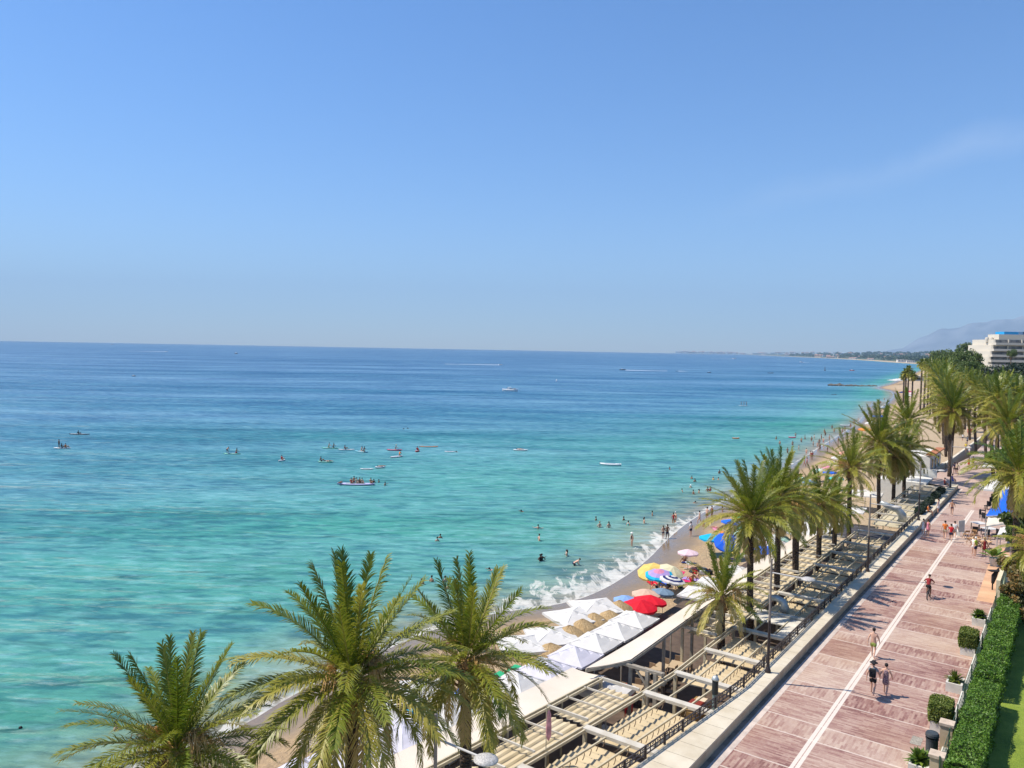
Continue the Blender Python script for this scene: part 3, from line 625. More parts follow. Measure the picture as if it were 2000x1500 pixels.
def frond(V, Fs, A, az, el, L, droop, age, rg, nl=40, wd=1.0, lw=.034, twist=0.0):
    """one frond: starts at the crown heart, leaves at elevation el and bends down by droop"""
    m = 14; u = np.linspace(0, 1, m); ang = el-droop*u**1.5
    seg = L/(m-1); h = np.array([math.cos(az), math.sin(az), 0]); z = np.array([0, 0, 1.])
    cs, sn = np.cos(ang), np.sin(ang)
    P = np.zeros((m, 3)); P[1:] = np.cumsum((h[None]*cs[:-1, None]+z[None]*sn[:-1, None])*seg, 0)
    side0 = np.array([-math.sin(az), math.cos(az), 0]); P += side0[None]*(u[:, None]**2)*rg.uniform(-.10, .10)*L
    T = np.gradient(P, axis=0); T /= np.linalg.norm(T, axis=1)[:, None]
    Nn = np.cross(side0[None], T); Nn /= np.linalg.norm(Nn, axis=1)[:, None]
    Nn = np.where((Nn[:, 2:3] < 0) & (np.abs(T[:, 2:3]) < .9), -Nn, Nn); S = np.cross(T, Nn)
    c, s_ = math.cos(twist), math.sin(twist); S, Nn = S*c+Nn*s_, Nn*c-S*s_
    base = len(V[0]); 
    # rachis
    w = .045*(1-u)+.008
    vs = [P+S*w[:, None]*.6, P-S*w[:, None]*.6, P-Nn*w[:, None]*.9]
    k0 = V[1]; V[0].append(np.concatenate(vs)); n = m
    for a, b_ in ((0, 1), (1, 2), (2, 0)):
        i = np.arange(m-1); Fs.append(np.stack([k0+a*n+i, k0+a*n+i+1, k0+b_*n+i+1, k0+b_*n+i], 1))
    A.append(np.full(3*m, min(1, age+.5))); V[1] += 3*m
    # leaflets
    ul = np.linspace(.13, .995, nl); ul = np.concatenate([ul, ul+.006]); sd = np.concatenate([np.ones(nl), -np.ones(nl)]); ul = np.clip(ul, 0, 1)
    ip = lambda Q: np.stack([np.interp(ul, u, Q[:, q]) for q in range(3)], 1)
    p, tt, ss, n3 = ip(P), ip(T), ip(S), ip(Nn)
    ln = wd*.56*np.clip((ul-.05)/.22, .25, 1)**.7*(1-.5*np.clip((ul-.55)/.45, 0, 1)**1.8)*(.9+.2*rg.random(2*nl))
    fwd = np.radians(47+17*ul+rg.normal(0, 6, 2*nl)); lift = np.radians(24-10*ul+rg.normal(0, 9, 2*nl))*(1-.3*age)
    d = tt*np.sin(fwd)[:, None]*.75+ss*(sd*np.cos(fwd)*np.cos(lift))[:, None]+n3*(np.sin(lift))[:, None]*.75
    d /= np.linalg.norm(d, axis=1)[:, None]
    mid = p+d*(ln*.55)[:, None]; tip = p+d*ln[:, None]; tip[:, 2] -= ln*(.12+.25*age)
    q = np.cross(d, n3); q /= np.linalg.norm(q, axis=1)[:, None]+1e-9; lw_ = lw*(.75+.5*rg.random(2*nl))
    v6 = np.stack([p-q*(lw_*.5)[:, None], p+q*(lw_*.5)[:, None], mid+q*(lw_*.62)[:, None], mid-q*(lw_*.62)[:, None], tip+q*.004, tip-q*.004], 1).reshape(-1, 3)
    k0 = V[1]; i = np.arange(2*nl)*6+k0
    V[0].append(v6); V[1] += 12*nl; Fs.append(np.stack([i, i+1, i+2, i+3], 1)); Fs.append(np.stack([i+3, i+2, i+4, i+5], 1))
    a_ = np.clip(age+rg.normal(0, .07, 2*nl)+.12*np.clip(ul-.75, 0, 1), 0, 1); A.append(np.repeat(a_, 6))
def crown_mesh(name, seed, R_=4.2, n=74, droopy=1.0, nl=40, lw=.036, upright=.25, low=-55, spread=1.0):
    rg = np.random.default_rng(seed); V = [[], 0]; Fs = []; A = []
    for k in range(n):
        q = (k+.5)/n; az = k*2.39996+rg.normal(0, .15)
        e = math.degrees(math.asin(np.clip(1-q**1.35*(1-math.sin(R(low))), -1, 1)))     # even over the sphere cap
        e = 86-(86-e)*spread if e > 60 else e
        L = R_*(.92+.12*rg.random())*(1.0 if q < .7 else 1-.22*(q-.7)/.3)
        dr = R(4+10*rg.random()) if e > 55 else R((28+26*rg.random())*droopy+max(0, 30-e)*.35)
        age = np.clip(.20+.5*q+rg.normal(0, .09)+(.18 if q > .85 else 0)+(.3 if q > .95 else 0), 0, .97)
        frond(V, Fs, A, az, R(e), L, dr, age, rg, nl, lw=lw, twist=rg.normal(0, .25))
    me_o = npmesh(name, np.concatenate(V[0]), np.concatenate(Fs), frondm, attrs={'age': np.concatenate(A)})
    me = me_o.data; bpy.data.objects.remove(me_o); return me
def trunk_mb(H, r0=.26, r1=.20, lean=(0, 0)):
    """trunk going down from the crown heart"""
    m = MB(); pts = []; rad = []
    for k in range(15):
        q = k/14; pts.append((lean[0]*q*q, lean[1]*q*q, -.3-(H-.3)*q)); rad.append((r1+(r0-r1)*q**.6)*(1+.05*math.sin(k*2.6))+(.06 if k < 2 else 0))
    m.tube(pts, rad, 12); return m
def boot_mesh(seed, big=1.0):
    rg = random.Random(seed); m = MB(); m.lathe([(.0, .15), (.2, .1), (.34*big, -.25), (.36*big, -.6), (.24, -1.0), (.18, -1.15)], 12)
    for k in range(46):
        a = k*2.4; z = -.05-.022*k; r = .24*big; d = Vector((math.cos(a), math.sin(a), .75)).normalized(); p = Vector((math.cos(a)*r, math.sin(a)*r, z)); L = rg.uniform(.16, .34)
        m.bar(p, p+d*L, .09, .035, upv=(-math.sin(a), math.cos(a), .01))
    me = bpy.data.meshes.new('frond_bases'); me.from_pydata(m.v, [], m.f); me.materials.append(bootm); return me
def stalk_mesh(seed, n=34, L=1.5):
    rg = random.Random(seed); m = MB()
    m.tube([(0, 0, 0), (.35, 0, .25), (.7, 0, .32)], [.035, .03, .02], 5)
    for k in range(n):
        a = rg.uniform(-1, 1); p = Vector((.62+rg.uniform(-.15, .15), 0, .3)); q = p+Vector((rg.uniform(.1, .5), a*.42, rg.uniform(-.15, .22))); r_ = q+Vector((rg.uniform(.0, .25), a*.18, -rg.uniform(.25, .8)*L*.6))
        m.tube([p, q, r_], [.014, .012, .008], 3, cap=False)
    me = bpy.data.meshes.new('fruit_stalk'); me.from_pydata(m.v, [], m.f); me.materials.append(stalkm); return me
CR = [crown_mesh('crown', 11, n=64, nl=72, lw=.034), crown_mesh('crown', 23, n=60, nl=72, lw=.034, droopy=1.1), crown_mesh('crown', 35, n=56, nl=70, droopy=1.25, lw=.034)]
CN = [crown_mesh('crown', 41, n=42, nl=46, lw=.048, low=-35), crown_mesh('crown', 53, n=54, nl=46, lw=.048, droopy=1.3, low=-62)]
CF = [crown_mesh('crown', 61, n=52, nl=18, lw=.09), crown_mesh('crown', 77, n=52, nl=18, lw=.09, droopy=1.2)]
BOOT = [boot_mesh(3), boot_mesh(5, 1.15)]; STK = [stalk_mesh(4), stalk_mesh(9, 44, 1.9)]
def put_mesh(me, name, parent=None, loc=(0, 0, 0), rz=0, sc=1):
    o = bpy.data.objects.new(name, me); link(o, parent); o.location = loc; o.rotation_euler.z = rz; o.scale = (sc,)*3 if not hasattr(sc, '__len__') else sc; return o
PG = 'date palms along the promenade'
def palm(pos, label, me, sc=1.0, rz=0, ground=1.0, stalks=3, boot=True, lean=(0, 0), group=PG, r0=.25, r1=.19, name='date_palm', sz=None):
    pos = Vector(pos); root = empty(name, pos, 0); tag(root, label, 'palm tree', group)
    tm = trunk_mb(pos.z-ground, r0, r1, lean); tm.build('trunk', trunkm, root, smooth=True)
    put_mesh(me, 'crown', root, rz=rz, sc=(sc, sc, sz or sc))
    if boot: put_mesh(BOOT[int(rz*10) % 2], 'frond_bases', root, rz=rz)
    rr = random.Random(int(pos.x*10))
    for k in range(stalks):
        put_mesh(STK[k % 2], 'fruit_stalk', root, (0, 0, rr.uniform(.0, .45)), rr.uniform(0, 6.28) if k else 2.6, rr.uniform(.8, 1.15))
    return root
def dp(px, py, depth): return deep(px, py, depth)
palm(dp(345, 1468, 21.5), 'nearest palm at the lower left corner with only its crown in view', CR[0], .78, .4, stalks=5)
palm(dp(688, 1330, 24.5), 'big spreading palm with orange fruit stalks left of the pleated awnings', CR[1], 1.0, 1.9, stalks=7)
palm(dp(911, 1292, 28.5), 'palm with a dark curved trunk beside the nearest lamp post', CR[2], .93, 3.0, stalks=3, lean=(.25, -.2))
def pp(px, py, s, t, rad, lab, me, rz, **kw):
    """palm whose trunk foot is at (s,t); crown heart seen at px,py"""
    b_ = st(s, t); c = deep(px, py, b_.y); palm(c, lab, me, rad/4.35, rz, lean=(max(-.7, min(.7, b_.x-c.x)), 0), **kw)
pp(1411, 1165, 48.2, -17.9, 3.1, 'short young palm rising through the pergola beside the big raised awning', CN[0], .3, stalks=2, ground=1, sz=.92)
pp(1468, 1010, 53.9, -18.0, 4.25, 'tall palm with a long mottled trunk left of its taller neighbour', CR[0], 2.2, stalks=4)
pp(1522, 972, 60.2, -18.1, 4.2, 'tall palm second in the row behind the raised awning', CR[1], 3.7, stalks=4)
pp(1556, 990, 66.1, -18.3, 3.4, 'palm with swollen trimmed trunk top, third in the row', CN[1], 1.1, stalks=2, r1=.3)
pp(1602, 985, 72.3, -18.1, 3.8, 'drooping palm, fourth in the row above the pale awning', CR[2], 4.4, stalks=2)
pp(1632, 992, 77.7, -18.1, 3.2, 'shorter drooping palm just left of the single bare-trunked palm', CN[1], 2.5, stalks=1)
pp(1661, 915, 84.0, -18.1, 4.3, 'upright palm with golden stalks left of the dark gap', CN[0], 1.2, stalks=8)
pp(1718, 868, 108.4, -19.9, 6.0, 'broad deep-green palm over the flat canopy roof', CR[1], 5.1, stalks=1)
pp(1748, 893, 111.9, -18.9, 4.6, 'drooping palm right of the broad deep-green one', CN[1], .7, stalks=1)
pp(1768, 880, 115.0, -18.1, 4.8, 'drooping palm at the far end of the faded pergola', CN[1], 3.3, stalks=1)
pp(1772, 825, 122, -20.5, 5.2, 'palm with stiff upright leaves above the beach kiosk', CN[0], 4.1, stalks=1)
pp(1863, 804, 132.3, -14.9, 4.9, 'tall round-headed palm standing on the promenade beside its twin', CR[0], 1.5, stalks=5, ground=PZ)
pp(1856, 785, 136.5, -15.2, 4.8, 'thin palm directly behind the tall round-headed one', CR[2], .2, stalks=2, ground=PZ)
LP = [(1846, 745, 160, -16.0), (1842, 727, 185, -16.2), (1834, 722, 212, -17), (1826, 716, 240, -18), (1843, 708, 262, -16), (1822, 705, 285, -20), (1850, 733, 172, -13.5)]
LL = ['first', 'second', 'third', 'fourth', 'fifth', 'sixth', 'seventh']
for k, (x, y, s, t_) in enumerate(LP):
    pp(x, y+16, s, t_, 4.3, f'{LL[k]} palm of the left far row receding behind the tall round-headed palm', CF[k % 2], k*1.3, stalks=0, boot=False, ground=PZ)
RPm = [(1970, 820, 122, -1.8, 6.2, 'big palm nearest in the right hand row above the white promenade parasols'), (1938, 792, 140, -2.2, 5.8, 'tall palm second in the right hand row'), (1925, 765, 158, -2.4, 5.5, 'palm third in the right hand row'), (1905, 752, 178, -3.2, 5.3, 'palm fourth in the right hand row'), (1962, 758, 150, 3.5, 5.5, 'palm standing behind the right hand row'), (1990, 775, 135, 5.0, 5.5, 'palm at the right edge behind the row'), (1893, 742, 205, -3.6, 5.3, 'palm fifth in the right hand row'), (1884, 735, 235, -4.2, 5.3, 'palm sixth in the right hand row'), (1950, 770, 131, -1.5, 5.5, 'slim palm between the first and second of the right row')]
for k, (x, y, s, t_, rad, lab) in enumerate(RPm):
    pp(x, y+8, s, t_, rad*.76, lab, (CR[1] if k < 2 else CF[k % 2]), k*1.7+.5, stalks=(3 if k < 2 else 0), boot=k < 2, ground=PZ, group='palms on the land side of the promenade')
# thin tall fan palms by the far kiosk
CFAN = crown_mesh('crown', 90, R_=1.9, n=40, nl=14, lw=.16, droopy=1.3, low=-70)
fan = [(1770, 729, 722, 330), (1775, 724, 750, 340), (1801, 712, 744, 300), (1783, 735, 750, 320), (1808, 714, 748, 290), (1815, 712, 748, 280), (1820, 716, 752, 270), (1829, 714, 750, 275), (1766, 735, 748, 345)]
for k, (x, y, yb, dd) in enumerate(fan):
    c = deep(x, y, dd); palm(c, ['slim fan palm over the white beach tents', 'slim fan palm beside the white kiosk', 'tall dark-trunked fan palm at the left end of the far grove', 'small fan palm below the taller pair', 'fan palm second in the far grove', 'fan palm third in the far grove', 'fan palm fourth in the far grove', 'fan palm at the right of the far grove', 'leftmost small fan palm by the beach tents'][k], CFAN, 1.25, k, ground=1.2, stalks=0, boot=False, r0=.35, r1=.28, group='far grove of fan palms', name='fan_palm')
# ------------------------------------------------------------------ people: one continuous skinned body per pose, hair and clothes as children
def skin(name, V, E, rad, root_i=0, sub=1, sx=1):
    me = bpy.data.meshes.new(name); me.from_pydata([tuple(v) for v in V], E, []); o = bpy.data.objects.new(name, me); col.objects.link(o)
    md = o.modifiers.new('skin', 'SKIN'); md.use_smooth_shade = True
    for k, r in enumerate(rad):
        sv = me.skin_vertices[0].data[k]; sv.radius = (r, r) if not hasattr(r, '__len__') else r; sv.use_root = (k == root_i)
    if sub: md2 = o.modifiers.new('sub', 'SUBSURF'); md2.levels = sub; md2.render_levels = sub
    dg = bpy.context.evaluated_depsgraph_get(); out = bpy.data.meshes.new_from_object(o.evaluated_get(dg)); bpy.data.objects.remove(o); bpy.data.meshes.remove(me)
    out.name = name; return out
def jt(p): return Vector(p)
def pose(hip=(0, 0, .93), chest=(0, 0, 1.33), neck=(0, 0, 1.50), head=(0, .02, 1.63), la=None, ra=None, ll=None, rl=None):
    """la/ra: elbow, wrist ; ll/rl: knee, ankle (offsets in metres, body faces +Y)"""
    return dict(hip=jt(hip), chest=jt(chest), neck=jt(neck), head=jt(head), la=la or [(-.27, .0, 1.12), (-.29, .06, .86)], ra=ra or [(.27, .0, 1.12), (.29, .06, .86)], ll=ll or [(-.1, .02, .50), (-.1, 0, .08)], rl=rl or [(.1, .02, .50), (.1, 0, .08)])
def body_mesh(P, fingers=False):
    V = []; E = []; Rr = []
    def add(p, r, par=None):
        V.append(Vector(p)); Rr.append(r); 
        if par is not None: E.append((par, len(V)-1))
        return len(V)-1
    hip, chest, neck, head = P['hip'], P['chest'], P['neck'], P['head']; side = Vector((1, 0, 0))
    ax = (chest-hip).normalized()
    h = add(hip, (.135, .11)); w_ = add(hip.lerp(chest, .45), (.12, .095), h); c = add(chest, (.145, .105), w_); n0 = add(neck-ax*.03, (.07, .06), c); nk = add(neck+(head-neck)*.35, (.05, .05), n0)
    hd = add(head-(head-neck).normalized()*.02, (.078, .088), nk); ht = add(head+(head-neck).normalized()*.085, (.062, .07), hd)
    for sgn, arm in ((-1, P['la']), (1, P['ra'])):
        sh = add(chest+side*sgn*.155+ax*.075, (.06, .06), c); e = add(arm[0], (.042, .042), sh); wr = add(arm[1], (.028, .028), e)
        d = (Vector(arm[1])-Vector(arm[0])).normalized(); pal = add(Vector(arm[1])+d*.06, (.036, .02), wr)
        if fingers:
            q = d.cross(Vector((1, 0, 0))).normalized()
            for k in range(4):
                b0 = Vector(arm[1])+d*.095+q*(k-1.5)*.021; f1 = add(b0, .010, pal); f2 = add(b0+d*(.036+.004*(k in (1, 2)))-side*sgn*.008, .009, f1); add(b0+d*(.058+.008*(k in (1, 2)))-side*sgn*.022, .008, f2)
            t0 = Vector(arm[1])+d*.035+q*.034; t1 = add(t0, .011, pal); add(t0+d*.04+q*.018, .009, t1)
        else: add(Vector(arm[1])+d*.14, (.022, .014), pal)
    for sgn, leg in ((-1, P['ll']), (1, P['rl'])):
        a = add(hip+side*sgn*.09-ax*.09, (.085, .09), h); k = add(leg[0], (.056, .058), a)
        cf = add(Vector(leg[0]).lerp(Vector(leg[1]), .3), (.054, .056), k); an = add(leg[1], (.034, .036), cf)
        toe = Vector(leg[1])+Vector(P.get('toe', (0, .15, -.045))); add(toe, (.038, .026), an)
    return V, E, Rr
def cloth_shorts(P, L=.45, grow=1.18):
    V = []; E = []; Rr = []; hip, chest = P['hip'], P['chest']; ax = (chest-hip).normalized(); side = Vector((1, 0, 0))
    V += [hip+ax*.06, hip-ax*.02]; Rr += [(.135*grow, .112*grow), (.14*grow, .12*grow)]; E.append((0, 1))
    for sgn, leg in ((-1, P['ll']), (1, P['rl'])):
        a = hip+side*sgn*.09-ax*.09; k = Vector(leg[0]); V += [a, a.lerp(k, L)]; Rr += [(.09*grow, .095*grow), (.085*grow, .088*grow)]; n = len(V); E += [(1, n-2), (n-2, n-1)]
    return V, E, Rr
def cloth_top(P, sleeves=True, long_=0, grow=1.14):
    hip, chest, neck = P['hip'], P['chest'], P['neck']; ax = (chest-hip).normalized(); side = Vector((1, 0, 0))
    V = [hip.lerp(chest, .5), hip+ax*.0, chest, chest+ax*.12]; Rr = [(.13*grow, .105*grow), (.15*grow, .125*grow), (.15*grow, .112*grow), (.09, .075)]; E = [(0, 1), (0, 2), (2, 3)]
    if long_: V.append(hip-ax*long_+Vector((0, .02, 0))); Rr.append((.19*grow, .15*grow)); E.append((1, len(V)-1))
    if sleeves:
        for sgn, arm in ((-1, P['la']), (1, P['ra'])):
            a = chest+side*sgn*.155+ax*.075; V += [a, a.lerp(Vector(arm[0]), .6)]; Rr += [(.07, .07), (.056, .056)]; n = len(V); E += [(2, n-2), (n-2, n-1)]
    return V, E, Rr
def hair_mesh(P, long_=False, hat=False):
    m = MB(); hd = P['head']; d = (P['head']-P['neck']).normalized(); c = hd+d*.055
    prof = [(.0, .09), (.055, .08), (.085, .045), (.096, .0), (.09, -.05), (.07, -.085)]
    m.lathe(prof, 10, c=(c.x, c.y-.018, c.z), sy=1.08)
    if long_: m.tube([(c.x, c.y-.07, c.z), (c.x, c.y-.10, c.z-.12), (c.x, c.y-.10, c.z-.26)], [.07, .075, .04], 8)
    if hat: m.lathe([(.0, .125), (.09, .11), (.105, .04), (.19, .02), (.2, .01), (.1, .01)], 14, c=(c.x, c.y, c.z))
    me = bpy.data.meshes.new('hair'); me.from_pydata(m.v, [], m.f); me.polygons.foreach_set('use_smooth', [True]*len(me.polygons)); return me
PO = {
 'stand': pose(), 
 'walk': pose(ll=[(-.1, .20, .52), (-.1, .22, .09)], rl=[(.1, -.06, .51), (.1, -.34, .16)], la=[(-.27, -.10, 1.13), (-.28, -.12, .88)], ra=[(.27, .08, 1.13), (.27, .24, .93)]),
 'hips': pose(la=[(-.40, -.08, 1.18), (-.20, .06, 1.02)], ra=[(.40, -.08, 1.18), (.20, .06, 1.02)], ll=[(-.15, .04, .50), (-.19, 0, .08)], rl=[(.15, .02, .50), (.19, 0, .08)]),
 'arms': pose(la=[(-.42, .08, 1.30), (-.62, .18, 1.40)], ra=[(.42, .08, 1.26), (.58, .22, 1.30)]),
 'sit': pose(hip=(0, 0, .10), chest=(0, -.08, .50), neck=(0, -.08, .67), head=(0, -.04, .80), ll=[(-.13, .40, .42), (-.15, .62, .06)], rl=[(.13, .42, .38), (.17, .68, .06)], la=[(-.30, .08, .36), (-.20, .28, .38)], ra=[(.30, -.16, .30), (.32, -.26, .06)]),
 'seat': pose(hip=(0, 0, .52), chest=(0, -.03, .92), neck=(0, -.02, 1.09), head=(0, .02, 1.22), ll=[(-.12, .42, .50), (-.12, .44, .08)], rl=[(.12, .42, .50), (.12, .46, .08)], la=[(-.27, .08, .72), (-.16, .30, .62)], ra=[(.27, .08, .72), (.16, .30, .62)]),
 'lie': pose(hip=(0, 0, .12), chest=(0, -.41, .14), neck=(0, -.58, .14), head=(0, -.72, .15), ll=[(-.12, .43, .12), (-.13, .85, .07)], rl=[(.12, .42, .2), (.14, .80, .07)], la=[(-.34, -.24, .08), (-.36, .02, .06)], ra=[(.34, -.24, .08), (.36, .02, .06)]),
 'bend': pose(hip=(0, -.16, .80), chest=(0, .18, .98), neck=(0, .33, 1.05), head=(0, .44, 1.14), ll=[(-.14, .12, .45), (-.16, -.02, .08)], rl=[(.14, .10, .45), (.16, -.04, .08)], la=[(-.26, .28, .74), (-.16, .42, .58)], ra=[(.26, .28, .74), (.16, .42, .58)]),
 'kneel': pose(hip=(0, -.1, .30), chest=(0, .02, .68), neck=(0, .05, .85), head=(0, .09, .98), ll=[(-.14, .25, .07), (-.14, -.16, .07)], rl=[(.14, .25, .07), (.14, -.16, .07)], la=[(-.30, .22, .52), (-.18, .44, .48)], ra=[(.30, .20, .50), (.20, .42, .40)]),
 'cycle': pose(hip=(0, -.18, .98), chest=(0, .06, 1.32), neck=(0, .14, 1.47), head=(0, .22, 1.60), ll=[(-.12, .20, .78), (-.12, .02, .40)], rl=[(.12, .16, .62), (.12, .02, .18)], la=[(-.33, .26, 1.18), (-.28, .46, 1.06)], ra=[(.33, .26, 1.18), (.28, .46, 1.06)]),
 'swim': pose(hip=(0, -.55, -.22), chest=(0, -.18, -.08), neck=(0, -.04, 0), head=(0, .06, .10), ll=[(-.1, -.95, -.2), (-.1, -1.3, -.1)], rl=[(.1, -.95, -.25), (.1, -1.3, -.2)], la=[(-.34, .02, -.04), (-.40, .28, .02)], ra=[(.34, .02, -.04), (.30, .30, .04)]),
}
PO['lie']['toe'] = (0, .05, .10); PO['swim']['toe'] = (0, -.12, .02); PO['kneel']['toe'] = (0, -.12, -.01)
BODY = {}; CL = {}
def getbody(k, f=False):
    if (k, f) not in BODY: V, E, r = body_mesh(PO[k], f); BODY[(k, f)] = skin('person', V, E, r)
    return BODY[(k, f)]
def getcloth(k, kind):
    if (k, kind) not in CL:
        P = PO[k]
        if kind == 'shorts': a = cloth_shorts(P, .62)
        elif kind == 'trunks': a = cloth_shorts(P, .22, 1.1)
        elif kind == 'shirt': a = cloth_top(P)
        elif kind == 'swimsuit': a = cloth_top(P, False, 0, 1.08)
        elif kind == 'dress': a = cloth_top(P, False, .38, 1.15)
        elif kind == 'bikini_top': a = ([P['chest']+Vector((0, 0, 0)), P['chest'].lerp(P['hip'], .16)], [(0, 1)], [(.16, .122), (.155, .118)])
        CL[(k, kind)] = skin(kind, a[0], a[1], a[2]) 
    return CL[(k, kind)]
HR = {}
def gethair(k, style):
    if (k, style) not in HR: HR[(k, style)] = hair_mesh(PO[k], style == 'long', style == 'hat')
    return HR[(k, style)]
SK = [mat('skin_tan', (.42, .22, .13), .5), mat('skin_pale', (.60, .36, .25), .5), mat('skin_brown', (.26, .125, .07), .5), mat('skin_dark', (.10, .05, .03), .45)]
HC = [mat('hair_black', (.015, .011, .01), .6), mat('hair_brown', (.06, .032, .016), .6), mat('hair_fair', (.30, .20, .09), .6), mat('hair_white', (.7, .68, .64), .7)]
COLS = {'red': (.55, .02, .03), 'darkred': (.24, .015, .02), 'blue': (.03, .09, .42), 'navy': (.012, .018, .06), 'black': (.012, .012, .014), 'white': (.72, .71, .68), 'pink': (.70, .24, .30), 'green': (.05, .30, .10), 'lime': (.34, .46, .04), 'yellow': (.72, .52, .06), 'orange': (.72, .19, .03), 'grey': (.26, .27, .27), 'turq': (.04, .42, .42), 'purple': (.22, .06, .30), 'olive': (.27, .33, .07), 'beige': (.48, .38, .26), 'magenta': (.6, .02, .14)}
def cmat(c): return mat('cloth_'+c, COLS[c], .8, var=.12, vscale=9)
def setm(o, m):
    if len(o.data.materials) == 0: o.data.materials.append(m)
    o.material_slots[0].link = 'OBJECT'; o.material_slots[0].material = m
def person(loc, k, label, rz=0, skin_=0, hair=0, style='short', wear=(), sc=1.0, fingers=False, group=None):
    o = bpy.data.objects.new('person', getbody(k, fingers)); link(o); setm(o, SK[skin_]); o.location = loc; o.rotation_euler.z = rz; o.scale = (sc,)*3
    tag(o, label, 'person', group)
    h = put_mesh(gethair(k, style), 'hat' if style == 'hat' else 'hair', o); setm(h, HC[hair] if isinstance(hair, int) else cmat(hair))
    for kind, c in wear: x = put_mesh(getcloth(k, kind), kind, o); setm(x, cmat(c))
    return o
away = -ANG*0+ (ANG-R(90))      # facing along the promenade, away from the viewer
PL = lambda px, py: at(px, py, PZ)
# promenade walkers
person(PL(1705, 1285), 'walk', 'shirtless man in olive swim shorts walking away along the white centre stripe', away, 1, 0, wear=[('shorts', 'olive')], sc=1.03, fingers=True)
p = person(PL(1704, 1358), 'walk', 'person in a grey top with a black backpack, walking left of the patterned dress', away, 1, 'black', 'hat', [('shorts', 'black'), ('shirt', 'grey')], 1.04, True)
m = MB(); m.box((0, -.22, 1.28), (.30, .18, .44)); m.box((0, -.32, 1.22), (.22, .06, .24)); bp_ = m.build('backpack', cmat('black')); bp_.matrix_world = Matrix.Translation(p.location) @ Matrix.Rotation(away, 4, 'Z'); tag(bp_, 'black backpack on the back of the person in grey', 'backpack')
bv = bp_.modifiers.new('b', 'BEVEL'); bv.width = .05; bv.segments = 2
patt = mat('patterned_cloth', (.05, .02, .03), .8, col2=(.45, .32, .34), vscale=22)
p = person(PL(1729, 1358), 'walk', 'woman in a dark patterned sundress walking beside the person with a backpack', away, 1, 0, wear=[('dress', 'black')], sc=.98, fingers=True)
for c in CH[p.name]:
    if c.name.startswith('dress'): setm(c, patt)
# cyclist and bicycle
cp = PL(1813, 1168); cyc = person(cp+Vector((0, 0, .02)), 'cycle', 'cyclist in a dark red shirt riding away from the viewer', away, 2, 1, wear=[('shirt', 'darkred'), ('shorts', 'black')], fingers=True)
bk_ = empty('bicycle', cp, away); tag(bk_, 'dark bicycle under the rider in the dark red shirt', 'bicycle'); bkm = mat('bike_frame', (.03, .03, .035), .4)
for yy in (-.53, .53):
    m = MB(); n = 28
    for r0, rr in ((.32, .022),):
        pts = [(0, yy+r0*math.cos(a), .345+r0*math.sin(a)) for a in np.linspace(0, 2*math.pi, n)]; m.tube(pts, rr, 6, cap=False)
    wh = m.build('wheel', mat('rubber', (.02, .02, .02), .8), bk_)
    m = MB()
    for a in np.linspace(0, math.pi, 8, endpoint=False): m.tube([(0, yy-.31*math.cos(a), .345-.31*math.sin(a)), (0, yy+.31*math.cos(a), .345+.31*math.sin(a))], .004, 3)
    m.build('spokes', mat('steel', (.4, .4, .4), .4, metal=.8), wh)
m = MB()
for a, b_ in (((0, -.53, .345), (0, -.12, .33)), ((0, -.12, .33), (0, -.22, .88)), ((0, -.53, .345), (0, -.2, .78)), ((0, -.12, .33), (0, .38, .82)), ((0, -.2, .78), (0, .37, .9)), ((0, .36, .98), (0, .53, .345))): m.tube([a, b_], .018, 6)
m.build('frame', bkm, bk_)
m = MB(); m.tube([(-.29, .42, 1.05), (-.1, .40, 1.02), (.1, .40, 1.02), (.29, .42, 1.05)], .014, 6); m.build('handlebar', bkm, bk_)
m = MB(); m.box((0, -.24, .90), (.15, .26, .05)); m.build('saddle', bkm, bk_)
m = MB(); m.box((-.12, -.05, .36), (.1, .08, .03)); m.box((.12, -.05, .14), (.1, .08, .03)); m.bar((-.07, -.1, .345), (-.07, -.05, .36), .02, .03); m.bar((.07, -.1, .33), (.07, -.05, .15), .02, .03); m.build('pedals', bkm, bk_)
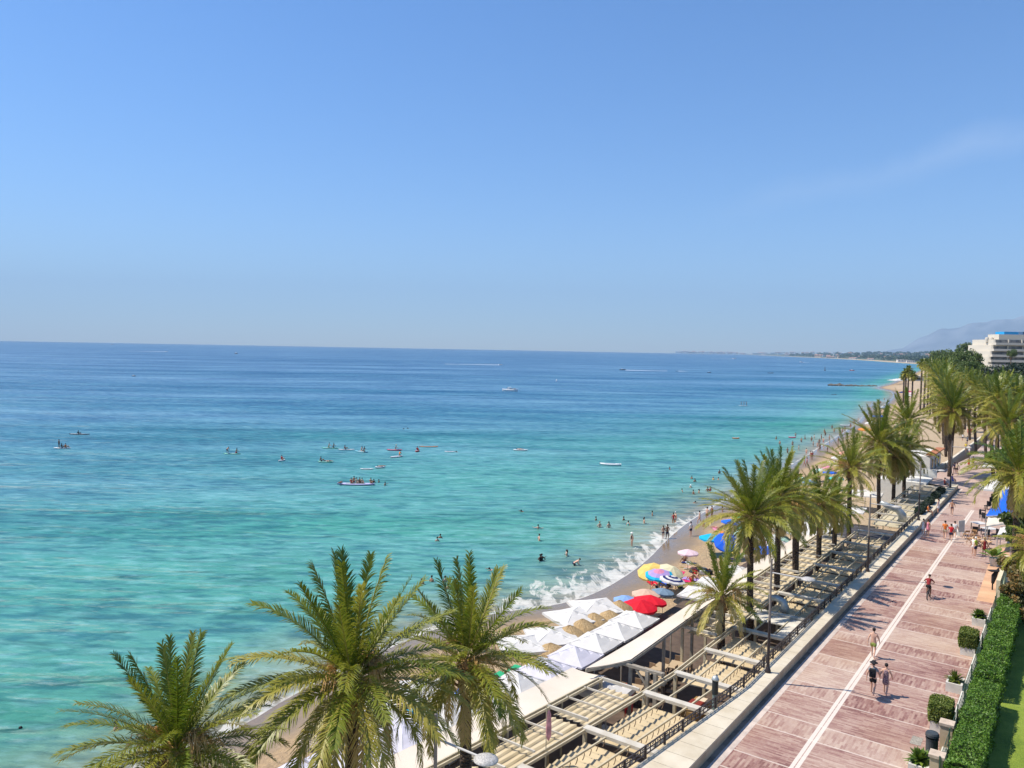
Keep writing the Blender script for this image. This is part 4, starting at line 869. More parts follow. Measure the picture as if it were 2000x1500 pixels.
walkers = [
 (1845, 1053, 'walk', 'walker in an orange T-shirt and white shorts left of the red shirt', 0, 1, 0, 'short', [('shirt', 'orange'), ('shorts', 'beige')], 1.05),
 (1857, 1058, 'walk', 'walker in a red shirt and dark shorts in the middle of three abreast', 0, 0, 0, 'short', [('shirt', 'red'), ('shorts', 'navy')], 1.0),
 (1864, 1052, 'walk', 'walker in a white shirt right of the red shirt', 0, 1, 0, 'short', [('shirt', 'white'), ('shorts', 'grey')], 1.0),
 (1803, 1045, 'stand', 'woman in a pale dress beside the low wall, left of the pink dress', 3.0, 1, 1, 'long', [('dress', 'white')], .95),
 (1812, 1047, 'stand', 'woman in a pink dress by the low wall with a tan bag', 2.6, 0, 1, 'long', [('dress', 'pink')], .98),
 (1832, 1003, 'stand', 'person in white leaning toward the planters at the wall', 1.4, 1, 1, 'long', [('dress', 'white')], 1.0),
 (1859, 1006, 'walk', 'shirtless man in dark trunks walking away alone past the planters', 0, 0, 1, 'short', [('trunks', 'navy')], 1.0),
 (1905, 1086, 'stand', 'person in a lime green top stooping beside the striped red clothes', 1.2, 1, 3, 'short', [('shirt', 'lime'), ('shorts', 'navy')], 1.0),
 (1922, 1087, 'stand', 'person in a red striped top near the terrace furniture', .5, 0, 2, 'hat', [('dress', 'darkred')], 1.0),
 (1901, 1083, 'stand', 'person in pale clothes left of the lime green top', 2.5, 1, 2, 'short', [('shirt', 'white'), ('shorts', 'white')], .95),
 (1892, 914, 'walk', 'walker in a red dress farther down the promenade', 0, 1, 1, 'long', [('dress', 'red')], 1.0),
 (1900, 912, 'walk', 'walker in black right of the red dress', 0, 0, 0, 'short', [('shirt', 'black'), ('shorts', 'black')], 1.0),
 (1869, 926, 'walk', 'walker in beige passing the last lamp post', 3.1, 0, 1, 'short', [('shirt', 'beige'), ('shorts', 'black')], 1.0),
 (1864, 925, 'stand', 'dark figure standing by the twin palm trunks', 0, 2, 0, 'short', [('shirt', 'navy'), ('shorts', 'black')], 1.0),
 (1893, 887, 'walk', 'walker in white near the first white parasol', 3.0, 1, 2, 'short', [('dress', 'white')], 1.0),
 (1886, 882, 'walk', 'walker in a yellow top before the white parasols', 3.0, 0, 1, 'short', [('shirt', 'yellow'), ('shorts', 'grey')], 1.0),
 (1880, 862, 'walk', 'walker in black and white deep down the promenade', 3.0, 1, 0, 'short', [('shirt', 'white'), ('shorts', 'black')], 1.0),
 (1891, 851, 'walk', 'left of two people in red deep down the promenade', 3.0, 1, 0, 'short', [('shirt', 'red'), ('shorts', 'red')], 1.05),
 (1896, 851, 'walk', 'right of two people in red deep down the promenade', 3.0, 1, 0, 'short', [('shirt', 'red'), ('shorts', 'red')], 1.05),
 (1889, 868, 'walk', 'walker in grey by the white parasol, deep down the promenade', 3.0, 1, 0, 'short', [('shirt', 'grey'), ('shorts', 'navy')], 1.0),
 (1846, 888, 'stand', 'person in blue beside the beach kiosk steps', 1.0, 1, 0, 'short', [('shirt', 'blue'), ('shorts', 'white')], 1.0),
 (1826, 912, 'stand', 'person in white at the kiosk terrace', 1.0, 1, 0, 'short', [('shirt', 'white'), ('shorts', 'white')], 1.0),
 (1815, 918, 'stand', 'dark-clothed person at the kiosk terrace', 1.0, 2, 0, 'short', [('shirt', 'black'), ('shorts', 'black')], 1.0),
]
for x, y, k, lab, rz, s_, h, stl, wear, sc in walkers: person(PL(x, y), k, lab, away+rz, s_, h, stl, wear, sc)
ws = PZ+.56-.42
for x, y, lab, c, c2 in ((1813, 1000, 'person in orange seated on the wall near the planters', 'orange', 'black'), (1845, 946, 'person in red seated on the wall by the last lamp post', 'red', 'navy'), (1860, 938, 'person in blue seated at the end of the low wall', 'blue', 'blue')):
    q = at(x, y, PZ+.56); q.z = ws; person(q, 'seat', lab, away-R(90), 0, 0, 'short', [('shirt', c), ('shorts', c2)])
# bathers standing in the shallows and swimming
wades = [ # px, py at the water line, depth below water, pose, skin, hair, style, wear, label
 (1218, 1016, 1.25, 'stand', 2, 0, 'short', [], 'dark-haired bather neck deep, left of the bather in turquoise'),
 (1227, 1026, 1.15, 'stand', 1, 0, 'short', [('swimsuit', 'turq')], 'slim bather chest deep right of the dark-haired one'),
 (1258, 1022, .95, 'stand', 1, 1, 'long', [('trunks', 'white')], 'bather with back turned waist deep in a white bikini'),
 (1274, 1007, 1.1, 'stand', 0, 0, 'short', [], 'bather chest deep right of the white bikini'),
 (1308, 917, 1.2, 'stand', 2, 0, 'short', [('swimsuit', 'navy')], 'lone dark bather far out beyond the group'),
 (1351, 935, 1.2, 'stand', 2, 0, 'short', [], 'bather neck deep at the top left of the swimming group'),
 (1357, 941, 1.15, 'stand', 0, 1, 'long', [], 'bather just below the top left head of the group'),
 (1393, 937, 1.2, 'stand', 0, 2, 'short', [('swimsuit', 'yellow')], 'bather in yellow near the palm leaves'),
 (1403, 937, 1.3, 'stand', 0, 0, 'short', [], 'head of a swimmer right of the bather in yellow'),
 (1349, 952, 1.3, 'stand', 1, 'white', 'hat', [], 'swimmer in a white cap in the group before the palms'),
 (1332, 961, 1.2, 'stand', 0, 0, 'short', [('swimsuit', 'turq')], 'bather left of the pair standing close'),
 (1354, 965, 1.05, 'hips', 2, 0, 'short', [], 'broad-shouldered bather waist deep in the group'),
 (1365, 963, 1.1, 'stand', 0, 0, 'long', [], 'bather right of the broad-shouldered one'),
 (1382, 960, 1.0, 'stand', 2, 0, 'short', [], 'left one of two bathers standing close together'),
 (1387, 959, 1.0, 'stand', 1, 0, 'long', [('swimsuit', 'red')], 'right one of two bathers standing close together'),
 (1405, 925, 1.0, 'stand', 2, 0, 'short', [('trunks', 'orange')], 'bather behind the left palm leaf tips'),
 (1051, 1033, 1.2, 'arms', 1, 0, 'short', [], 'bather with raised arms, upper one of two left of centre shallows'),
 (1053, 1056, .95, 'hips', 1, 1, 'short', [], 'bather waist deep below the one with raised arms'),
 (1055, 1096, 1.0, 'arms', 3, 0, 'short', [('swimsuit', 'black')], 'dark pair embracing in the water, nearer figure'),
 (1058, 1095, 1.0, 'hips', 3, 0, 'short', [('swimsuit', 'black')], 'dark pair embracing in the water, farther figure'),
 (1107, 1086, 1.05, 'arms', 1, 1, 'long', [('swimsuit', 'beige')], 'bather with one arm stretched left in the turquoise shallows'),
 (1124, 1104, .55, 'bend', 1, 1, 'short', [('shorts', 'navy')], 'bather in navy shorts bending forward knee deep'),
 (1164, 1016, 1.25, 'stand', 2, 1, 'short', [], 'dim head of the bather at the left of the shoulder-deep row'),
 (1171, 1030, .98, 'hips', 1, 2, 'short', [('trunks', 'navy')], 'pale bather waist deep second in the shoulder-deep row'),
 (1189, 1031, .95, 'stand', 1, 0, 'long', [('trunks', 'black')], 'long-haired bather in the middle of the shoulder-deep row'),
 (854, 1057, 1.25, 'stand', 1, 0, 'short', [], 'left of two heads in open turquoise water'),
 (860, 1051, 1.25, 'stand', 0, 0, 'short', [], 'right of two heads in open turquoise water'),
 (824, 1141, 1.2, 'stand', 0, 1, 'short', [], 'leftmost head of four just above the palm leaf tip'),
 (843, 1136, 1.15, 'stand', 0, 0, 'short', [], 'second head of four above the palm leaves'),
 (869, 1136, 1.2, 'stand', 1, 0, 'short', [], 'third head of four above the palm leaves'),
 (875, 1151, 1.2, 'stand', 0, 0, 'short', [], 'lowest head of four above the palm leaves'),
 (978, 1126, 1.2, 'stand', 3, 0, 'short', [('swimsuit', 'black')], 'dark-haired bather next to the floating one'),
 (227, 1424, 1.25, 'stand', 1, 0, 'short', [('swimsuit', 'magenta')], 'bather showing through the nearest palm, floating upright'),
 (22, 1424, 1.15, 'bend', 3, 0, 'short', [('shirt', 'black')], 'dark snorkeller at the bottom left corner of the sea'),
 (730, 943, 1.1, 'stand', 2, 0, 'short', [('swimsuit', 'black')], 'swimmer nearest the stern of the long paddleboard'),
 (740, 942, 1.25, 'stand', 2, 0, 'short', [], 'swimmer second from the stern of the long paddleboard'),
 (752, 948, 1.15, 'arms', 2, 0, 'short', [], 'swimmer third from the stern of the long paddleboard'),
 (1411, 1001, .9, 'stand', 0, 0, 'short', [('trunks', 'red')], 'bather just off the beach behind the palm leaves'),
]
for x, y, dz, k, s_, h, stl, wear, lab in wades: q = at(x, y, 0); q.z = -dz; person(q, k, lab, rng.uniform(0, 6.28) if k != 'bend' else -1.3, s_, h, stl, wear, group='bathers in the sea')
for x, y, rz, s_, lab in ((1019, 999, 1.8, 2, 'swimmer on the front in the middle of the bay'), (957, 1113, 1.9, 1, 'pale swimmer floating flat above the right palm'), (1357, 982, -1.4, 2, 'swimmer close to the breaking wave'), (892, 883, 1.5, 0, 'swimmer pushing a board, right of the orange kayak'), (789, 838, 1.5, 3, 'left of two dark swimmers beyond the boards'), (797, 837, 1.5, 3, 'right of two dark swimmers beyond the boards')):
    q = at(x, y, 0); q.z = .04; person(q, 'swim', lab, rz, s_, 0)
# people at the waterline and on the sand
def gpt(px, py, zg=.3):
    for _ in range(6): q = at(px, py, zg); zg = max(0.0, ground_z(q))
    q.z = zg; return q
sand = [
 (1234, 1067, 'stand', 'elderly wader in a black swimsuit and white hat in the breaking wave', 2.0, 1, 'white', 'hat', [('swimsuit', 'black')], 1, -.15),
 (1295, 1052, 'stand', 'woman in a dark bikini at the foam edge beside a taller man', .3, 1, 1, 'long', [('trunks', 'navy'), ('bikini_top', 'navy')], .96, -.1),
 (1303, 1052, 'hips', 'man with hands on hips at the foam edge', -2.6, 2, 0, 'short', [('shorts', 'navy')], 1.04, -.1),
 (1315, 1022, 'stand', 'bather standing in knee deep foam in a red swimsuit', 0, 0, 0, 'short', [('swimsuit', 'red')], 1, -.35),
 (1319, 1020, 'stand', 'bather standing in knee deep foam right of the red swimsuit', 2, 1, 3, 'short', [('shorts', 'grey')], 1, -.35),
 (1349, 1047, 'stand', 'person in a striped top and dark shorts on the wet sand', .6, 1, 0, 'short', [('shirt', 'white'), ('shorts', 'navy')], 1, 0),
 (1366, 1024, 'walk', 'person walking on the wet sand left of the palm leaf tips', 1, 1, 0, 'short', [('trunks', 'darkred')], 1, 0),
 (1381, 1017, 'hips', 'broad man standing on the wet sand under the palm leaves', 2, 1, 0, 'short', [('shorts', 'darkred')], 1.05, 0),
 (1390, 1013, 'stand', 'person half hidden by palm leaves at the waterline', 2, 2, 0, 'short', [('trunks', 'navy')], 1, 0),
 (1374, 1028, 'kneel', 'child crouching on the wet sand beneath the palm leaf', 2, 0, 1, 'short', [('trunks', 'orange')], .75, 0),
 (1338, 1096, 'sit', 'woman sitting under the pale pink parasol', 2.4, 2, 0, 'long', [('trunks', 'magenta'), ('bikini_top', 'magenta')], 1, 0),
 (1272, 1142, 'stand', 'dark figure standing below the rainbow parasol', 2.4, 3, 0, 'short', [('shorts', 'black')], 1, 0),
 (1322, 1150, 'bend', 'bather in a white cap bending over beside the striped parasol', .8, 2, 'white', 'hat', [('shorts', 'navy')], 1, 0),
 (1299, 1163, 'bend', 'person in blue-grey bending behind the red parasols', 1.2, 0, 1, 'short', [('shirt', 'grey'), ('trunks', 'navy')], 1, 0),
 (1200, 1192, 'sit', 'reddish seated sunbather beside the white square parasol', .4, 2, 0, 'short', [('shorts', 'darkred')], 1, 0),
 (1163, 1222, 'sit', 'person in yellow-green at the foot of the white square parasol', 1.9, 0, 0, 'short', [('shirt', 'lime'), ('shorts', 'navy')], 1, 0),
 (1444, 1070, 'stand', 'person in olive beside the blue tilted parasol', .5, 0, 1, 'short', [('shorts', 'olive')], 1.02, 0),
 (1460, 1072, 'stand', 'person in a white top right of the person in olive', 2.2, 1, 1, 'long', [('shirt', 'white'), ('trunks', 'white')], 1, 0),
 (1400, 1032, 'lie', 'sunbather on a pink towel near the blue beach umbrellas', 1.0, 0, 1, 'long', [('trunks', 'pink')], 1, 0),
 (1498, 1020, 'sit', 'sunbather in dark red sitting right of the second palm trunk', 1.8, 2, 0, 'short', [('shirt', 'darkred')], 1, 0),
 (1362, 1130, 'sit', 'sunbather sitting above the short palm, in purple', 1.5, 1, 0, 'long', [('trunks', 'purple'), ('bikini_top', 'purple')], 1, 0),
 (1352, 1135, 'sit', 'sunbather left of the one in purple', .5, 0, 1, 'short', [('shorts', 'red')], 1, 0),
 (1352, 1112, 'lie', 'sunbather lying on the towels under the pink parasol side', .9, 1, 1, 'long', [('swimsuit', 'black')], 1, 0),
 (1371, 1112, 'lie', 'sunbather in blue lying nearer the short palm', .9, 0, 1, 'long', [('swimsuit', 'turq')], 1, 0),
 (661, 1487, 'stand', 'man in blue trunks standing below the big palm', 2.2, 2, 0, 'short', [('shorts', 'blue')], 1, 0),
 (650, 1488, 'stand', 'woman in a red top beside the man in blue trunks', .6, 1, 1, 'long', [('dress', 'white'), ('bikini_top', 'red')], .97, 0),
 (1085, 1318, 'sit', 'sunbather in blue and white behind the palm leaves', 1.2, 1, 0, 'short', [('shorts', 'purple')], 1, 0),
 (1020, 1330, 'sit', 'sunbather in a striped top right of the green lounger', 1.2, 1, 0, 'short', [('shirt', 'purple')], 1, 0),
 (1030, 1340, 'lie', 'dark sunbather near the thatched shades', .9, 2, 0, 'short', [('shorts', 'black')], 1, 0),
 (1583, 897, 'stand', 'person in red at the waterline far up the beach', .5, 1, 0, 'short', [('swimsuit', 'red')], 1, 0),
 (1586, 899, 'stand', 'person in dark red beside the one in red at the far waterline', 2.5, 2, 0, 'short', [('swimsuit', 'darkred')], 1.1, 0),
 (1571, 912, 'walk', 'left of a walking pair at the far waterline', 1, 0, 0, 'short', [('trunks', 'purple')], 1, 0),
 (1576, 911, 'walk', 'right of a walking pair at the far waterline', 1, 2, 0, 'short', [('shirt', 'pink')], 1, 0),
 (1616, 884, 'stand', 'dark-haired person standing left of the golden-stalked palm', 1, 2, 0, 'short', [('trunks', 'black')], 1, 0),
 (1637, 868, 'stand', 'person in red partly behind the golden-stalked palm', 1, 2, 0, 'short', [('shirt', 'red')], 1, 0),
 (1430, 1055, 'sit', 'sunbather sitting in the shade of the dark blue umbrella', 1, 2, 0, 'short', [('shorts', 'black')], 1, 0),
 (1286, 1150, 'sit', 'bather seated in the shade of the striped parasol', 1, 1, 0, 'short', [('shorts', 'navy')], 1, 0),
]
for x, y, k, lab, rz, s_, h, stl, wear, sc, dz in sand:
    q = gpt(x, y); q.z += dz; person(q, k, lab, rz, s_, h, stl, wear, sc)
# small far bathers
fars = [(1585, 862), (1590, 858), (1600, 868), (1604, 858), (1608, 866), (1612, 852), (1620, 860), (1597, 875), (1572, 858), (1565, 864), (1645, 848), (1650, 842), (1548, 870), (1560, 880), (1538, 885), (1516, 858), (1575, 888), (1601, 882), (1588, 872), (1629, 845), (1640, 856), (1523, 868), (1554, 852), (1661, 838), (1668, 830), (1676, 826), (1625, 838), (1610, 846), (1690, 818), (1697, 812), (1684, 800), (1700, 803), (1712, 795), (1720, 788), (1727, 782)]
for k, (x, y) in enumerate(fars):
    q = at(x, y, 0); d = float(sdist(np.array([q.x]), np.array([q.y]))[0])
    if d > 0: q.z = -min(1.2, .25+d*.05)
    else: q.z = ground_z(q)
    person(q, ('stand', 'hips', 'walk')[k % 3], f'tiny distant bather in {("red", "navy", "black", "orange")[k % 4]} trunks, '+('in the water before the golden-stalked palm' if x < 1600 else 'at the waterline left of the broad green palm' if x < 1670 else 'near the start of the far sand spit'), k*1.3, k % 3, k % 2, 'short', [('trunks', ('red', 'navy', 'black', 'orange')[k % 4])], group='distant bathers off the far beach')
# ------------------------------------------------------------------ beach umbrellas: canopy of eight gores, valance, ribs, pole, finial
WHT = mat('white_cloth', (.66, .64, .60), .85, var=.05, vscale=2, trans=.15)
WHL = mat('lilac_white_cloth', (.62, .60, .66), .85, var=.05, vscale=2, trans=.15)
steelp = mat('steel_pole', (.5, .5, .48), .4, metal=.4)
def canopy_mesh(Rr, H, gores=8, rings=5, dome=.5):
    V = [(0, 0, H)]; F_ = []; mi = []; seg = gores*2
    for k in range(1, rings+1):
        q = k/rings; z = H*(1-q)**(1-.35*dome)*(1) if k < rings else 0
        for j in range(seg):
            a = 2*math.pi*j/seg; cut = 1 if j % 2 == 0 else .955-.0*q; zz = z-(.035*q if j % 2 else 0); V.append((Rr*q*cut*math.cos(a), Rr*q*cut*math.sin(a), zz))
    for j in range(seg): F_.append((0, 1+j, 1+(j+1) % seg)); mi.append((0, j))
    for k in range(rings-1):
        for j in range(seg): a = 1+k*seg; F_.append((a+j, a+seg+j, a+seg+(j+1) % seg, a+(j+1) % seg)); mi.append((k+1, j))
    b0 = 1+(rings-1)*seg; n = len(V)
    for j in range(seg): x, y, z = V[b0+j]; V.append((x*1.005, y*1.005, z-(.10 if j % 2 == 0 else .14)))
    for j in range(seg): F_.append((b0+j, n+j, n+(j+1) % seg, b0+(j+1) % seg)); mi.append((rings-1, j))
    return V, F_, mi
def canopy(style, Rr=1.0, H=.34):
    V, F_, mi = canopy_mesh(Rr, H); me = bpy.data.meshes.new('canopy'); me.from_pydata(V, [], F_)
    for k in range(3): me.materials.append(WHT)
    for p, (r, j) in zip(me.polygons, mi):
        p.material_index = 0 if style == 'plain' else ((j//2) % 2 if style == 'gore' else (r % 2 if style == 'ring' else (0 if r >= 4 else (1 if r >= 2 else 2))))
    return me
CAN = {s: canopy(s) for s in ('plain', 'gore', 'ring', 'three')}
UG = 'beach umbrellas on the sand'
def umbrella(px, py, style, c, label, Rr=1.05, h=2.0, tilt=(0, 0), zc=None):
    """px,py = centre of the canopy in view"""
    q = at(px, py, 2.6)
    for _ in range(4): g = ground_z(q); q = at(px, py, g+h)
    g = ground_z(q); root = empty('beach_umbrella', (q.x, q.y, g)); tag(root, label, 'beach umbrella', UG)
    o = bpy.data.objects.new('canopy', CAN[style]); link(o, root); o.location = (0, 0, h-.12); o.scale = (Rr,)*3; o.rotation_euler = (tilt[0], tilt[1], .3)
    for k in range(3):
        o.material_slots[k].link = 'OBJECT'; o.material_slots[k].material = cmat2(c[min(k, len(c)-1)])
    m = MB(); top = Vector((0, 0, h+.2)); m.tube([(0, 0, -.25), (0, 0, h*.55), top-Vector((tilt[1]*-.0, 0, 0))], .022, 6); m.build('pole', steelp, root)
    m = MB()
    for k in range(8): a = k*math.pi/4+.3; m.tube([(0, 0, h-.25), (.55*Rr*math.cos(a), .55*Rr*math.sin(a), h-.02)], .008, 3)
    rb = m.build('ribs', steelp, o.parent); rb.rotation_euler = (0, 0, 0)
    return root
C2 = {'ured': (.78, .01, .03), 'ublue': (.01, .12, .72), 'ublue2': (.02, .17, .80), 'ucyan': (.01, .45, .72), 'uturq': (.08, .55, .50), 'umint': (.45, .70, .60), 'uyel': (.80, .58, .16), 'upale': (.80, .74, .48), 'usky': (.25, .42, .74), 'uslate': (.20, .30, .40), 'upeach': (.70, .48, .36), 'upink': (.80, .62, .66), 'umag': (.70, .03, .16), 'uwhite': (.72, .71, .68), 'unavy': (.02, .03, .14), 'ugreen': (.04, .45, .22), 'ulilac': (.45, .34, .66), 'urose': (.74, .28, .42), 'uyg': (.5, .62, .1), 'usalmon': (.78, .40, .32), 'uorange': (.80, .28, .06)}
def cmat2(c): return mat('cloth_'+c, C2[c], .75, var=.06, vscale=3, trans=.25)
umb = [
 (1271, 1113, 'gore', ('uyel', 'uyel'), 'golden yellow beach umbrella behind the rainbow one', 1.25, (.25, -.35)),
 (1312, 1112, 'gore', ('upale', 'upale'), 'pale cream-yellow beach umbrella behind the striped one', 1.15, (.3, .2)),
 (1287, 1119, 'three', ('ucyan', 'ulilac', 'urose'), 'rainbow ringed beach umbrella, turquoise with lilac and pink rings', 1.25, (.12, -.1)),
 (1314, 1130, 'ring', ('uwhite', 'unavy'), 'navy and white striped beach umbrella', 1.15, (.05, .15)),
 (1222, 1168, 'gore', ('usky', 'usky'), 'small light blue beach umbrella left of the red pair', 1.0, (.0, 0)),
 (1251, 1180, 'gore', ('ured', 'ured'), 'lower red beach umbrella next to the white canopies', 1.35, (.1, 0)),
 (1270, 1170, 'gore', ('ured', 'ured'), 'upper red beach umbrella overlapping its red twin', 1.35, (-.05, .1)),
 (1262, 1157, 'gore', ('upeach', 'upeach'), 'peach-coloured beach umbrella behind the red pair', 1.2, (0, 0)),
 (1295, 1153, 'gore', ('uslate', 'uslate'), 'slate blue beach umbrella right of the peach one', .95, (0, .1)),
 (1344, 1077, 'gore', ('upink', 'upink'), 'pale pink beach umbrella over the sitting woman', 1.05, (0, 0)),
 (1390, 1048, 'gore', ('ucyan', 'ucyan'), 'bright cyan beach umbrella beside the tilted dark blue one', 1.35, (0, 0)),
 (1420, 1056, 'gore', ('ublue', 'ublue'), 'tilted deep blue beach umbrella touching the cyan one', 1.35, (.5, -.35)),
 (1500, 1073, 'gore', ('ublue2', 'ublue2'), 'deep blue beach umbrella between two palm trunks', 1.35, (.1, .1)),
 (1427, 1018, 'gore', ('ublue2', 'ublue2'), 'blue beach umbrella left of the tent behind the palms', 1.1, (0, .1)),
 (1443, 1020, 'gore', ('ublue', 'usky'), 'blue beach umbrella right of its blue neighbour', 1.0, (0, 0)),
 (1455, 1008, 'gore', ('ugreen', 'uyg'), 'green and yellow beach umbrella beside the left palm trunk', 1.3, (.1, .2)),
 (1446, 1006, 'gore', ('uyg', 'uyg'), 'yellow-green beach umbrella touching the green one', 1.1, (.1, 0)),
 (1462, 1030, 'gore', ('uturq', 'uturq'), 'turquoise beach umbrella left of the trunk', 1.3, (0, 0)),
 (1483, 1033, 'gore', ('uturq', 'uturq'), 'turquoise beach umbrella right of the trunk', 1.0, (0, 0)),
 (1454, 1039, 'gore', ('umint', 'umint'), 'mint white beach umbrella below the turquoise one', 1.25, (0, 0)),
 (1534, 1052, 'gore', ('umint', 'umint'), 'mint beach umbrella right of the second trunk', 1.2, (.2, .4)),
 (1603, 918, 'gore', ('umint', 'uwhite'), 'white and blue beach umbrella far up the beach', 1.4, (0, 0)),
 (1616, 913, 'plain', ('urose',), 'rose beach umbrella far up the beach', 1.4, (0, 0)),
 (1627, 902, 'plain', ('upink',), 'pink beach umbrella behind the golden-stalked palm', 1.3, (0, 0)),
 (1620, 921, 'plain', ('ublue2',), 'small royal blue beach umbrella far up the beach', 1.1, (0, 0)),
 (1569, 936, 'plain', ('umint',), 'mint beach umbrella among the far palm leaves', 1.4, (0, 0)),
 (1583, 941, 'plain', ('uslate',), 'grey-blue beach umbrella among the far palm leaves', 1.2, (0, 0)),
 (1633, 933, 'plain', ('uturq',), 'turquoise beach umbrella near the golden-stalked palm trunk', 1.2, (0, 0)),
 (1738, 884, 'plain', ('ublue2',), 'blue beach umbrella between the drooping palms', 1.4, (0, 0)),
 (1773, 764, 'plain', ('umag',), 'magenta beach umbrella on the far sand spit', 2.0, (0, 0)),
 (1781, 768, 'plain', ('upink',), 'pink beach umbrella on the far sand spit', 2.0, (0, 0)),
 (1775, 772, 'plain', ('uwhite',), 'white beach umbrella on the far sand spit', 2.0, (0, 0)),
 (1762, 766, 'plain', ('unavy',), 'navy beach umbrella on the far sand spit', 1.8, (0, 0)),
 (1652, 884, 'plain', ('usalmon',), 'salmon beach umbrella far up the beach behind palm leaves', 1.5, (0, 0)),
 (1640, 893, 'plain', ('uwhite',), 'white beach umbrella far up the beach behind palm leaves', 1.5, (0, 0)),
 (1690, 838, 'plain', ('uorange',), 'orange beach umbrella in the far crowd', 1.8, (0, 0)),
 (1702, 826, 'plain', ('uwhite',), 'white beach umbrella in the far crowd', 1.8, (0, 0)),
 (1716, 812, 'plain', ('ublue2',), 'blue beach umbrella in the far crowd', 1.8, (0, 0)),
]
for x, y, st_, c, lab, r, tl in umb: umbrella(x, y, st_, c, lab, r, 2.0, tl)
# square market parasols
def market(pos, size, rise, label, m=WHT, h=2.5, rz=ANG, group=None, name='market_parasol', val=.18, cat='parasol'):
    root = empty(name, pos, rz); tag(root, label, cat, group); s = size/2
    V = []; F_ = []; n = 6
    for i in range(n+1):
        for j in range(n+1):
            x, y = -s+size*i/n, -s+size*j/n; q = max(abs(x), abs(y))/s; d = 1-abs(abs(x)-abs(y))/s
            V.append((x, y, h+rise*(1-q)-.06*math.sin(q*math.pi)-.05*q*(1-d)))
    for i in range(n):
        for j in range(n): a = i*(n+1)+j; F_.append((a, a+n+1, a+n+2, a+1))
    ring = [i*(n+1) for i in range(n+1)]+[n*(n+1)+j for j in range(1, n+1)]+[i*(n+1)+n for i in range(n-1, -1, -1)]+[j for j in range(n-1, 0, -1)]
    b_ = len(V)
    for k, i in enumerate(ring): V.append((V[i][0]*1.01, V[i][1]*1.01, V[i][2]-val-(.03 if k % 2 else 0)))
    for k in range(len(ring)): F_.append((ring[k], ring[(k+1) % len(ring)], b_+(k+1) % len(ring), b_+k))
    npm = bpy.data.meshes.new('canopy'); npm.from_pydata(V, [], F_); npm.materials.append(m); put_mesh(npm, 'canopy', root)
    mb = MB(); mb.tube([(0, 0, 0), (0, 0, h+rise-.02)], .04, 8); mb.build('pole', steelp, root)
    mb = MB()
    for sx_ in (-1, 1):
        for sy in (-1, 1): mb.tube([(0, 0, h+rise-.05), (s*sx_*.97, s*sy*.97, h-.03)], .014, 4)
    mb.build('ribs', steelp, root); mb = MB(); mb.box((0, 0, .06), (.6, .6, .12)); mb.build('base', mat('concrete', (.4, .39, .36), .9), root)
    return root
TG = 'joined white canopies in front of the restaurants'
rowp = [(29.3, 0, 'nearest white canopy of the joined row below the two palms'), (31.9, 0, 'second white canopy of the joined row, partly under palm leaves'), (34.5, 0, 'third white canopy of the joined row, beside the awning corner'), (37.2, 0, 'fourth white canopy of the joined row, at the pointed awning corner'), (39.9, 0, 'fifth white canopy of the joined row'), (42.6, 0, 'sixth white canopy of the joined row'), (45.3, 0, 'seventh white canopy of the joined row'), (48.0, 0, 'last white canopy of the joined row, next to the red umbrellas')]
for k, (s, _, lab) in enumerate(rowp): market(sb(s, -24.15-(.1 if k % 2 else 0), 1.0), 2.66, .62, lab, WHL if k in (3, 4) else WHT, 2.45, group=TG, val=.10)
for s, t_, sz, lab in ((14, -24.6, 3.0, 'lilac-white canopy at the bottom edge left of the lamp post'), (17.2, -24.6, 3.0, 'lilac-white canopy second from the bottom edge'), (20.4, -24.6, 3.0, 'lilac-white canopy third from the bottom edge'), (23.5, -24.6, 2.9, 'white canopy between the trunks of the two near palms'), (26.4, -24.4, 2.7, 'white canopy just right of the third palm trunk')): market(sb(s, t_, 1.0), sz, .4, lab, WHL, 2.45, group=TG, val=.1)
for x, y, sz, lab, rz in ((1163, 1181, 3.3, 'big white square parasol on the sand nearest the water', .3), (1119, 1201, 3.2, 'white square parasol left of the big one', .5), (1078, 1240, 3.2, 'white square parasol partly behind palm leaves', .2), (1020, 1255, 3.0, 'white square parasol seen through palm fronds', .2), (835, 1345, 2.9, 'white parasol between the two near palms', .2), (722, 1385, 3.0, 'white square parasol behind the big palm trunk', .3)):
    q = at(x, y, 3.3); g = ground_z(q); market((q.x, q.y, g), sz, .42, lab, WHT, 2.5, rz=rz, group='free-standing white parasols on the sand', val=.16)
for x, y, sz, lab in ((1185, 1338, 2.4, 'white parasol standing inside the open restaurant bay'), ):
    q = at(x, y, 3.6); market((q.x, q.y, 1.04), sz, .3, lab, WHT, 2.4, val=.25)
# low white tent sails further along the beach
for x, y, sz, lab in ((1455, 1160, 2.6, 'white canopy left of the short palm'), (1368, 1155, 2.9, 'grey-white slanted canopy above the short palm fronds'), (1395, 1135, 2.8, 'lilac-white canopy right above the short palm'), (1440, 1112, 2.6, 'cream canopy beside the left tall trunk'), (1520, 1062, 2.4, 'white canopy right of the deep blue umbrella'), (1492, 1045, 2.6, 'white canopy behind the second tall trunk'), (1545, 1030, 3.4, 'white canopy under the drooping palm leaves'), (1566, 1035, 3.2, 'cream canopy above the flat awning'), (1690, 965, 4.2, 'steep white tent left of the broad palm'), (1575, 1010, 3.0, 'white canopy at the drooping palm trunk'), (1655, 995, 4.0, 'white tent roof left of the dark gap')):
    q = at(x, y, 3.2); g = ground_z(q); market((q.x, q.y, g), sz, .55, lab, WHT, 2.3, rz=ANG+.1, group='white canopies at the back of the beach', val=.12)
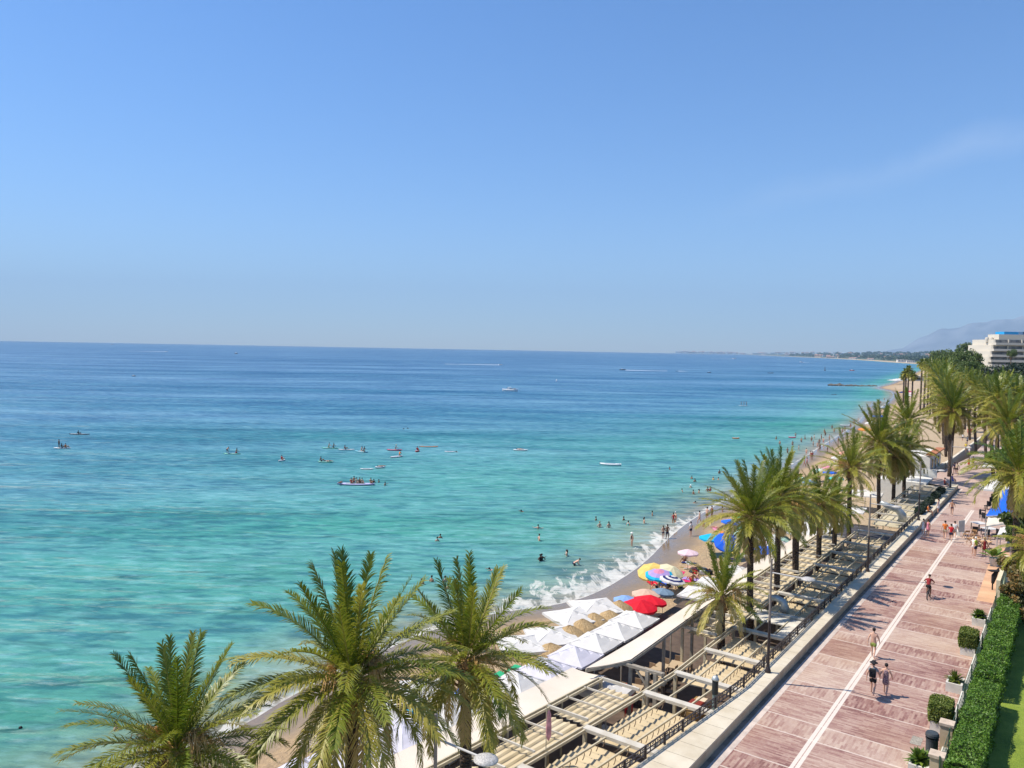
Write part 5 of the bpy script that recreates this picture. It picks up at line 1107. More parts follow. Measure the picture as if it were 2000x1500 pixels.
# thatched shades
thm = mat('straw_thatch', (.36, .24, .11), .95, col2=(.50, .36, .19), vscale=9, bump=1, bscale=25)
reed = bpy.data.materials.new('ringed_reed'); reed.use_nodes = True; t = reed.node_tree; b = t.nodes['Principled BSDF']; tc = t.nodes.new('ShaderNodeTexCoord')
wvv = node(t, 'ShaderNodeTexWave', wave_type='RINGS', Scale=2.6, Distortion=.4); wvv.rings_direction = 'Z'; t.links.new(tc.outputs['Object'], wvv.inputs[0])
t.links.new(ramp(t, wvv.outputs['Fac'], [(.1, (.24, .18, .13)), (.5, (.52, .43, .34))]).outputs[0], b.inputs['Base Color']); b.inputs['Roughness'].default_value = .95
bp = node(t, 'ShaderNodeBump', Strength=.8, Distance=.05); t.links.new(wvv.outputs['Fac'], bp.inputs['Height']); t.links.new(bp.outputs[0], b.inputs['Normal'])
def thatch(x, y, lab, r=1.15, m_=thm, flat=.45, h=2.1):
    q = at(x, y, 2.9); g = ground_z(q); root = empty('thatched_parasol', (q.x, q.y, g)); tag(root, lab, 'parasol', 'straw parasols on the sand'); rg = random.Random(int(x)); mb = MB(); n = 40
    for k in range(6):
        z0 = h+flat*(1-k/5); 
    prof = [(.0, h+flat), (.1, h+flat*.97), (r*.35, h+flat*.72), (r*.7, h+flat*.36), (r, h), (r*.98, h-.22), (r*.9, h-.2)]
    mb.lathe(prof, n); 
    for i in range(len(mb.v)):
        x_, y_, z_ = mb.v[i]; j = 1+.03*rg.uniform(-1, 1); mb.v[i] = (x_*j, y_*j, z_+rg.uniform(-.02, .03))
    mb.build('thatch', m_, root); mb = MB(); mb.tube([(0, 0, -.2), (0, 0, h+flat*.9)], .06, 8); mb.build('pole', mat('raw_wood', (.25, .16, .09), .85), root)
for x, y, lab, m_, r, fl in ((1112, 1243, 'straw parasol left of the joined white canopies', thm, 1.25, .75), (1138, 1228, 'straw parasol second from the left by the white canopies', thm, 1.15, .7), (1160, 1215, 'straw parasol in the middle of the thatched line', thm, 1.2, .7), (1190, 1208, 'straw parasol right end beside the seated sunbather', thm, 1.15, .65), (1210, 1185, 'small straw parasol left of the red umbrellas', thm, 1.0, .6), (745, 1450, 'ringed reed parasol right of the big palm trunk', reed, 1.35, .35), (632, 1432, 'ringed reed parasol left of the big palm trunk', reed, 1.25, .35), (1060, 1300, 'straw parasol hidden by palm leaves', thm, 1.2, .6), (1075, 1275, 'straw parasol above the nearest joined canopies', thm, 1.2, .6)): thatch(x, y, lab, r, m_, fl)
# loungers, towels, bags
def make_lounger():
    r = empty('sun_lounger'); m = MB(); m.box((0, -.25, .30), (.62, 1.3, .06)); m.build('seat_pad', WHT, r)
    m = MB(); m.bar((0, .38, .31), (0, .88, .62), .62, .06, upv=(0, 0, 1)); m.build('back_pad', WHT, r)
    m = MB()
    for sx_ in (-.33, .33): m.bar((sx_, -.95, .25), (sx_, .55, .25), .04, .05)
    m.build('frame', mat('white_plastic', (.7, .7, .68), .4), r)
    for sx_ in (-.3, .3):
        for sy in (-.8, .4): m = MB(); m.box((sx_, sy, .11), (.05, .05, .23)); m.build('leg', mat('white_plastic', (.7, .7, .7)), r)
    return r
l0 = make_lounger(); LG = [(967, 1331, 'ugreen', 'lounger with a green pad right of the third palm trunk'), (1000, 1318, 'ugreen', 'second green-padded lounger up the beach'), (815, 1395, 'ucyan', 'lounger with a turquoise towel between the near palms'), (835, 1405, 'ucyan', 'lounger with a turquoise pad right of its twin'), (800, 1408, 'uwhite', 'white lounger between the near palms'), (898, 1362, 'ublue2', 'lounger with a blue towel by the third palm trunk'), (645, 1496, 'ublue2', 'lounger with a royal blue towel at the bottom edge'), (1098, 1260, 'ucyan', 'blue-towelled lounger by the straw parasols'), (880, 1380, 'uwhite', 'white lounger beside the third palm trunk'), (1340, 1060, 'uwhite', 'white lounger by the wet sand')]
for k, (x, y, c, lab) in enumerate(LG[:9]):
    o = l0 if k == 0 else copy_tree(l0); q = gpt(x, y, .6); o.location = q; o.rotation_euler.z = ANG+R(90)+.1*(k % 3); tag(o, lab, 'sun lounger', 'sun loungers on the sand')
    for ch in CH.get(o.name, []):
        if 'pad' in ch.name: ch.material_slots[0].link = 'OBJECT'; ch.material_slots[0].material = cmat2(c)
TW = [(1318, 1121, 'umag', 2.3, 1.6, 'magenta blanket beside the striped umbrella'), (1334, 1135, 'umag', 1.4, .9, 'magenta towel right of the blanket'), (1352, 1112, 'uwhite', 1.6, .8, 'white towel above the short palm'), (1366, 1116, 'uturq', 1.6, .8, 'turquoise towel above the short palm'), (1380, 1118, 'unavy', 1.5, .8, 'navy towel above the short palm'), (1346, 1100, 'unavy', 1.5, .7, 'dark towel under the pink parasol'), (1400, 1034, 'urose', 1.9, .9, 'rose towel near the blue umbrellas'), (1350, 1132, 'ulilac', 1.6, .9, 'lilac towel under the sitting pair'), (1410, 1040, 'uorange', 1.6, .8, 'orange towel near the cyan umbrella'), (1452, 1085, 'uwhite', 1.6, .8, 'white towel right of the tilted blue umbrella'), (1434, 1092, 'urose', 1.4, .7, 'rose towel left of the tall palm trunk'), (1345, 1100, 'uwhite', 1.2, .6, 'white towel under the sitting woman'), (1655, 1499, 'umag', 1, 1, ''), (1494, 1060, 'upink', 1.7, .8, 'pink towel near the deep blue umbrella'), (1425, 1080, 'uyel', 1.5, .7, 'yellow towel by the tilted umbrella'), (1300, 1140, 'ublue', 1.7, .9, 'blue towel in the striped umbrella shade'), (1276, 1140, 'ured', 1.5, .8, 'red towel in the rainbow umbrella shade'), (1236, 1195, 'usalmon', 1.7, .9, 'salmon towel left of the red umbrellas'), (1560, 968, 'uwhite', 2, 1, 'white towel among the far palm leaves'), (1595, 930, 'urose', 2.2, 1.2, 'rose towel at the far beach umbrellas'), (1642, 910, 'uwhite', 2.2, 1.2, 'white towel at the far beach umbrellas')]
for x, y, c, a, b_, lab in TW:
    if not lab: continue
    q = gpt(x, y, .5); V = []; F_ = []
    for i in range(7):
        for j in range(5): V.append((-a/2+a*i/6, -b_/2+b_*j/4, .05+.02*math.sin(i*2+j*1.3)))
    for i in range(6):
        for j in range(4): k = i*5+j; F_.append((k, k+5, k+6, k+1))
    me = bpy.data.meshes.new('towel'); me.from_pydata(V, [], F_); me.materials.append(cmat2(c)); o = put_mesh(me, 'towel', None, q, rng.uniform(0, 3)); sm = o.modifiers.new('s', 'SOLIDIFY'); sm.thickness = .02
    tag(o, lab, 'towel', 'towels on the sand')
# small scattered bags on the sand
bagm = [cmat('black'), cmat('red'), cmat('white'), cmat('turq')]
for k, (x, y, c, lab) in enumerate([(1328, 1148, 0, 'dark beach bag below the striped umbrella'), (1306, 1146, 0, 'dark bag in the shade of the striped umbrella'), (1357, 1120, 1, 'red bag among the towels'), (1372, 1122, 2, 'white bag among the towels'), (1212, 1200, 3, 'turquoise bag near the red umbrellas'), (1175, 1228, 0, 'dark bag under the big white parasol'), (1437, 1075, 0, 'dark bag by the tilted blue umbrella'), (1387, 1122, 0, 'dark bag left of the short palm')]):
    q = gpt(x, y, .5); m = MB(); m.box((0, 0, .2), (.5, .28, .34)); m.tube([(-.15, 0, .36), (-.1, 0, .52), (.1, 0, .52), (.15, 0, .36)], .015, 5); o = m.build('beach_bag', bagm[c], loc=q); tag(o, lab, 'bag', 'bags on the sand'); o.rotation_euler.z = k
# ------------------------------------------------------------------ boards, kayaks and boats: hulls lofted with pointed ends
def hull(L, W, H, rocker=.06, nose=.35, tail=.6, flat=False):
    m = MB(); n = 16; pts = []
    for k in range(n+1):
        q = k/n*2-1; e = nose if q > 0 else tail; w = W/2*max(0.02, (1-abs(q)**(2.4)))**(.5+.5*e); z = rocker*q*q
        pts.append([(w*c, q*L/2, z+H*zz) for c, zz in ((-1, .62), (-.8, 1), (0, 1.05), (.8, 1), (1, .62), (.75, 0), (0, -.08), (-.75, 0))])
    for r in pts: m.v += r
    for k in range(n):
        for j in range(8): m.f.append((k*8+j, k*8+(j+1) % 8, (k+1)*8+(j+1) % 8, (k+1)*8+j)); m.mi.append(0)
    m.f.append(tuple(range(8))); m.f.append(tuple(n*8+j for j in range(8))[::-1]); m.mi += [0, 0]; return m
gl = lambda n, c, r=.3: mat('hull_'+n, c, r)
HU = {'mint': gl('mint', (.20, .60, .45)), 'white': gl('white', (.74, .74, .72)), 'pink': gl('pink', (.62, .12, .20)), 'red': gl('red', (.55, .05, .03)), 'cyan': gl('cyan', (.25, .60, .66)), 'violet': gl('violet', (.50, .46, .66)), 'dark': gl('dark', (.09, .12, .15)), 'orange': gl('orange', (.7, .3, .12)), 'grey': gl('grey', (.45, .50, .52))}
def board(px, py, L, W, c, rz, label, cat='paddleboard', name='paddleboard', H=.14, seat=False):
    q = at(px, py, 0); root = empty(name, (q.x, q.y, .02), rz); tag(root, label, cat); hull(L, W, H).build('hull', HU[c], root, smooth=True)
    m = MB(); m.box((0, -.05, H+.025), (W*.6, L*.5, .02)); m.build('deck_pad', mat('deck_grey', (.3, .36, .4), .8), root); return root
def on(b_, dx, dy, k, label, rz=0, z=.17, **kw):
    p = b_.matrix_world if False else None; c, s = math.cos(b_.rotation_euler.z), math.sin(b_.rotation_euler.z); L = b_.location
    return person((L.x+dx*c-dy*s, L.y+dx*s+dy*c, L.z+z), k, label, b_.rotation_euler.z+rz, **kw)
RX = R(-88)
b_ = board(695, 947, 6.0, 1.5, 'violet', RX, 'long pale violet group paddleboard carrying seven people', H=.22)
for dy, k, lab, s_, dx, w_ in ((-2.45, 'lie', 'person lying at the bow end of the long board', 2, 0, [('trunks', 'navy')]), (-.7, 'sit', 'red-haired person sitting in the middle of the long board', 0, .2, [('swimsuit', 'red')]), (-.35, 'kneel', 'tallest person rising in the middle of the long board', 2, -.2, [('trunks', 'darkred')]), (.15, 'sit', 'person in a pale top on the long board', 1, .1, []), (.6, 'sit', 'dark-haired person third from the stern of the long board', 2, -.1, [('shorts', 'black')]), (1.0, 'sit', 'person second from the stern of the long board', 1, .1, [('shorts', 'black')]), (2.4, 'sit', 'person sitting alone at the stern of the long board', 0, 0, [('shorts', 'orange')])): on(b_, dx, dy, k, lab, 1.5, .26, skin_=s_, wear=w_)
b_ = board(645, 876, 3.6, .85, 'mint', RX, 'mint green paddleboard with two kneeling riders'); on(b_, 0, -.3, 'kneel', 'left rider on the mint green board', 0, skin_=1, wear=[('shorts', 'green')]); on(b_, 0, .7, 'kneel', 'right rider on the mint green board', 0, skin_=2, wear=[('shorts', 'black')])
b_ = board(676, 879, 3.4, .8, 'white', RX+.1, 'white paddleboard with one dark seated rider'); on(b_, 0, -.2, 'sit', 'single dark rider seated on the white board', 0, skin_=2, wear=[('shirt', 'darkred')])
b_ = board(706, 883, 3.3, .9, 'cyan', RX-.5, 'cyan paddleboard with two riders side by side'); on(b_, -.2, -.1, 'kneel', 'left rider on the cyan board', 0, skin_=1, wear=[('swimsuit', 'red')]); on(b_, .3, .9, 'kneel', 'right rider on the cyan board', 0, skin_=2, wear=[('swimsuit', 'darkred')])
b_ = board(635, 903, 3.0, .85, 'mint', RX-.15, 'teal paddleboard left of the group, rider at its left end'); on(b_, 0, -.8, 'sit', 'rider on the left end of the teal board', 0, skin_=2, wear=[('shorts', 'navy')]); on(b_, 0, .8, 'lie', 'rider leaning at the right end of the teal board', 0, skin_=0, wear=[('shorts', 'black')])
b_ = board(770, 880, 3.2, .9, 'pink', RX, 'pink kayak behind the white board', 'kayak', 'kayak', .22); on(b_, 0, .3, 'kneel', 'person in a sunhat on the pink kayak', 0, skin_=1, hair='beige', style='hat', wear=[('shirt', 'grey')])
b_ = board(774, 893, 3.4, 1.15, 'white', RX+.9, 'white paddleboard pointing toward the viewer', H=.2); on(b_, 0, 1.0, 'kneel', 'rider in orange at the far end of the white board', 0, skin_=0, wear=[('shirt', 'orange')])
b_ = board(815, 882, 2.2, .8, 'red', RX+1.4, 'red kayak seen end on', 'kayak', 'kayak', .25); on(b_, 0, .1, 'sit', 'paddler in the red kayak', 0, skin_=2, wear=[('shirt', 'red')])
b_ = board(837, 873, 4.2, .7, 'orange', RX+.05, 'long pale orange board lying empty right of the kayaks')
b_ = board(878, 883, 2.2, .7, 'white', RX, 'small white board pushed by a swimmer')
b_ = board(716, 917, 2.4, .7, 'white', RX+.1, 'white board half awash below the group')
b_ = board(742, 914, 1.9, 1.0, 'white', RX+.5, 'small white dinghy with a lying person', 'dinghy', 'dinghy', .25); on(b_, 0, .3, 'lie', 'person lying in the small white dinghy', 0, .22, skin_=0)
b_ = board(453, 887, 3.5, .85, 'mint', RX, 'mint board at left with a stooping and a kneeling rider'); on(b_, 0, -.9, 'bend', 'stooping rider on the left mint board', 1.4, skin_=2, wear=[('shorts', 'navy')]); on(b_, 0, .9, 'kneel', 'kneeling rider on the left mint board', 0, skin_=2, wear=[('shorts', 'red')])
b_ = board(550, 900, 2.0, .85, 'white', RX+1.2, 'short white board seen end on with a paddler'); on(b_, 0, .1, 'sit', 'paddler on the short white board', 0, skin_=0, wear=[('shirt', 'red')])
b_ = board(121, 876, 3.4, .85, 'white', RX, 'white board at far left with a standing rider'); on(b_, 0, -.6, 'stand', 'rider standing on the far left board', 0, skin_=2, wear=[('shorts', 'navy')]); on(b_, 0, 0, 'sit', 'dark rider crouching behind the standing one', 0, skin_=3); on(b_, 0, .8, 'sit', 'rider in orange at the end of the far left board', 0, skin_=0, wear=[('shirt', 'orange')])
b_ = board(155, 849, 4.8, .6, 'dark', RX, 'slim dark kayak with one rower at far left', 'kayak', 'kayak', .2); on(b_, 0, -.2, 'sit', 'rower in the slim dark kayak', 0, .1, skin_=3, wear=[('shirt', 'black')])
b_ = board(1016, 880, 3.2, 1.0, 'white', RX, 'white inflatable board alone in the middle of the bay', H=.2); on(b_, 0, 0, 'lie', 'pale person lying on the lone inflatable', 0, .2, skin_=1)
board(1192, 909, 4.2, 1.2, 'white', RX-.25, 'empty white dinghy off the swimming group', 'dinghy', 'dinghy', .35)
b_ = board(1437, 857, 1.9, .8, 'orange', RX, 'orange and white float near the far bathers', 'float', 'float', .25)
board(1547, 855, 2.0, 1.2, 'pink', RX, 'salmon inflatable among the far bathers', 'float', 'float', .22)
b_ = board(1452, 793, 4.2, 1.0, 'white', RX, 'distant white board with three standing figures'); [on(b_, 0, dy, 'stand', lab, 0, skin_=2) for dy, lab in ((-1.0, 'left figure on the distant white board'), (.2, 'middle figure on the distant white board'), (1.2, 'right figure on the distant white board'))]
board(1651, 832, 3.6, 1.2, 'white', RX, 'white boat-shaped float by the far bathers', 'boat', 'boat', .3)
# motor boats
def boat(px, py, L, c, rz, label, cabin=True, wake=0, W=None, name='motor_boat', cab='white'):
    q = at(px, py, 0); root = empty(name, (q.x, q.y, 0), rz); tag(root, label, 'boat'); W = W or L*.30; H = L*(.13 if cabin else .07)
    hull(L, W, H, .02*L, .55, .1).build('hull', HU[c], root, smooth=False)
    m = MB(); m.box((0, -L*.18, H+.02*L), (W*.72, L*.36, .03*L)); m.build('cockpit', mat('cockpit_tan', (.4, .3, .2), .7), root)
    if cabin:
        m = MB(); h = L*.13; m.v += [(-W*.36, -L*.1, H), (W*.36, -L*.1, H), (W*.28, L*.24, H), (-W*.28, L*.24, H), (-W*.33, -L*.08, H+h), (W*.33, -L*.08, H+h), (W*.25, L*.1, H+h), (-W*.25, L*.1, H+h)]
        m.f += [(4, 5, 6, 7), (0, 1, 5, 4), (1, 2, 6, 5), (2, 3, 7, 6), (3, 0, 4, 7)]; m.mi += [0]*5; cb = m.build('cabin', HU[cab], root)
        m = MB(); m.bar((-W*.26, L*.175, H+h*.55), (W*.26, L*.175, H+h*.55), L*.09, .02*L); m.build('windscreen', mat('dark_glass', (.02, .03, .04), .1), cb)
    if wake:
        V = []; F_ = []; n = 18
        for k in range(n+1):
            d = -L*.3-wake*k/n; w = L*.18+wake*.035*(k/n)
            for j in (-1, 0, 1): V.append((j*w+.3*math.sin(k), d, .05+.25*(1-k/n)*(j == 0)))
        for k in range(n):
            for j in range(2): a = k*3+j; F_.append((a, a+1, a+4, a+3))
        me = bpy.data.meshes.new('wake'); me.from_pydata(V, [], F_); me.materials.append(mat('wake_foam', (.80, .82, .84), .9)); put_mesh(me, 'wake', root)
    return root
boat(996, 764, 8.2, 'white', R(88), 'white and tan cabin cruiser in the middle of the bay')
boat(1216, 723, 7.5, 'dark', R(90), 'dark red-trimmed towboat trailing a long white wake', True, 50)
boat(978, 713, 6, 'white', R(-88), 'white speedboat far out with a long pale wake to its left', True, 75)
boat(261, 735, 3.4, 'dark', R(70), 'small dark boat alone at the left of the bay')
boat(461, 691, 11, 'dark', R(60), 'tiny dark motor boat near the horizon left of centre')
boat(325, 687, 9, 'white', R(-90), 'fast white boat near the horizon with a bright wake', False, 90)
boat(219, 673, 26, 'grey', R(90), 'faint grey boat on the horizon at left')
boat(1434, 701, 14, 'white', R(-90), 'white boat with wake below the far marina', True, 90)
boat(1385, 728, 4.5, 'dark', R(80), 'small dark boat right of the towboat wake')
boat(1505, 729, 7, 'dark', R(90), 'dark low boat in the right half of the bay', False)
boat(1565, 708, 12, 'white', R(90), 'white boat close to the far shore', True, 20)
boat(1664, 724, 7, 'red', R(80), 'small red and white boat before the near headland')
boat(1629, 771, 3, 'dark', R(85), 'small dark boat near the rock spit', False)
boat(1322, 725, 4, 'dark', R(90), 'tiny jet ski following the towboat', False, 12, name='jet_ski')
q = at(1087, 745, 0); m = MB(); m.lathe([(.0, 1.5), (.25, 1.3), (.45, .6), (.5, .1), (.4, -.1)], 12); o = m.build('buoy', HU['white'], loc=q, smooth=True); tag(o, 'pale round buoy right of the cabin cruiser', 'buoy')
q = at(1611, 724, 0); m = MB(); m.lathe([(.0, 6), (.3, 5.4), (.5, 2), (1.3, 1.0), (1.3, -.1)], 10); o = m.build('channel_marker', HU['dark'], loc=q); tag(o, 'dark channel marker left of the rock spit', 'buoy')
# ------------------------------------------------------------------ leafy things: many small leaf faces through a volume
def leaf_cloud(P, Nrm, size, rg, aspect=.5, jitter=.9):
    n = len(P); d = Nrm+rg.normal(0, jitter, (n, 3)); d /= np.linalg.norm(d, axis=1)[:, None]
    r = rg.normal(0, 1, (n, 3)); a = np.cross(d, r); a /= np.linalg.norm(a, axis=1)[:, None]; b = np.cross(d, a); s = size*(.6+.8*rg.random(n))[:, None]
    V = np.stack([P-a*s*.5, P+b*s*.5*aspect, P+a*s*.6, P-b*s*.5*aspect], 1).reshape(-1, 3); i = np.arange(n)*4
    return V, np.stack([i, i+1, i+2, i+3], 1)
def leafmat(name, c1, c2, c3=None, scale=2.0):
    m = bpy.data.materials.new(name); m.use_nodes = True; t = m.node_tree; b = t.nodes['Principled BSDF']; g = t.nodes.new('ShaderNodeNewGeometry'); tc = t.nodes.new('ShaderNodeTexCoord')
    n = node(t, 'ShaderNodeTexNoise', Scale=scale, Detail=3); t.links.new(tc.outputs['Object'], n.inputs[0])
    f = maths(t, 'ADD', maths(t, 'MULTIPLY', n.outputs[0], .6), maths(t, 'MULTIPLY', g.outputs['Random Per Island'], .4))
    r = ramp(t, f, [(.28, c1), (.55, c2), (.78, c3 or tuple(min(1, c*1.5) for c in c2))]); t.links.new(r.outputs[0], b.inputs['Base Color']); b.inputs['Roughness'].default_value = .55
    tr = t.nodes.new('ShaderNodeBsdfTranslucent'); mx = t.nodes.new('ShaderNodeMixShader'); mx.inputs[0].default_value = .25; t.links.new(r.outputs[0], tr.inputs[0])
    t.links.new(b.outputs[0], mx.inputs[1]); t.links.new(tr.outputs[0], mx.inputs[2]); t.links.new(mx.outputs[0], t.nodes['Material Output'].inputs[0]); return m
LMH = leafmat('hedge_leaf', (.05, .12, .008), (.10, .21, .012), (.19, .31, .03), 1.2)
LMB = leafmat('box_leaf', (.07, .115, .012), (.15, .19, .02), (.26, .28, .045), 2.5)
LMT = leafmat('tree_leaf', (.045, .085, .016), (.10, .15, .022), (.19, .22, .05), .35)
LMD = leafmat('dark_pine', (.012, .025, .014), (.025, .045, .02), (.045, .07, .028), .4)
LMY = leafmat('light_tree_leaf', (.06, .12, .010), (.12, .20, .016), (.22, .29, .04), .8)
LMO = leafmat('dry_vine_leaf', (.06, .07, .015), (.17, .13, .035), (.36, .17, .04), 1.5)
LMF = leafmat('far_forest', (.022, .05, .024), (.045, .085, .032), (.08, .12, .045), .01)
def box_bush(name, label, cat, c, size, rz, m, n, ls, round_=.25, top_bump=.06, group=None, core=(.03, .05, .012)):
    """clipped block: leaves over the surface of a rounded box"""
    rg = np.random.default_rng(int(abs(c[0]*100))+n); root = empty(name, c, rz); tag(root, label, cat, group)
    a, b_, h = size[0]/2, size[1]/2, size[2]; ar = np.array([a*b_*4, a*h*2, a*h*2, b_*h*2, b_*h*2]); f = rg.choice(5, n, p=ar/ar.sum()); u, v = rg.uniform(-1, 1, n), rg.uniform(-1, 1, n)
    P = np.zeros((n, 3)); Nn = np.zeros((n, 3))
    for k, (ax, sg) in enumerate(((2, 1), (1, 1), (1, -1), (0, 1), (0, -1))):
        s = f == k
        if ax == 2: P[s] = np.stack([u[s]*a, v[s]*b_, np.full(s.sum(), h)], 1); Nn[s, 2] = 1
        elif ax == 1: P[s] = np.stack([u[s]*a, np.full(s.sum(), sg*b_), (v[s]+1)/2*h], 1); Nn[s, 1] = sg
        else: P[s] = np.stack([np.full(s.sum(), sg*a), u[s]*b_, (v[s]+1)/2*h], 1); Nn[s, 0] = sg
    bump = top_bump*(np.sin(P[:, 0]*3.1)+np.sin(P[:, 1]*4.3+1)+np.sin(P[:, 2]*5+P[:, 0]*2)); P += Nn*(bump[:, None]+rg.normal(0, ls*.35, (n, 1)))
    rr = np.sqrt((P[:, 0]/a)**2+(P[:, 1]/b_)**2); k = np.clip(rr-1, 0, 1)[:, None]*round_; P[:, :2] *= 1-k; P[:, 2] -= np.clip(rr-.8, 0, 1)*round_*.5*(P[:, 2] > h*.7)
    V, F_ = leaf_cloud(P, Nn, ls, rg); npmesh('foliage', V, F_, m, root)
    mb = MB(); mb.box((0, 0, h*.46), (a*1.8, b_*1.8, h*.9)); o = mb.build('branches', mat('inner_twigs', core, .95, var=.4, vscale=6), root); return root
gx = lambda s, t, z=PZ: st(s, t, z)
# garden fence line on a low white kerb, with planters
wp = mat('white_wall_paint', (.60, .57, .50), .8, var=.12, vscale=1.5)
root = empty('garden_fence', gx(50, -3.9)); tag(root, 'thin green mesh fence on a low white kerb between paving and hedge', 'fence'); L = root.location
m = MB(); m.bar(gx(38.5, -4.12, PZ+.1)-L, gx(64, -4.12, PZ+.1)-L, .22, .26); m.build('kerb', wp, root)
gm_ = mat('green_fence_wire', (.05, .09, .06), .5); m = MB(); s = 36.0
while s < 64.5: m.tube([gx(s, -3.92, PZ)-L, gx(s, -3.92, PZ+1.25)-L], .014, 4); s += .45
for zz in (.35, .8, 1.25): m.bar(gx(36, -3.92, PZ+zz)-L, gx(64.5, -3.92, PZ+zz)-L, .02, .02)
m.build('mesh_panel', gm_, root)
s = 36.0
while s < 65: m = MB(); m.box(gx(s, -3.92, PZ+.68)-L, (.06, .06, 1.36), rz=ANG); m.build('post', gm_, root); s += 3.0
# long clipped hedge in two blocks with a gap
box_bush('hedge', 'long clipped hedge block nearest the camera behind the mesh fence', 'hedge', gx(41.0, -3.05, PZ-.1), (10.6, 1.25, 1.45), ANG, LMH, 26000, .10, .0)
box_bush('hedge', 'farther clipped hedge block leading to the pale gate spikes', 'hedge', gx(55.6, -3.05, PZ-.1), (17.0, 1.25, 1.45), ANG, LMH, 26000, .12, .0)
box_bush('bush', 'clipped conical bush on the lawn behind the near hedge', 'bush', gx(42.3, .15, PZ-.05), (1.4, 1.4, 1.6), .3, LMH, 6000, .1, .7)
# planters on the paving
def planter(s, t, label, kind, L_=1.15):
    root = empty('planter', gx(s, t), ANG); tag(root, 'white stone planter box '+label, 'planter', 'white planters along the garden fence'); m = MB(); W_ = .78; h = .5
    for c, sz in (((0, W_/2-.05, h/2), (L_, .1, h)), ((0, -W_/2+.05, h/2), (L_, .1, h)), ((L_/2-.05, 0, h/2+.001), (.1, W_-.2, h-.002)), ((-L_/2+.05, 0, h/2+.001), (.1, W_-.2, h-.002))): m.box(c, sz)
    m.build('box', wp, root); m = MB(); m.box((0, 0, h-.1), (L_-.2, W_-.2, .1)); m.build('soil', earth, root)
    c = gx(s, t, PZ+h-.06)
    if kind == 'box': box_bush('bush', 'clipped square bush growing in the planter '+label, 'bush', c, (1.22, 1.0, .95), ANG, LMB, 6500, .085, .15, .03)
    else:
        rg = np.random.default_rng(int(s*10)); root2 = empty('agave' if kind == 'spiky' else 'shrub', c); tag(root2, ('spiky dwarf palm' if kind == 'spiky' else 'loose leafy shrub')+' growing in the planter '+label, 'shrub'); V = []; F_ = []
        for k in range(95 if kind == 'spiky' else 160):
            az = rg.uniform(0, 6.283); el = rg.uniform(-.1, 1.45); ln = rg.uniform(.45, .72); w_ = .045 if kind == 'spiky' else .09; d = np.array([math.cos(az)*math.cos(el), math.sin(az)*math.cos(el), math.sin(el)]); sd = np.array([-math.sin(az), math.cos(az), 0]); o_ = np.array([0, 0, .05]); md = o_+d*ln*.5; tp = o_+d*ln-np.array([0, 0, .12*ln]); i = len(V)
            V += [o_-sd*w_*.4, o_+sd*w_*.4, md+sd*w_, md-sd*w_, tp+sd*.006, tp-sd*.006]; F_ += [(i, i+1, i+2, i+3), (i+3, i+2, i+4, i+5)]
        npmesh('leaves', V, F_, LMB if kind == 'spiky' else LMY, root2)
planter(41.9, -4.6, 'beside the grey litter bin', 'box'); planter(47.4, -4.6, 'third from the pale gate, holding a spiky palm', 'spiky')
planter(53.8, -4.6, 'second from the pale gate', 'box'); planter(60.2, -4.6, 'nearest the pale gate', 'leafy'); planter(36.9, -4.75, 'cut off by the bottom edge of the view', 'leafy')
# litter bin, piers
q = PL(1790, 1447); m = MB(); m.box((0, 0, .006), (.9, .45, .008)); o = m.build('drain_cover', mat('drain_metal', (.30, .27, .22), .6, var=.3, vscale=12), loc=q); o.rotation_euler.z = ANG; tag(o, 'rectangular metal drain cover set in the paving left of the litter bin', 'drain cover')
p = PL(1819, 1480); root = empty('litter_bin', p); tag(root, 'dark grey round litter bin on the paving at the lower right', 'litter bin'); bm_ = mat('bin_grey', (.045, .052, .055), .45, var=.2)
m = MB(); m.lathe([(.0, .02), (.27, .02), (.27, .06), (.25, .1), (.25, .86), (.27, .88), (.27, .92)], 20); m.build('drum', bm_, root, smooth=False)
m = MB(); m.lathe([(.27, .99), (.285, 1.0), (.28, 1.10), (.24, 1.17), (.0, 1.19)], 20); m.build('lid', bm_, root); m = MB()
for k in range(4): a = k*math.pi/2; m.box((.22*math.cos(a), .22*math.sin(a), .95), (.05, .05, .14))
m.build('lid_struts', bm_, root)
for s, t_, lab in ((36.3, -4.05, 'cream stone pier at the bottom edge by the litter bin'), (39.75, -4.1, 'square stone pier between the near planter and the hedge')):
    root = empty('stone_pier', gx(s, t_), ANG); tag(root, lab, 'pier'); m = MB(); m.box((0, 0, .6), (.5, .5, 1.2)); m.build('shaft', face, root); m = MB(); m.box((0, 0, 1.26), (.6, .6, .12)); m.build('cap', mat('pier_cap', (.50, .40, .30), .8, var=.15, vscale=4), root)
# garden bits: path, low pillar, far garden wall and gate spikes
strip('garden_path', [(45.3, -1.2), (46.6, -1.2)], [(45.3, 20), (46.6, 20)], PZ+.0, lm, lab='pale stone path across the lawn')
m = MB(); m.box((0, 0, .35), (.9, .5, .7)); m.box((0, 0, .76), (1.0, .6, .1)); o = m.build('stone_pillar', wp, loc=gx(43.2, 2.2)); o.rotation_euler.z = ANG; tag(o, 'low white stone pillar on the lawn by the pale path', 'pillar')
root = empty('garden_wall', gx(67, -4)); tag(root, 'cream garden wall with a pale gate where the planters end', 'wall'); L = root.location
m = MB(); m.bar(gx(64.8, -3.9, PZ+1.0)-L, gx(73.5, -3.9, PZ+1.0)-L, .25, 2.1); m.build('wall_body', mat('cream_render', (.62, .56, .40), .85, var=.08), root)
m = MB(); m.bar(gx(64.6, -3.7, PZ+.9)-L, gx(64.6, -.5, PZ+.9)-L, .15, 1.9); m.build('side_wall', mat('cream_render', (.6, .6, .4)), root)
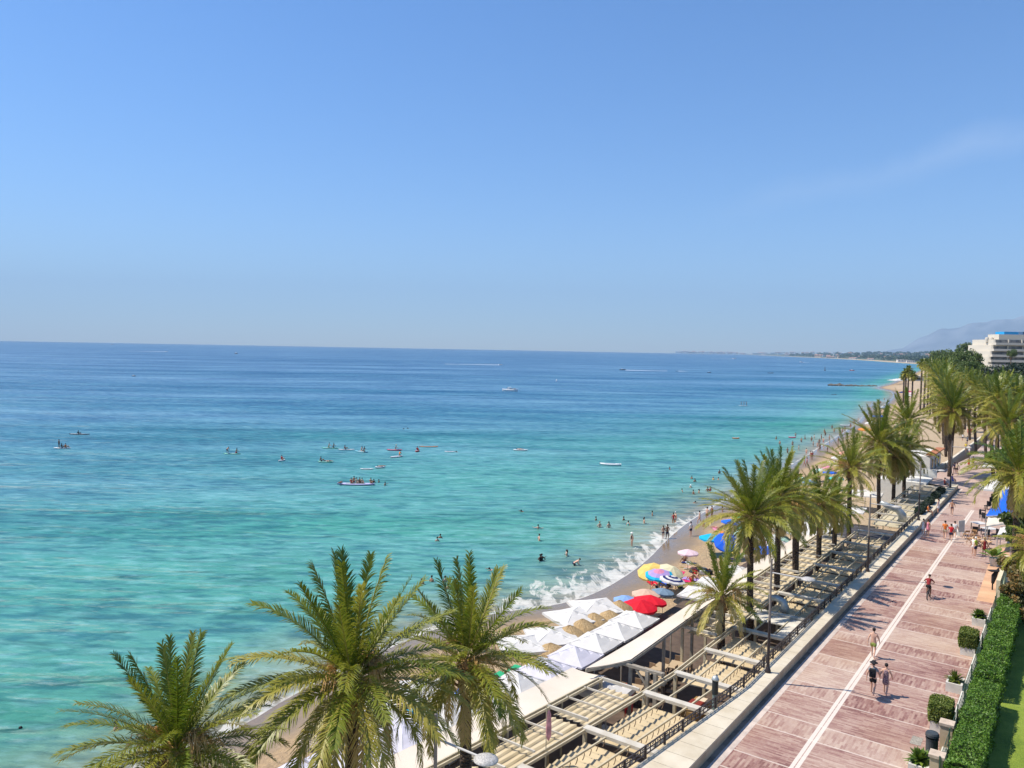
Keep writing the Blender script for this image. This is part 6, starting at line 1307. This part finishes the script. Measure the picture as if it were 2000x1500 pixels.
for k in range(4): m = MB(); q = gx(64.2, -3.5+k*.75, PZ)-L; m.v += [tuple(q+Vector(d)) for d in ((-.14, -.14, 1.2), (.14, -.14, 1.2), (.14, .14, 1.2), (-.14, .14, 1.2), (0, 0, 2.6))]; m.f += [(0, 1, 4), (1, 2, 4), (2, 3, 4), (3, 0, 4)]; m.mi += [0]*4; m.build('gate_spike', mat('pale_green_metal', (.36, .42, .26), .6), root)
strip('tan_paving', [(66, -5.3), (86, -5.6)], [(66, -4.0), (86, -1.6)], PZ+.004, mat('tan_paving', (.55, .33, .20), .8, var=.15, vscale=.8), lab='tan side paving beside the cream garden wall')
p = PL(1938, 1152); m = MB(); m.tube([(0, 0, .5), (.1, 0, 1.1), (.5, .1, 1.7)], [.1, .2, .05], 8); m.tube([(0, 0, 0), (0, 0, .6)], .05, 6); m.box((.15, 0, 1.5), (.9, .5, .06)); o = m.build('menu_stand', cmat('black'), loc=p); tag(o, 'small dark stand leaning at the cream garden wall', 'stand')
# shaggy palms, vines and trees on the right edge
def pr_palm(px, py, dep, lab, me, sc, rz, ground=PZ, **kw): palm(deep(px, py, dep), lab, me, sc, rz, ground=ground, group='palms on the land side of the promenade', **kw)
pr_palm(1990, 925, 57, 'shaggy palm at the right edge reaching over the blue awning', CN[1], .98, .8, stalks=1)
pr_palm(2030, 1075, 47, 'palm at the right edge with dry hanging leaves above the vines', CN[1], .62, 2.2, stalks=2)
def blob_tree(name, label, cat, c, rad, hgt, m, n, ls, seed, ground=None, clumps=28, group=None, trunk=True):
    rg = np.random.default_rng(seed); root = empty(name, c); tag(root, label, cat, group); Ps = []; Ns = []
    for k in range(clumps):
        d = rg.normal(0, 1, 3); d /= np.linalg.norm(d); rr = rg.random()**.4; cc = d*rr*np.array([rad, rad, hgt])*.78; cr_ = rg.uniform(.22, .42)*rad; q = n//clumps
        dd = rg.normal(0, 1, (q, 3)); dd /= np.linalg.norm(dd, axis=1)[:, None]; Ps.append(cc+dd*cr_*(.55+.45*rg.random((q, 1)))*np.array([1, 1, .75])); Ns.append(dd)
    V, F_ = leaf_cloud(np.concatenate(Ps), np.concatenate(Ns), ls, rg, aspect=.8); npmesh('crown', V, F_, m, root)
    if trunk:
        g = (ground if ground is not None else PZ)-c[2]; mb = MB(); mb.tube([(0, 0, g), (.05*rad, 0, g*.5), (0, 0, 0)], [rad*.10+.08, rad*.08+.05, rad*.05], 8)
        for k in range(5): a = k*1.3; mb.tube([(0, 0, g*.25), (math.cos(a)*rad*.45, math.sin(a)*rad*.45, hgt*.2)], [rad*.05, rad*.02], 6)
        mb.build('trunk', mat('bark', (.12, .085, .055), .95, var=.3), root)
    return root
blob_tree('leafy_tree', 'bright green tree filling the right edge above the shaggy palm', 'tree', deep(2012, 905, 62), 3.2, 3.4, LMY, 26000, .22, 5)
blob_tree('leafy_shrub', 'dark glossy shrub at the right edge between awning and potted plant', 'shrub', deep(2010, 1040, 60), 2.4, 2.2, LMT, 9000, .25, 6)
blob_tree('climbing_vine', 'rusty orange and green vine hanging at the right edge beyond the hedge', 'vine', deep(1992, 1190, 52), 1.5, 3.2, LMO, 9000, .18, 7, clumps=22)
blob_tree('climbing_vine', 'upper tangle of vine with dry palm leaves at the right edge', 'vine', deep(2008, 1105, 54), 1.9, 2.2, LMO, 8000, .2, 8, clumps=18)
blob_tree('shrub', 'round shrub behind the hedge below the vine', 'shrub', deep(1995, 1225, 52), .9, .9, LMB, 4000, .12, 9)
# potted banana plant
p = PL(1941, 1105); root = empty('potted_plant', p); tag(root, 'big-leaved plant in a white pot beside the wooden folding chairs', 'potted plant'); m = MB(); m.lathe([(.0, 0), (.28, 0), (.4, .7), (.36, .72), (.33, .6), (.0, .6)], 16); m.build('pot', wp, root); rg = np.random.default_rng(3); V = []; F_ = []
for k in range(26):
    az = k*2.4; el = rg.uniform(.5, 1.4); d = np.array([math.cos(az)*math.cos(el), math.sin(az)*math.cos(el), math.sin(el)]); sd = np.array([-math.sin(az), math.cos(az), 0]); o_ = np.array([0, 0, .6]); i = len(V); Ln = rg.uniform(1.1, 1.7)
    for q, w_ in ((.25, .02), (.45, .16), (.7, .2), (.9, .12), (1, .01)): cpt = o_+d*Ln*q-np.array([0, 0, .5*q*q]); V += [cpt-sd*w_, cpt+sd*w_]
    for j in range(4): F_.append((i+2*j, i+2*j+1, i+2*j+3, i+2*j+2))
npmesh('leaves', V, F_, LMY, root)
# cafe terrace with blue awning
blue = mat('blue_awning_cloth', (.01, .12, .60), .7, var=.06, vscale=.6, trans=.1)
def awn(name, label, P4, m_, drop=.22, posts=True):
    c = sum(P4, Vector())/4; root = empty(name, (c.x, c.y, PZ)); tag(root, label, 'awning'); L = root.location; V = []; F_ = []; n = 8
    for i in range(n+1):
        for j in range(n+1): p = P4[0].lerp(P4[1], i/n).lerp(P4[3].lerp(P4[2], i/n), j/n); V.append(tuple(p-L+Vector((0, 0, -.05*math.sin(i*math.pi/2)**2))))
    for i in range(n):
        for j in range(n): a = i*(n+1)+j; F_.append((a, a+n+1, a+n+2, a+1))
    me = npmesh('cloth', V, F_, m_, root); me.modifiers.new('s', 'SOLIDIFY').thickness = .03; mb = MB()
    for a, b_ in ((P4[0], P4[1]), (P4[3], P4[2])): mb.bar(a-L-Vector((0, 0, .08)), b_-L-Vector((0, 0, .08)), .08, .08)
    mb.build('frame_bar', steelp, root)
    for p in P4: mb = MB(); mb.tube([(p.x-L.x, p.y-L.y, 0), tuple(p-L-Vector((0, 0, .1)))], .04, 6); mb.build('pole', steelp, root)
    return root
awn('cafe_awning', 'big bright blue awning over the cafe terrace at the right', [at(1926, 1007, 7.0), at(1985, 1004, 7.6), at(1981, 954, 8.0), at(1958, 956, 7.2)], blue)
awn('cafe_awning', 'cream awning strip in front of the blue one', [at(1926, 1027, 6.6), at(1985, 1018, 7.0), at(1985, 1006, 7.3), at(1930, 1009, 6.9)], slabm)
awn('cafe_awning', 'grey-white small awning half behind the shrub', [at(1948, 1044, 6.2), at(1975, 1040, 6.4), at(1978, 1026, 6.7), at(1955, 1028, 6.5)], WHT)
for x, y, lab in ((1912, 1035, 'white cafe table left of the cream awning'), (1932, 1046, 'white cafe table under the cream awning')):
    p = PL(x, y); root = empty('cafe_table', p, .2); tag(root, lab, 'table', 'cafe tables'); m = MB(); m.box((0, 0, .74), (1.2, 1.2, .05)); m.build('table_top', WHT, root)
    for sx_ in (-.5, .5):
        for sy in (-.5, .5): m = MB(); m.box((sx_, sy, .36), (.06, .06, .71)); m.build('leg', legm, root)
def make_dchair():
    r = empty('cafe_chair'); cm_ = cmat('black'); m = MB(); m.box((0, 0, .44), (.5, .5, .06)); m.build('seat', cm_, r); m = MB(); m.box((0, -.24, .72), (.5, .05, .5)); m.build('backrest', cm_, r)
    for sx_ in (-.21, .21):
        for sy in (-.21, .21): m = MB(); m.box((sx_, sy, .205), (.04, .04, .41)); m.build('leg', cm_, r)
    return r
dc = make_dchair(); DCP = [(1920, 1004, 'black cafe chair at the near corner of the blue awning'), (1928, 995, 'second black cafe chair along the blue awning'), (1938, 987, 'third black cafe chair along the blue awning'), (1918, 1012, 'black cafe chair left of the cream awning'), (1924, 1018, 'black cafe chair below its neighbour at the cream awning'), (1903, 1046, 'black cafe chair left of the white cafe table'), (1925, 1052, 'black cafe chair between the two white tables'), (1944, 1052, 'black cafe chair under the cream awning'), (1940, 980, 'fourth black cafe chair along the blue awning')]
for k, (x, y, lab) in enumerate(DCP): o = dc if k == 0 else copy_tree(dc); o.location = PL(x, y); o.rotation_euler.z = ANG+k; tag(o, lab, 'chair', 'black cafe chairs')
# wooden folding chairs with crossed legs, A-board
wd = mat('oiled_wood', (.36, .20, .09), .6)
def make_fold():
    r = empty('folding_chair'); m = MB(); m.box((0, 0, .45), (.46, .42, .03)); m.build('seat', wd, r); m = MB(); m.box((0, -.30, .80), (.44, .03, .18)); m.build('backrest', wd, r)
    for sx_ in (-.22, .22): m = MB(); m.bar((sx_, -.34, .9), (sx_, .28, 0), .03, .035); m.build('leg', wd, r); m = MB(); m.bar((sx_*.86, .22, .47), (sx_*.86, -.28, 0), .03, .035); m.build('leg', wd, r)
    return r
fc = make_fold()
for k, (x, y, lab) in enumerate(((1886, 1052, 'wooden folding chair left end, beside the white board'), (1893, 1060, 'wooden folding chair nearest the stripe, crossed legs'), (1900, 1052, 'wooden folding chair in the middle of the group'), (1909, 1058, 'wooden folding chair right of the middle'), (1916, 1066, 'wooden folding chair close to the lime green person'), (1930, 1062, 'wooden folding chair by the potted plant'))): o = fc if k == 0 else copy_tree(fc); o.location = PL(x, y); o.rotation_euler.z = k*1.1; tag(o, lab, 'chair', 'wooden folding chairs')
for x, y, lab in ((1905, 1066, 'small wooden table among the folding chairs'), (1925, 1072, 'wooden table beside the striped red clothes')):
    p = PL(x, y); root = empty('wooden_table', p, .4); tag(root, lab, 'table'); m = MB(); m.box((0, 0, .72), (.9, .7, .04)); m.build('table_top', mat('pale_wood', (.6, .40, .22), .6), root)
    for sg in (-1, 1): m = MB(); m.bar((-.35, .25*sg, 0), (.35, .25*sg, .7), .04, .04); m.build('leg', wd, root); m = MB(); m.bar((.35, .28*sg, 0), (-.35, .28*sg, .7), .04, .04); m.build('leg', wd, root)
p = PL(1877, 1046); root = empty('menu_board', p, .4); tag(root, 'white free-standing board beside the centre stripe', 'sign'); m = MB(); m.box((0, 0, .95), (.9, .05, 1.2)); m.build('panel', wp, root); m = MB(); m.box((-.42, 0, .2), (.05, .4, .4)); m.box((.42, 0, .2), (.05, .4, .4)); m.build('feet', steelp, root)
# white parasols on the promenade further on
for s, t_, lab, sz in ((108, -7.0, 'lowest white promenade parasol beside the right palm row', 3.6), (114, -6.6, 'middle white promenade parasol overlapping the lowest', 3.6), (131, -8.0, 'big white round-topped parasol higher on the promenade', 5.0), (111, -3.8, 'white promenade parasol behind the shaggy palm', 3.4), (148, -7.5, 'farthest white promenade parasol', 4.5)): market(st(s, t_, PZ), sz, .7, lab, WHT, 2.5, group='white parasols on the promenade')
# planters with people at the wall, s 93..117: dark green bushes inside the low wall
for k, (s, lab) in enumerate(((96, 'dark bush in the wall planter behind the orange shirt'), (99.5, 'dark bush in the wall planter left of the person in white'), (103, 'third dark bush in the wall planters'), (108, 'low bush in the wall planter before the last lamp post'), (112, 'last low bush in the wall planters'))): box_bush('bush', lab, 'bush', st(s, -13.45, PZ+.3), (2.8, .8, .8), ANG, LMD, 1800, .16, .3, group='bushes in the wall planters')
# white kiosk terrace at the end of the pergolas
root = empty('beach_kiosk', st(131, -19.5, PZ)); tag(root, 'low white beach kiosk with terrace walls and a tiled roof edge behind the pergolas', 'building'); L = root.location
kw = mat('kiosk_white', (.66, .64, .58), .8, var=.05)
m = MB(); m.box(st(124.5, -19.6, 2.7)-L, (6.6, 6.4, 3.4), rz=ANG); m.build('terrace_block', kw, root)
m = MB(); m.box(st(128.2, -19.6, 4.9)-L, (.3, 7.2, 1.1), rz=ANG); m.build('parapet', kw, root)
m = MB(); m.box(st(142, -20.5, 5.0)-L, (12, 5.0, 3.0), rz=ANG); m.build('wall', kw, root)
m = MB(); m.bar(st(136, -18.0, 6.8)-L, st(148, -18.0, 6.8)-L, 1.2, .18); m.build('tiled_roof_edge', mat('terracotta', (.40, .16, .08), .8, var=.2, vscale=4), root)
for k in range(3): m = MB(); m.box(st(138.5+k*3.4, -17.97, 5.0)-L, (1.2, .08, 1.6), rz=ANG); m.build('window', mat('dark_glass', (.02, .03, .04), .1), root)
# far beach tents and white hut on the sand spit
for x, y, sz, lab in ((1752, 744, 10, 'left long white tent on the far sand spit'), (1762, 742, 9, 'right white tent on the far sand spit')):
    q = at(x, y, 3.5); market((q.x, q.y, 1.0), sz, 1.2, lab, WHT, 3.0, rz=.3, group='white tents on the sand spit')
q = at(1790, 737, 4); root = empty('beach_hut', (q.x, q.y, 1)); tag(root, 'white flat-roofed beach restaurant on the far sand spit', 'building'); m = MB(); m.box((0, 0, 2.0), (16, 8, 3.6)); m.build('wall', kw, root); m = MB(); m.box((0, 0, 4.2), (18, 10, .5)); m.build('roof', kw, root); m = MB(); m.box((-1, -4.03, 2.0), (8, .1, 2.0)); m.build('window', mat('dark_glass', (.02, .03, .04), .1), root)
# rock spit
rkm = mat('spit_rock', (.10, .085, .07), .9, col2=(.20, .17, .13), vscale=.7, bump=.6, bscale=3); rg = random.Random(5)
for k in range(26):
    q = at(1623+k*3.4+rg.uniform(-1, 1), 753.2+k*.06+rg.uniform(-.5, .5), 0); bmx = __import__('bmesh').new(); __import__('bmesh').ops.create_icosphere(bmx, subdivisions=1, radius=rg.uniform(1.1, 2.0)*(1.25 if k < 6 else .85))
    for v in bmx.verts: v.co *= rg.uniform(.75, 1.25); v.co.z *= .7
    me = bpy.data.meshes.new('boulder'); bmx.to_mesh(me); bmx.free(); me.materials.append(rkm); o = put_mesh(me, 'boulder', None, (q.x, q.y, .1)); o.scale.x = 1.6
    tag(o, 'rough dark boulder in the low rock spit running out from the far beach', 'boulder', 'boulders of the rock spit')
# ------------------------------------------------------------------ white terraced building at the right edge
root = empty('terraced_building', deep(1990, 720, 430)); tag(root, 'white stepped apartment building with long balconies and a blue roof box', 'building'); L = root.location; L.z = 4; root.location.z = 4
sm_ = 430/1500.; wb = mat('stepped_white', (.60, .545, .45), .8, var=.04, vscale=.1); sh = mat('balcony_shade', (.10, .10, .11), .6)
ht = lambda y: CZ-(y-697.5)*sm_       # storey heights read off at the building's own distance
for k, (yt, yb, x0, x1) in enumerate(((663, 672, 1930, 2075), (674, 684, 1922, 2080), (686, 695, 1915, 2084), (697, 705, 1909, 2088), (707, 714, 1907, 2092), (716, 726, 1904, 2096))):
    X0 = (x0-1000)*sm_-L.x; X1 = (x1-1000)*sm_-L.x; zt, zb = ht(yt)-L.z, ht(yb)-L.z; step = k*2.0
    m = MB(); m.box(((X0+X1)/2, 9-step*.5, (zt+zb)/2), (X1-X0-3, 20+step, abs(zt-zb)+1.2)); fl = m.build('storey', wb, root)
    m = MB(); m.box(((X0+X1)/2, -3.4-step, zb+.7), (X1-X0, 4.2, 1.25)); m.build('balcony_parapet', wb, fl)
    m = MB(); m.box(((X0+X1)/2, -1.04-step+.0, zb+2.2), (X1-X0-4, .12, 1.6)); m.build('glazing', mat('shaded_glazing', (.07, .075, .085), .3, col2=(.25, .24, .22), vscale=.5), fl)
    for q in range(6): m = MB(); m.box((X0+2+(X1-X0-4)*q/5, -1.3-step, zb+2.0), (.5, .6, 2.6)); m.build('pier', wb, fl)
m = MB(); m.box((-2, 5, ht(657)-L.z), (20, 10, 3.6)); m.build('roof_block', wb, root)
m = MB(); m.box((-4.5, 5, ht(652)-L.z+.6), (8, 8, 2.6)); m.build('roof_box', mat('bright_blue_panel', (.02, .30, .62), .5), root)
m = MB(); m.box((6.5, 5, ht(650)-L.z), (8, 6, 3.0)); m.build('roof_shed', mat('slate_blue', (.06, .12, .22), .5), root)
for dx in (-15.5, -13): m = MB(); m.lathe([(0, 1.4), (.8, 1.2), (1.0, .4), (1.0, -1.5)], 10, c=(dx, 5, ht(661)-L.z)); m.build('water_tank', wb, root)
# trees between
TR = [(1888, 708, 300, 6.5, 5, LMT, 'broad green tree directly left of the white building'), (1880, 712, 270, 6, 5, LMT, 'green tree left of the broad one'), (1870, 722, 245, 4.5, 4, LMT, 'round tree among the far palms'), (1976, 732, 210, 7.0, 3.6, LMD, 'very dark spreading pine at the right edge'), (1998, 742, 190, 7, 4, LMD, 'dark pine cut off by the right edge'), (1998, 762, 160, 5, 4.5, LMT, 'olive tree at the right edge below the dark pines'), (1888, 690, 480, 10, 6, LMT, 'light tree on the skyline beside the white building'), (1862, 704, 420, 9, 6, LMT, 'tree on the skyline above the far palms'), (1945, 742, 250, 5, 3, LMT, 'tree in front of the lowest balconies'), (1975, 690, 400, 3.2, 2.4, LMT, 'small tree growing on a balcony of the white building'), (1915, 750, 200, 4, 3, LMT, 'tree behind the right palm row'), (1852, 712, 330, 6, 5, LMT, 'tree rising over the left far palm row'), (1835, 700, 520, 9, 6, LMT, 'tree before the far wood'), (1958, 748, 180, 4, 3, LMT, 'green tree between palm row and pines'), (1895, 730, 230, 5, 4.5, LMT, 'tree just behind the far palms')]
for k, (x, y, dep, r_, h_, m_, lab) in enumerate(TR): blob_tree('pine_tree' if m_ is LMD else 'broadleaf_tree', lab, 'tree', deep(x, y, dep), r_, h_, m_, 7000, r_*.075, 50+k, ground=PZ if dep < 390 else 8, group='trees around the white building')
# ------------------------------------------------------------------ far woods and villas on the coast beyond
V = []; F_ = []; rgf = np.random.default_rng(9)
DL = None
def on_land(x, y): return -sdist(np.array([x]), np.array([y]))[0] if DL is None else DL
def hill_z(x, y):
    d = on_land(x, y); rr = math.hypot(x, y); mg_ = min(max((rr-560)/900, 0), 1)
    h = 20*min(max((d-60)/500, 0), 1)+26*min(max((d-300)/1500, 0), 1)*(1+.35*math.sin(x/410.)*math.sin(y/530.+1)); a_ = math.degrees(math.atan2(x, y))
    return min(.35+d*.035, 1.0)+(mg_*h*float(np.interp(a_, [12, 20, 27, 34], [.8, 1.1, 1.15, 1.3])) if d > 60 else 0)
VPOS = []
vw = [mat('villa_white', (.80, .78, .72), .8), mat('villa_cream', (.58, .50, .38), .8), mat('villa_pink', (.56, .42, .36), .8)]; vr = [mat('villa_tile', (.42, .24, .17), .9), mat('villa_flat', (.74, .71, .66), .9)]
def villa(mw_, mr_, flat):
    r = empty('villa'); m = MB(); m.box((0, 0, .5), (1, .6, 1)); m.build('wall', mw_, r); m = MB()
    if flat: m.box((0, 0, 1.05), (1.06, .66, .12))
    else:
        m.v += [(-.55, -.36, 1), (.55, -.36, 1), (.55, .36, 1), (-.55, .36, 1), (-.4, 0, 1.28), (.4, 0, 1.28)]; m.f += [(0, 1, 5, 4), (2, 3, 4, 5), (1, 2, 5), (3, 0, 4), (3, 2, 1, 0)]; m.mi += [0]*5
    m.build('roof', mr_, r)
    for q in range(4): m = MB(); m.box((-.36+.24*q, -.302, .62), (.1, .02, .3)); m.build('window', mat('dark_glass', (.02, .03, .04), .1), r)
    return r
VP = [villa(vw[0], vr[1], True), villa(vw[0], vr[0], False), villa(vw[1], vr[0], False), villa(vw[2], vr[1], True)]; used = [False]*4
def put_villa(x, y, dep, wpx, hpx, lab, grp, kind, z=None):
    global used
    if lab is None:
        kd = ('white flat-roofed', 'white tile-roofed', 'cream tile-roofed', 'pinkish flat-roofed')[kind]
        if grp == 'town': lab = f'small {kd} block in the resort town on the far point, '+('by its lighthouse end' if x < 1350 else 'in its middle' if x < 1400 else 'at its landward end')
        else: lab = f'{"wide" if wpx > 7.5 else "small"} {kd} villa in the far woods, '+('next to the resort town' if x < 1540 else 'left of the long beach' if x < 1640 else 'behind the long pale beach' if x < 1740 else 'on the slope near the mountain foot' if x < 1820 else 'just left of the white terraced building')
    need = 45 if grp == 'v' and len(VPOS) >= 156 else (25+260*random.random() if grp == 'town' else 60+1500*random.random()**1.6); c = deep(x, y, dep)
    while on_land(c.x, c.y) < need and dep < 14500: dep *= 1.03; c = deep(x, y, dep)
    kx = dep/1500; o = VP[kind] if not used[kind] else copy_tree(VP[kind]); used[kind] = True
    hh = hpx*kx*.8+(8 if grp == 'v' and len(VPOS) < 156 else 3 if grp == 'v' else 14); gz = hill_z(c.x, c.y) if on_land(c.x, c.y) > 5 else .5; o.location = (c.x, c.y, gz-.5+(3 if dep > 6000 else 0)); VPOS.append((math.atan2(c.x, c.y), math.hypot(c.x, c.y), wpx*kx*.5+3)); o.scale = (wpx*kx, wpx*kx*.8, hh); o.rotation_euler.z = -math.atan2(c.x, c.y)+random.uniform(-.3, .3); tag(o, lab, 'villa' if grp != 'town' else 'building', 'pale buildings of the far resort town on the point' if grp == 'town' else 'villas among the trees of the far coast')
random.seed(12)
for k in range(46):     # resort town on the point
    x = 1322+k*2.6+random.uniform(-1, 1); dep = 9000-40*k if x < 1400 else 8300-28*(k); put_villa(x, 688.3+.02*(x-1322)+random.uniform(-.6, .9), dep, random.uniform(2.5, 5), random.uniform(1.8, 3.6), None, 'town', random.choice((0, 1, 2, 3)))
for k in range(110):
    x = random.uniform(1445, 1895); q = random.random(); yb = 688.5+(x-1445)*.006; y = yb-q*8*((x-1380)/500)**.7+1.5; dep = 5000-(x-1445)*4.8+q*1500
    put_villa(x, y+.6, dep, random.uniform(4, 11), random.uniform(1.6, 2.8), None, 'v', random.choice((0, 0, 1, 2)))
for x, y, dep, w_, h_, k, lab in ((1700, 699, 2600, 12, 2.5, 1, 'low villa at the waterfront below the wood'), (1764, 704, 1900, 22, 4, 0, 'long white beach house at the end of the far beach'), (1778, 701, 1850, 14, 3, 0, 'white beach house right of the long one'), (1850, 696, 1300, 16, 5, 0, 'flat-roofed villa on the slope above the palms'), (1890, 680, 2600, 2.5, 6, 0, 'slim white tower on the skyline'), (1666, 701, 2700, 14, 2.5, 1, 'tiled beach house right of the pale strip'), (1622, 697, 3100, 16, 2.6, 2, 'cream beach house in the middle of the bay'), (1598, 695, 3300, 12, 4, 2, 'ochre block by the far beach'), (1618, 690, 3500, 8, 5, 1, 'white villa above the far beach')): put_villa(x, y, dep, w_, h_, lab, 'v', k)
VPOS = np.array(VPOS); VA, VR, VW = VPOS[:, 0], VPOS[:, 1], VPOS[:, 2]
PX = []; PN = []; SZ = []; cnt = 0
AA = np.radians(rgf.uniform(11.5, 35, 9000)); RRf = 700*(9000/700)**rgf.random(9000); DD = -sdist(RRf*np.sin(AA), RRf*np.cos(AA))
for a_, r_, d in zip(AA, RRf, DD):
    if cnt >= 2600: break
    x, y = r_*math.sin(a_), r_*math.cos(a_); DL = d
    if d < 70 or d > 2600: continue
    if rgf.random() > .9-.35*(r_ > 4200): continue
    if (((np.abs(VA-a_)*r_) < VW) & (r_ > VR-200) & (r_ < VR+15)).any(): continue
    cnt += 1; z = hill_z(x, y); DL = None; cr = rgf.uniform(4, 9)*(1+r_/6000); q = 26; dd = rgf.normal(0, 1, (q, 3)); dd /= np.linalg.norm(dd, axis=1)[:, None]; dd[:, 2] = np.abs(dd[:, 2])
    PX.append(np.array([x, y, z+cr*.5])+dd*cr*np.array([1, 1, .9])); PN.append(dd); SZ.append(np.full(q, cr*.62))
P_ = np.concatenate(PX); N_ = np.concatenate(PN); S_z = np.concatenate(SZ)[:, None]; n = len(P_); d = N_+rgf.normal(0, .6, (n, 3)); d /= np.linalg.norm(d, axis=1)[:, None]; a = np.cross(d, rgf.normal(0, 1, (n, 3))); a /= np.linalg.norm(a, axis=1)[:, None]; b = np.cross(d, a)
VV = np.stack([P_-a*S_z*.6, P_+b*S_z*.5, P_+a*S_z*.6, P_-b*S_z*.5], 1).reshape(-1, 3); i = np.arange(n)*4
o = npmesh('far_wood', VV, np.stack([i, i+1, i+2, i+3], 1), LMF); tag(o, 'far-off wooded coast fading to blue', kind='stuff')
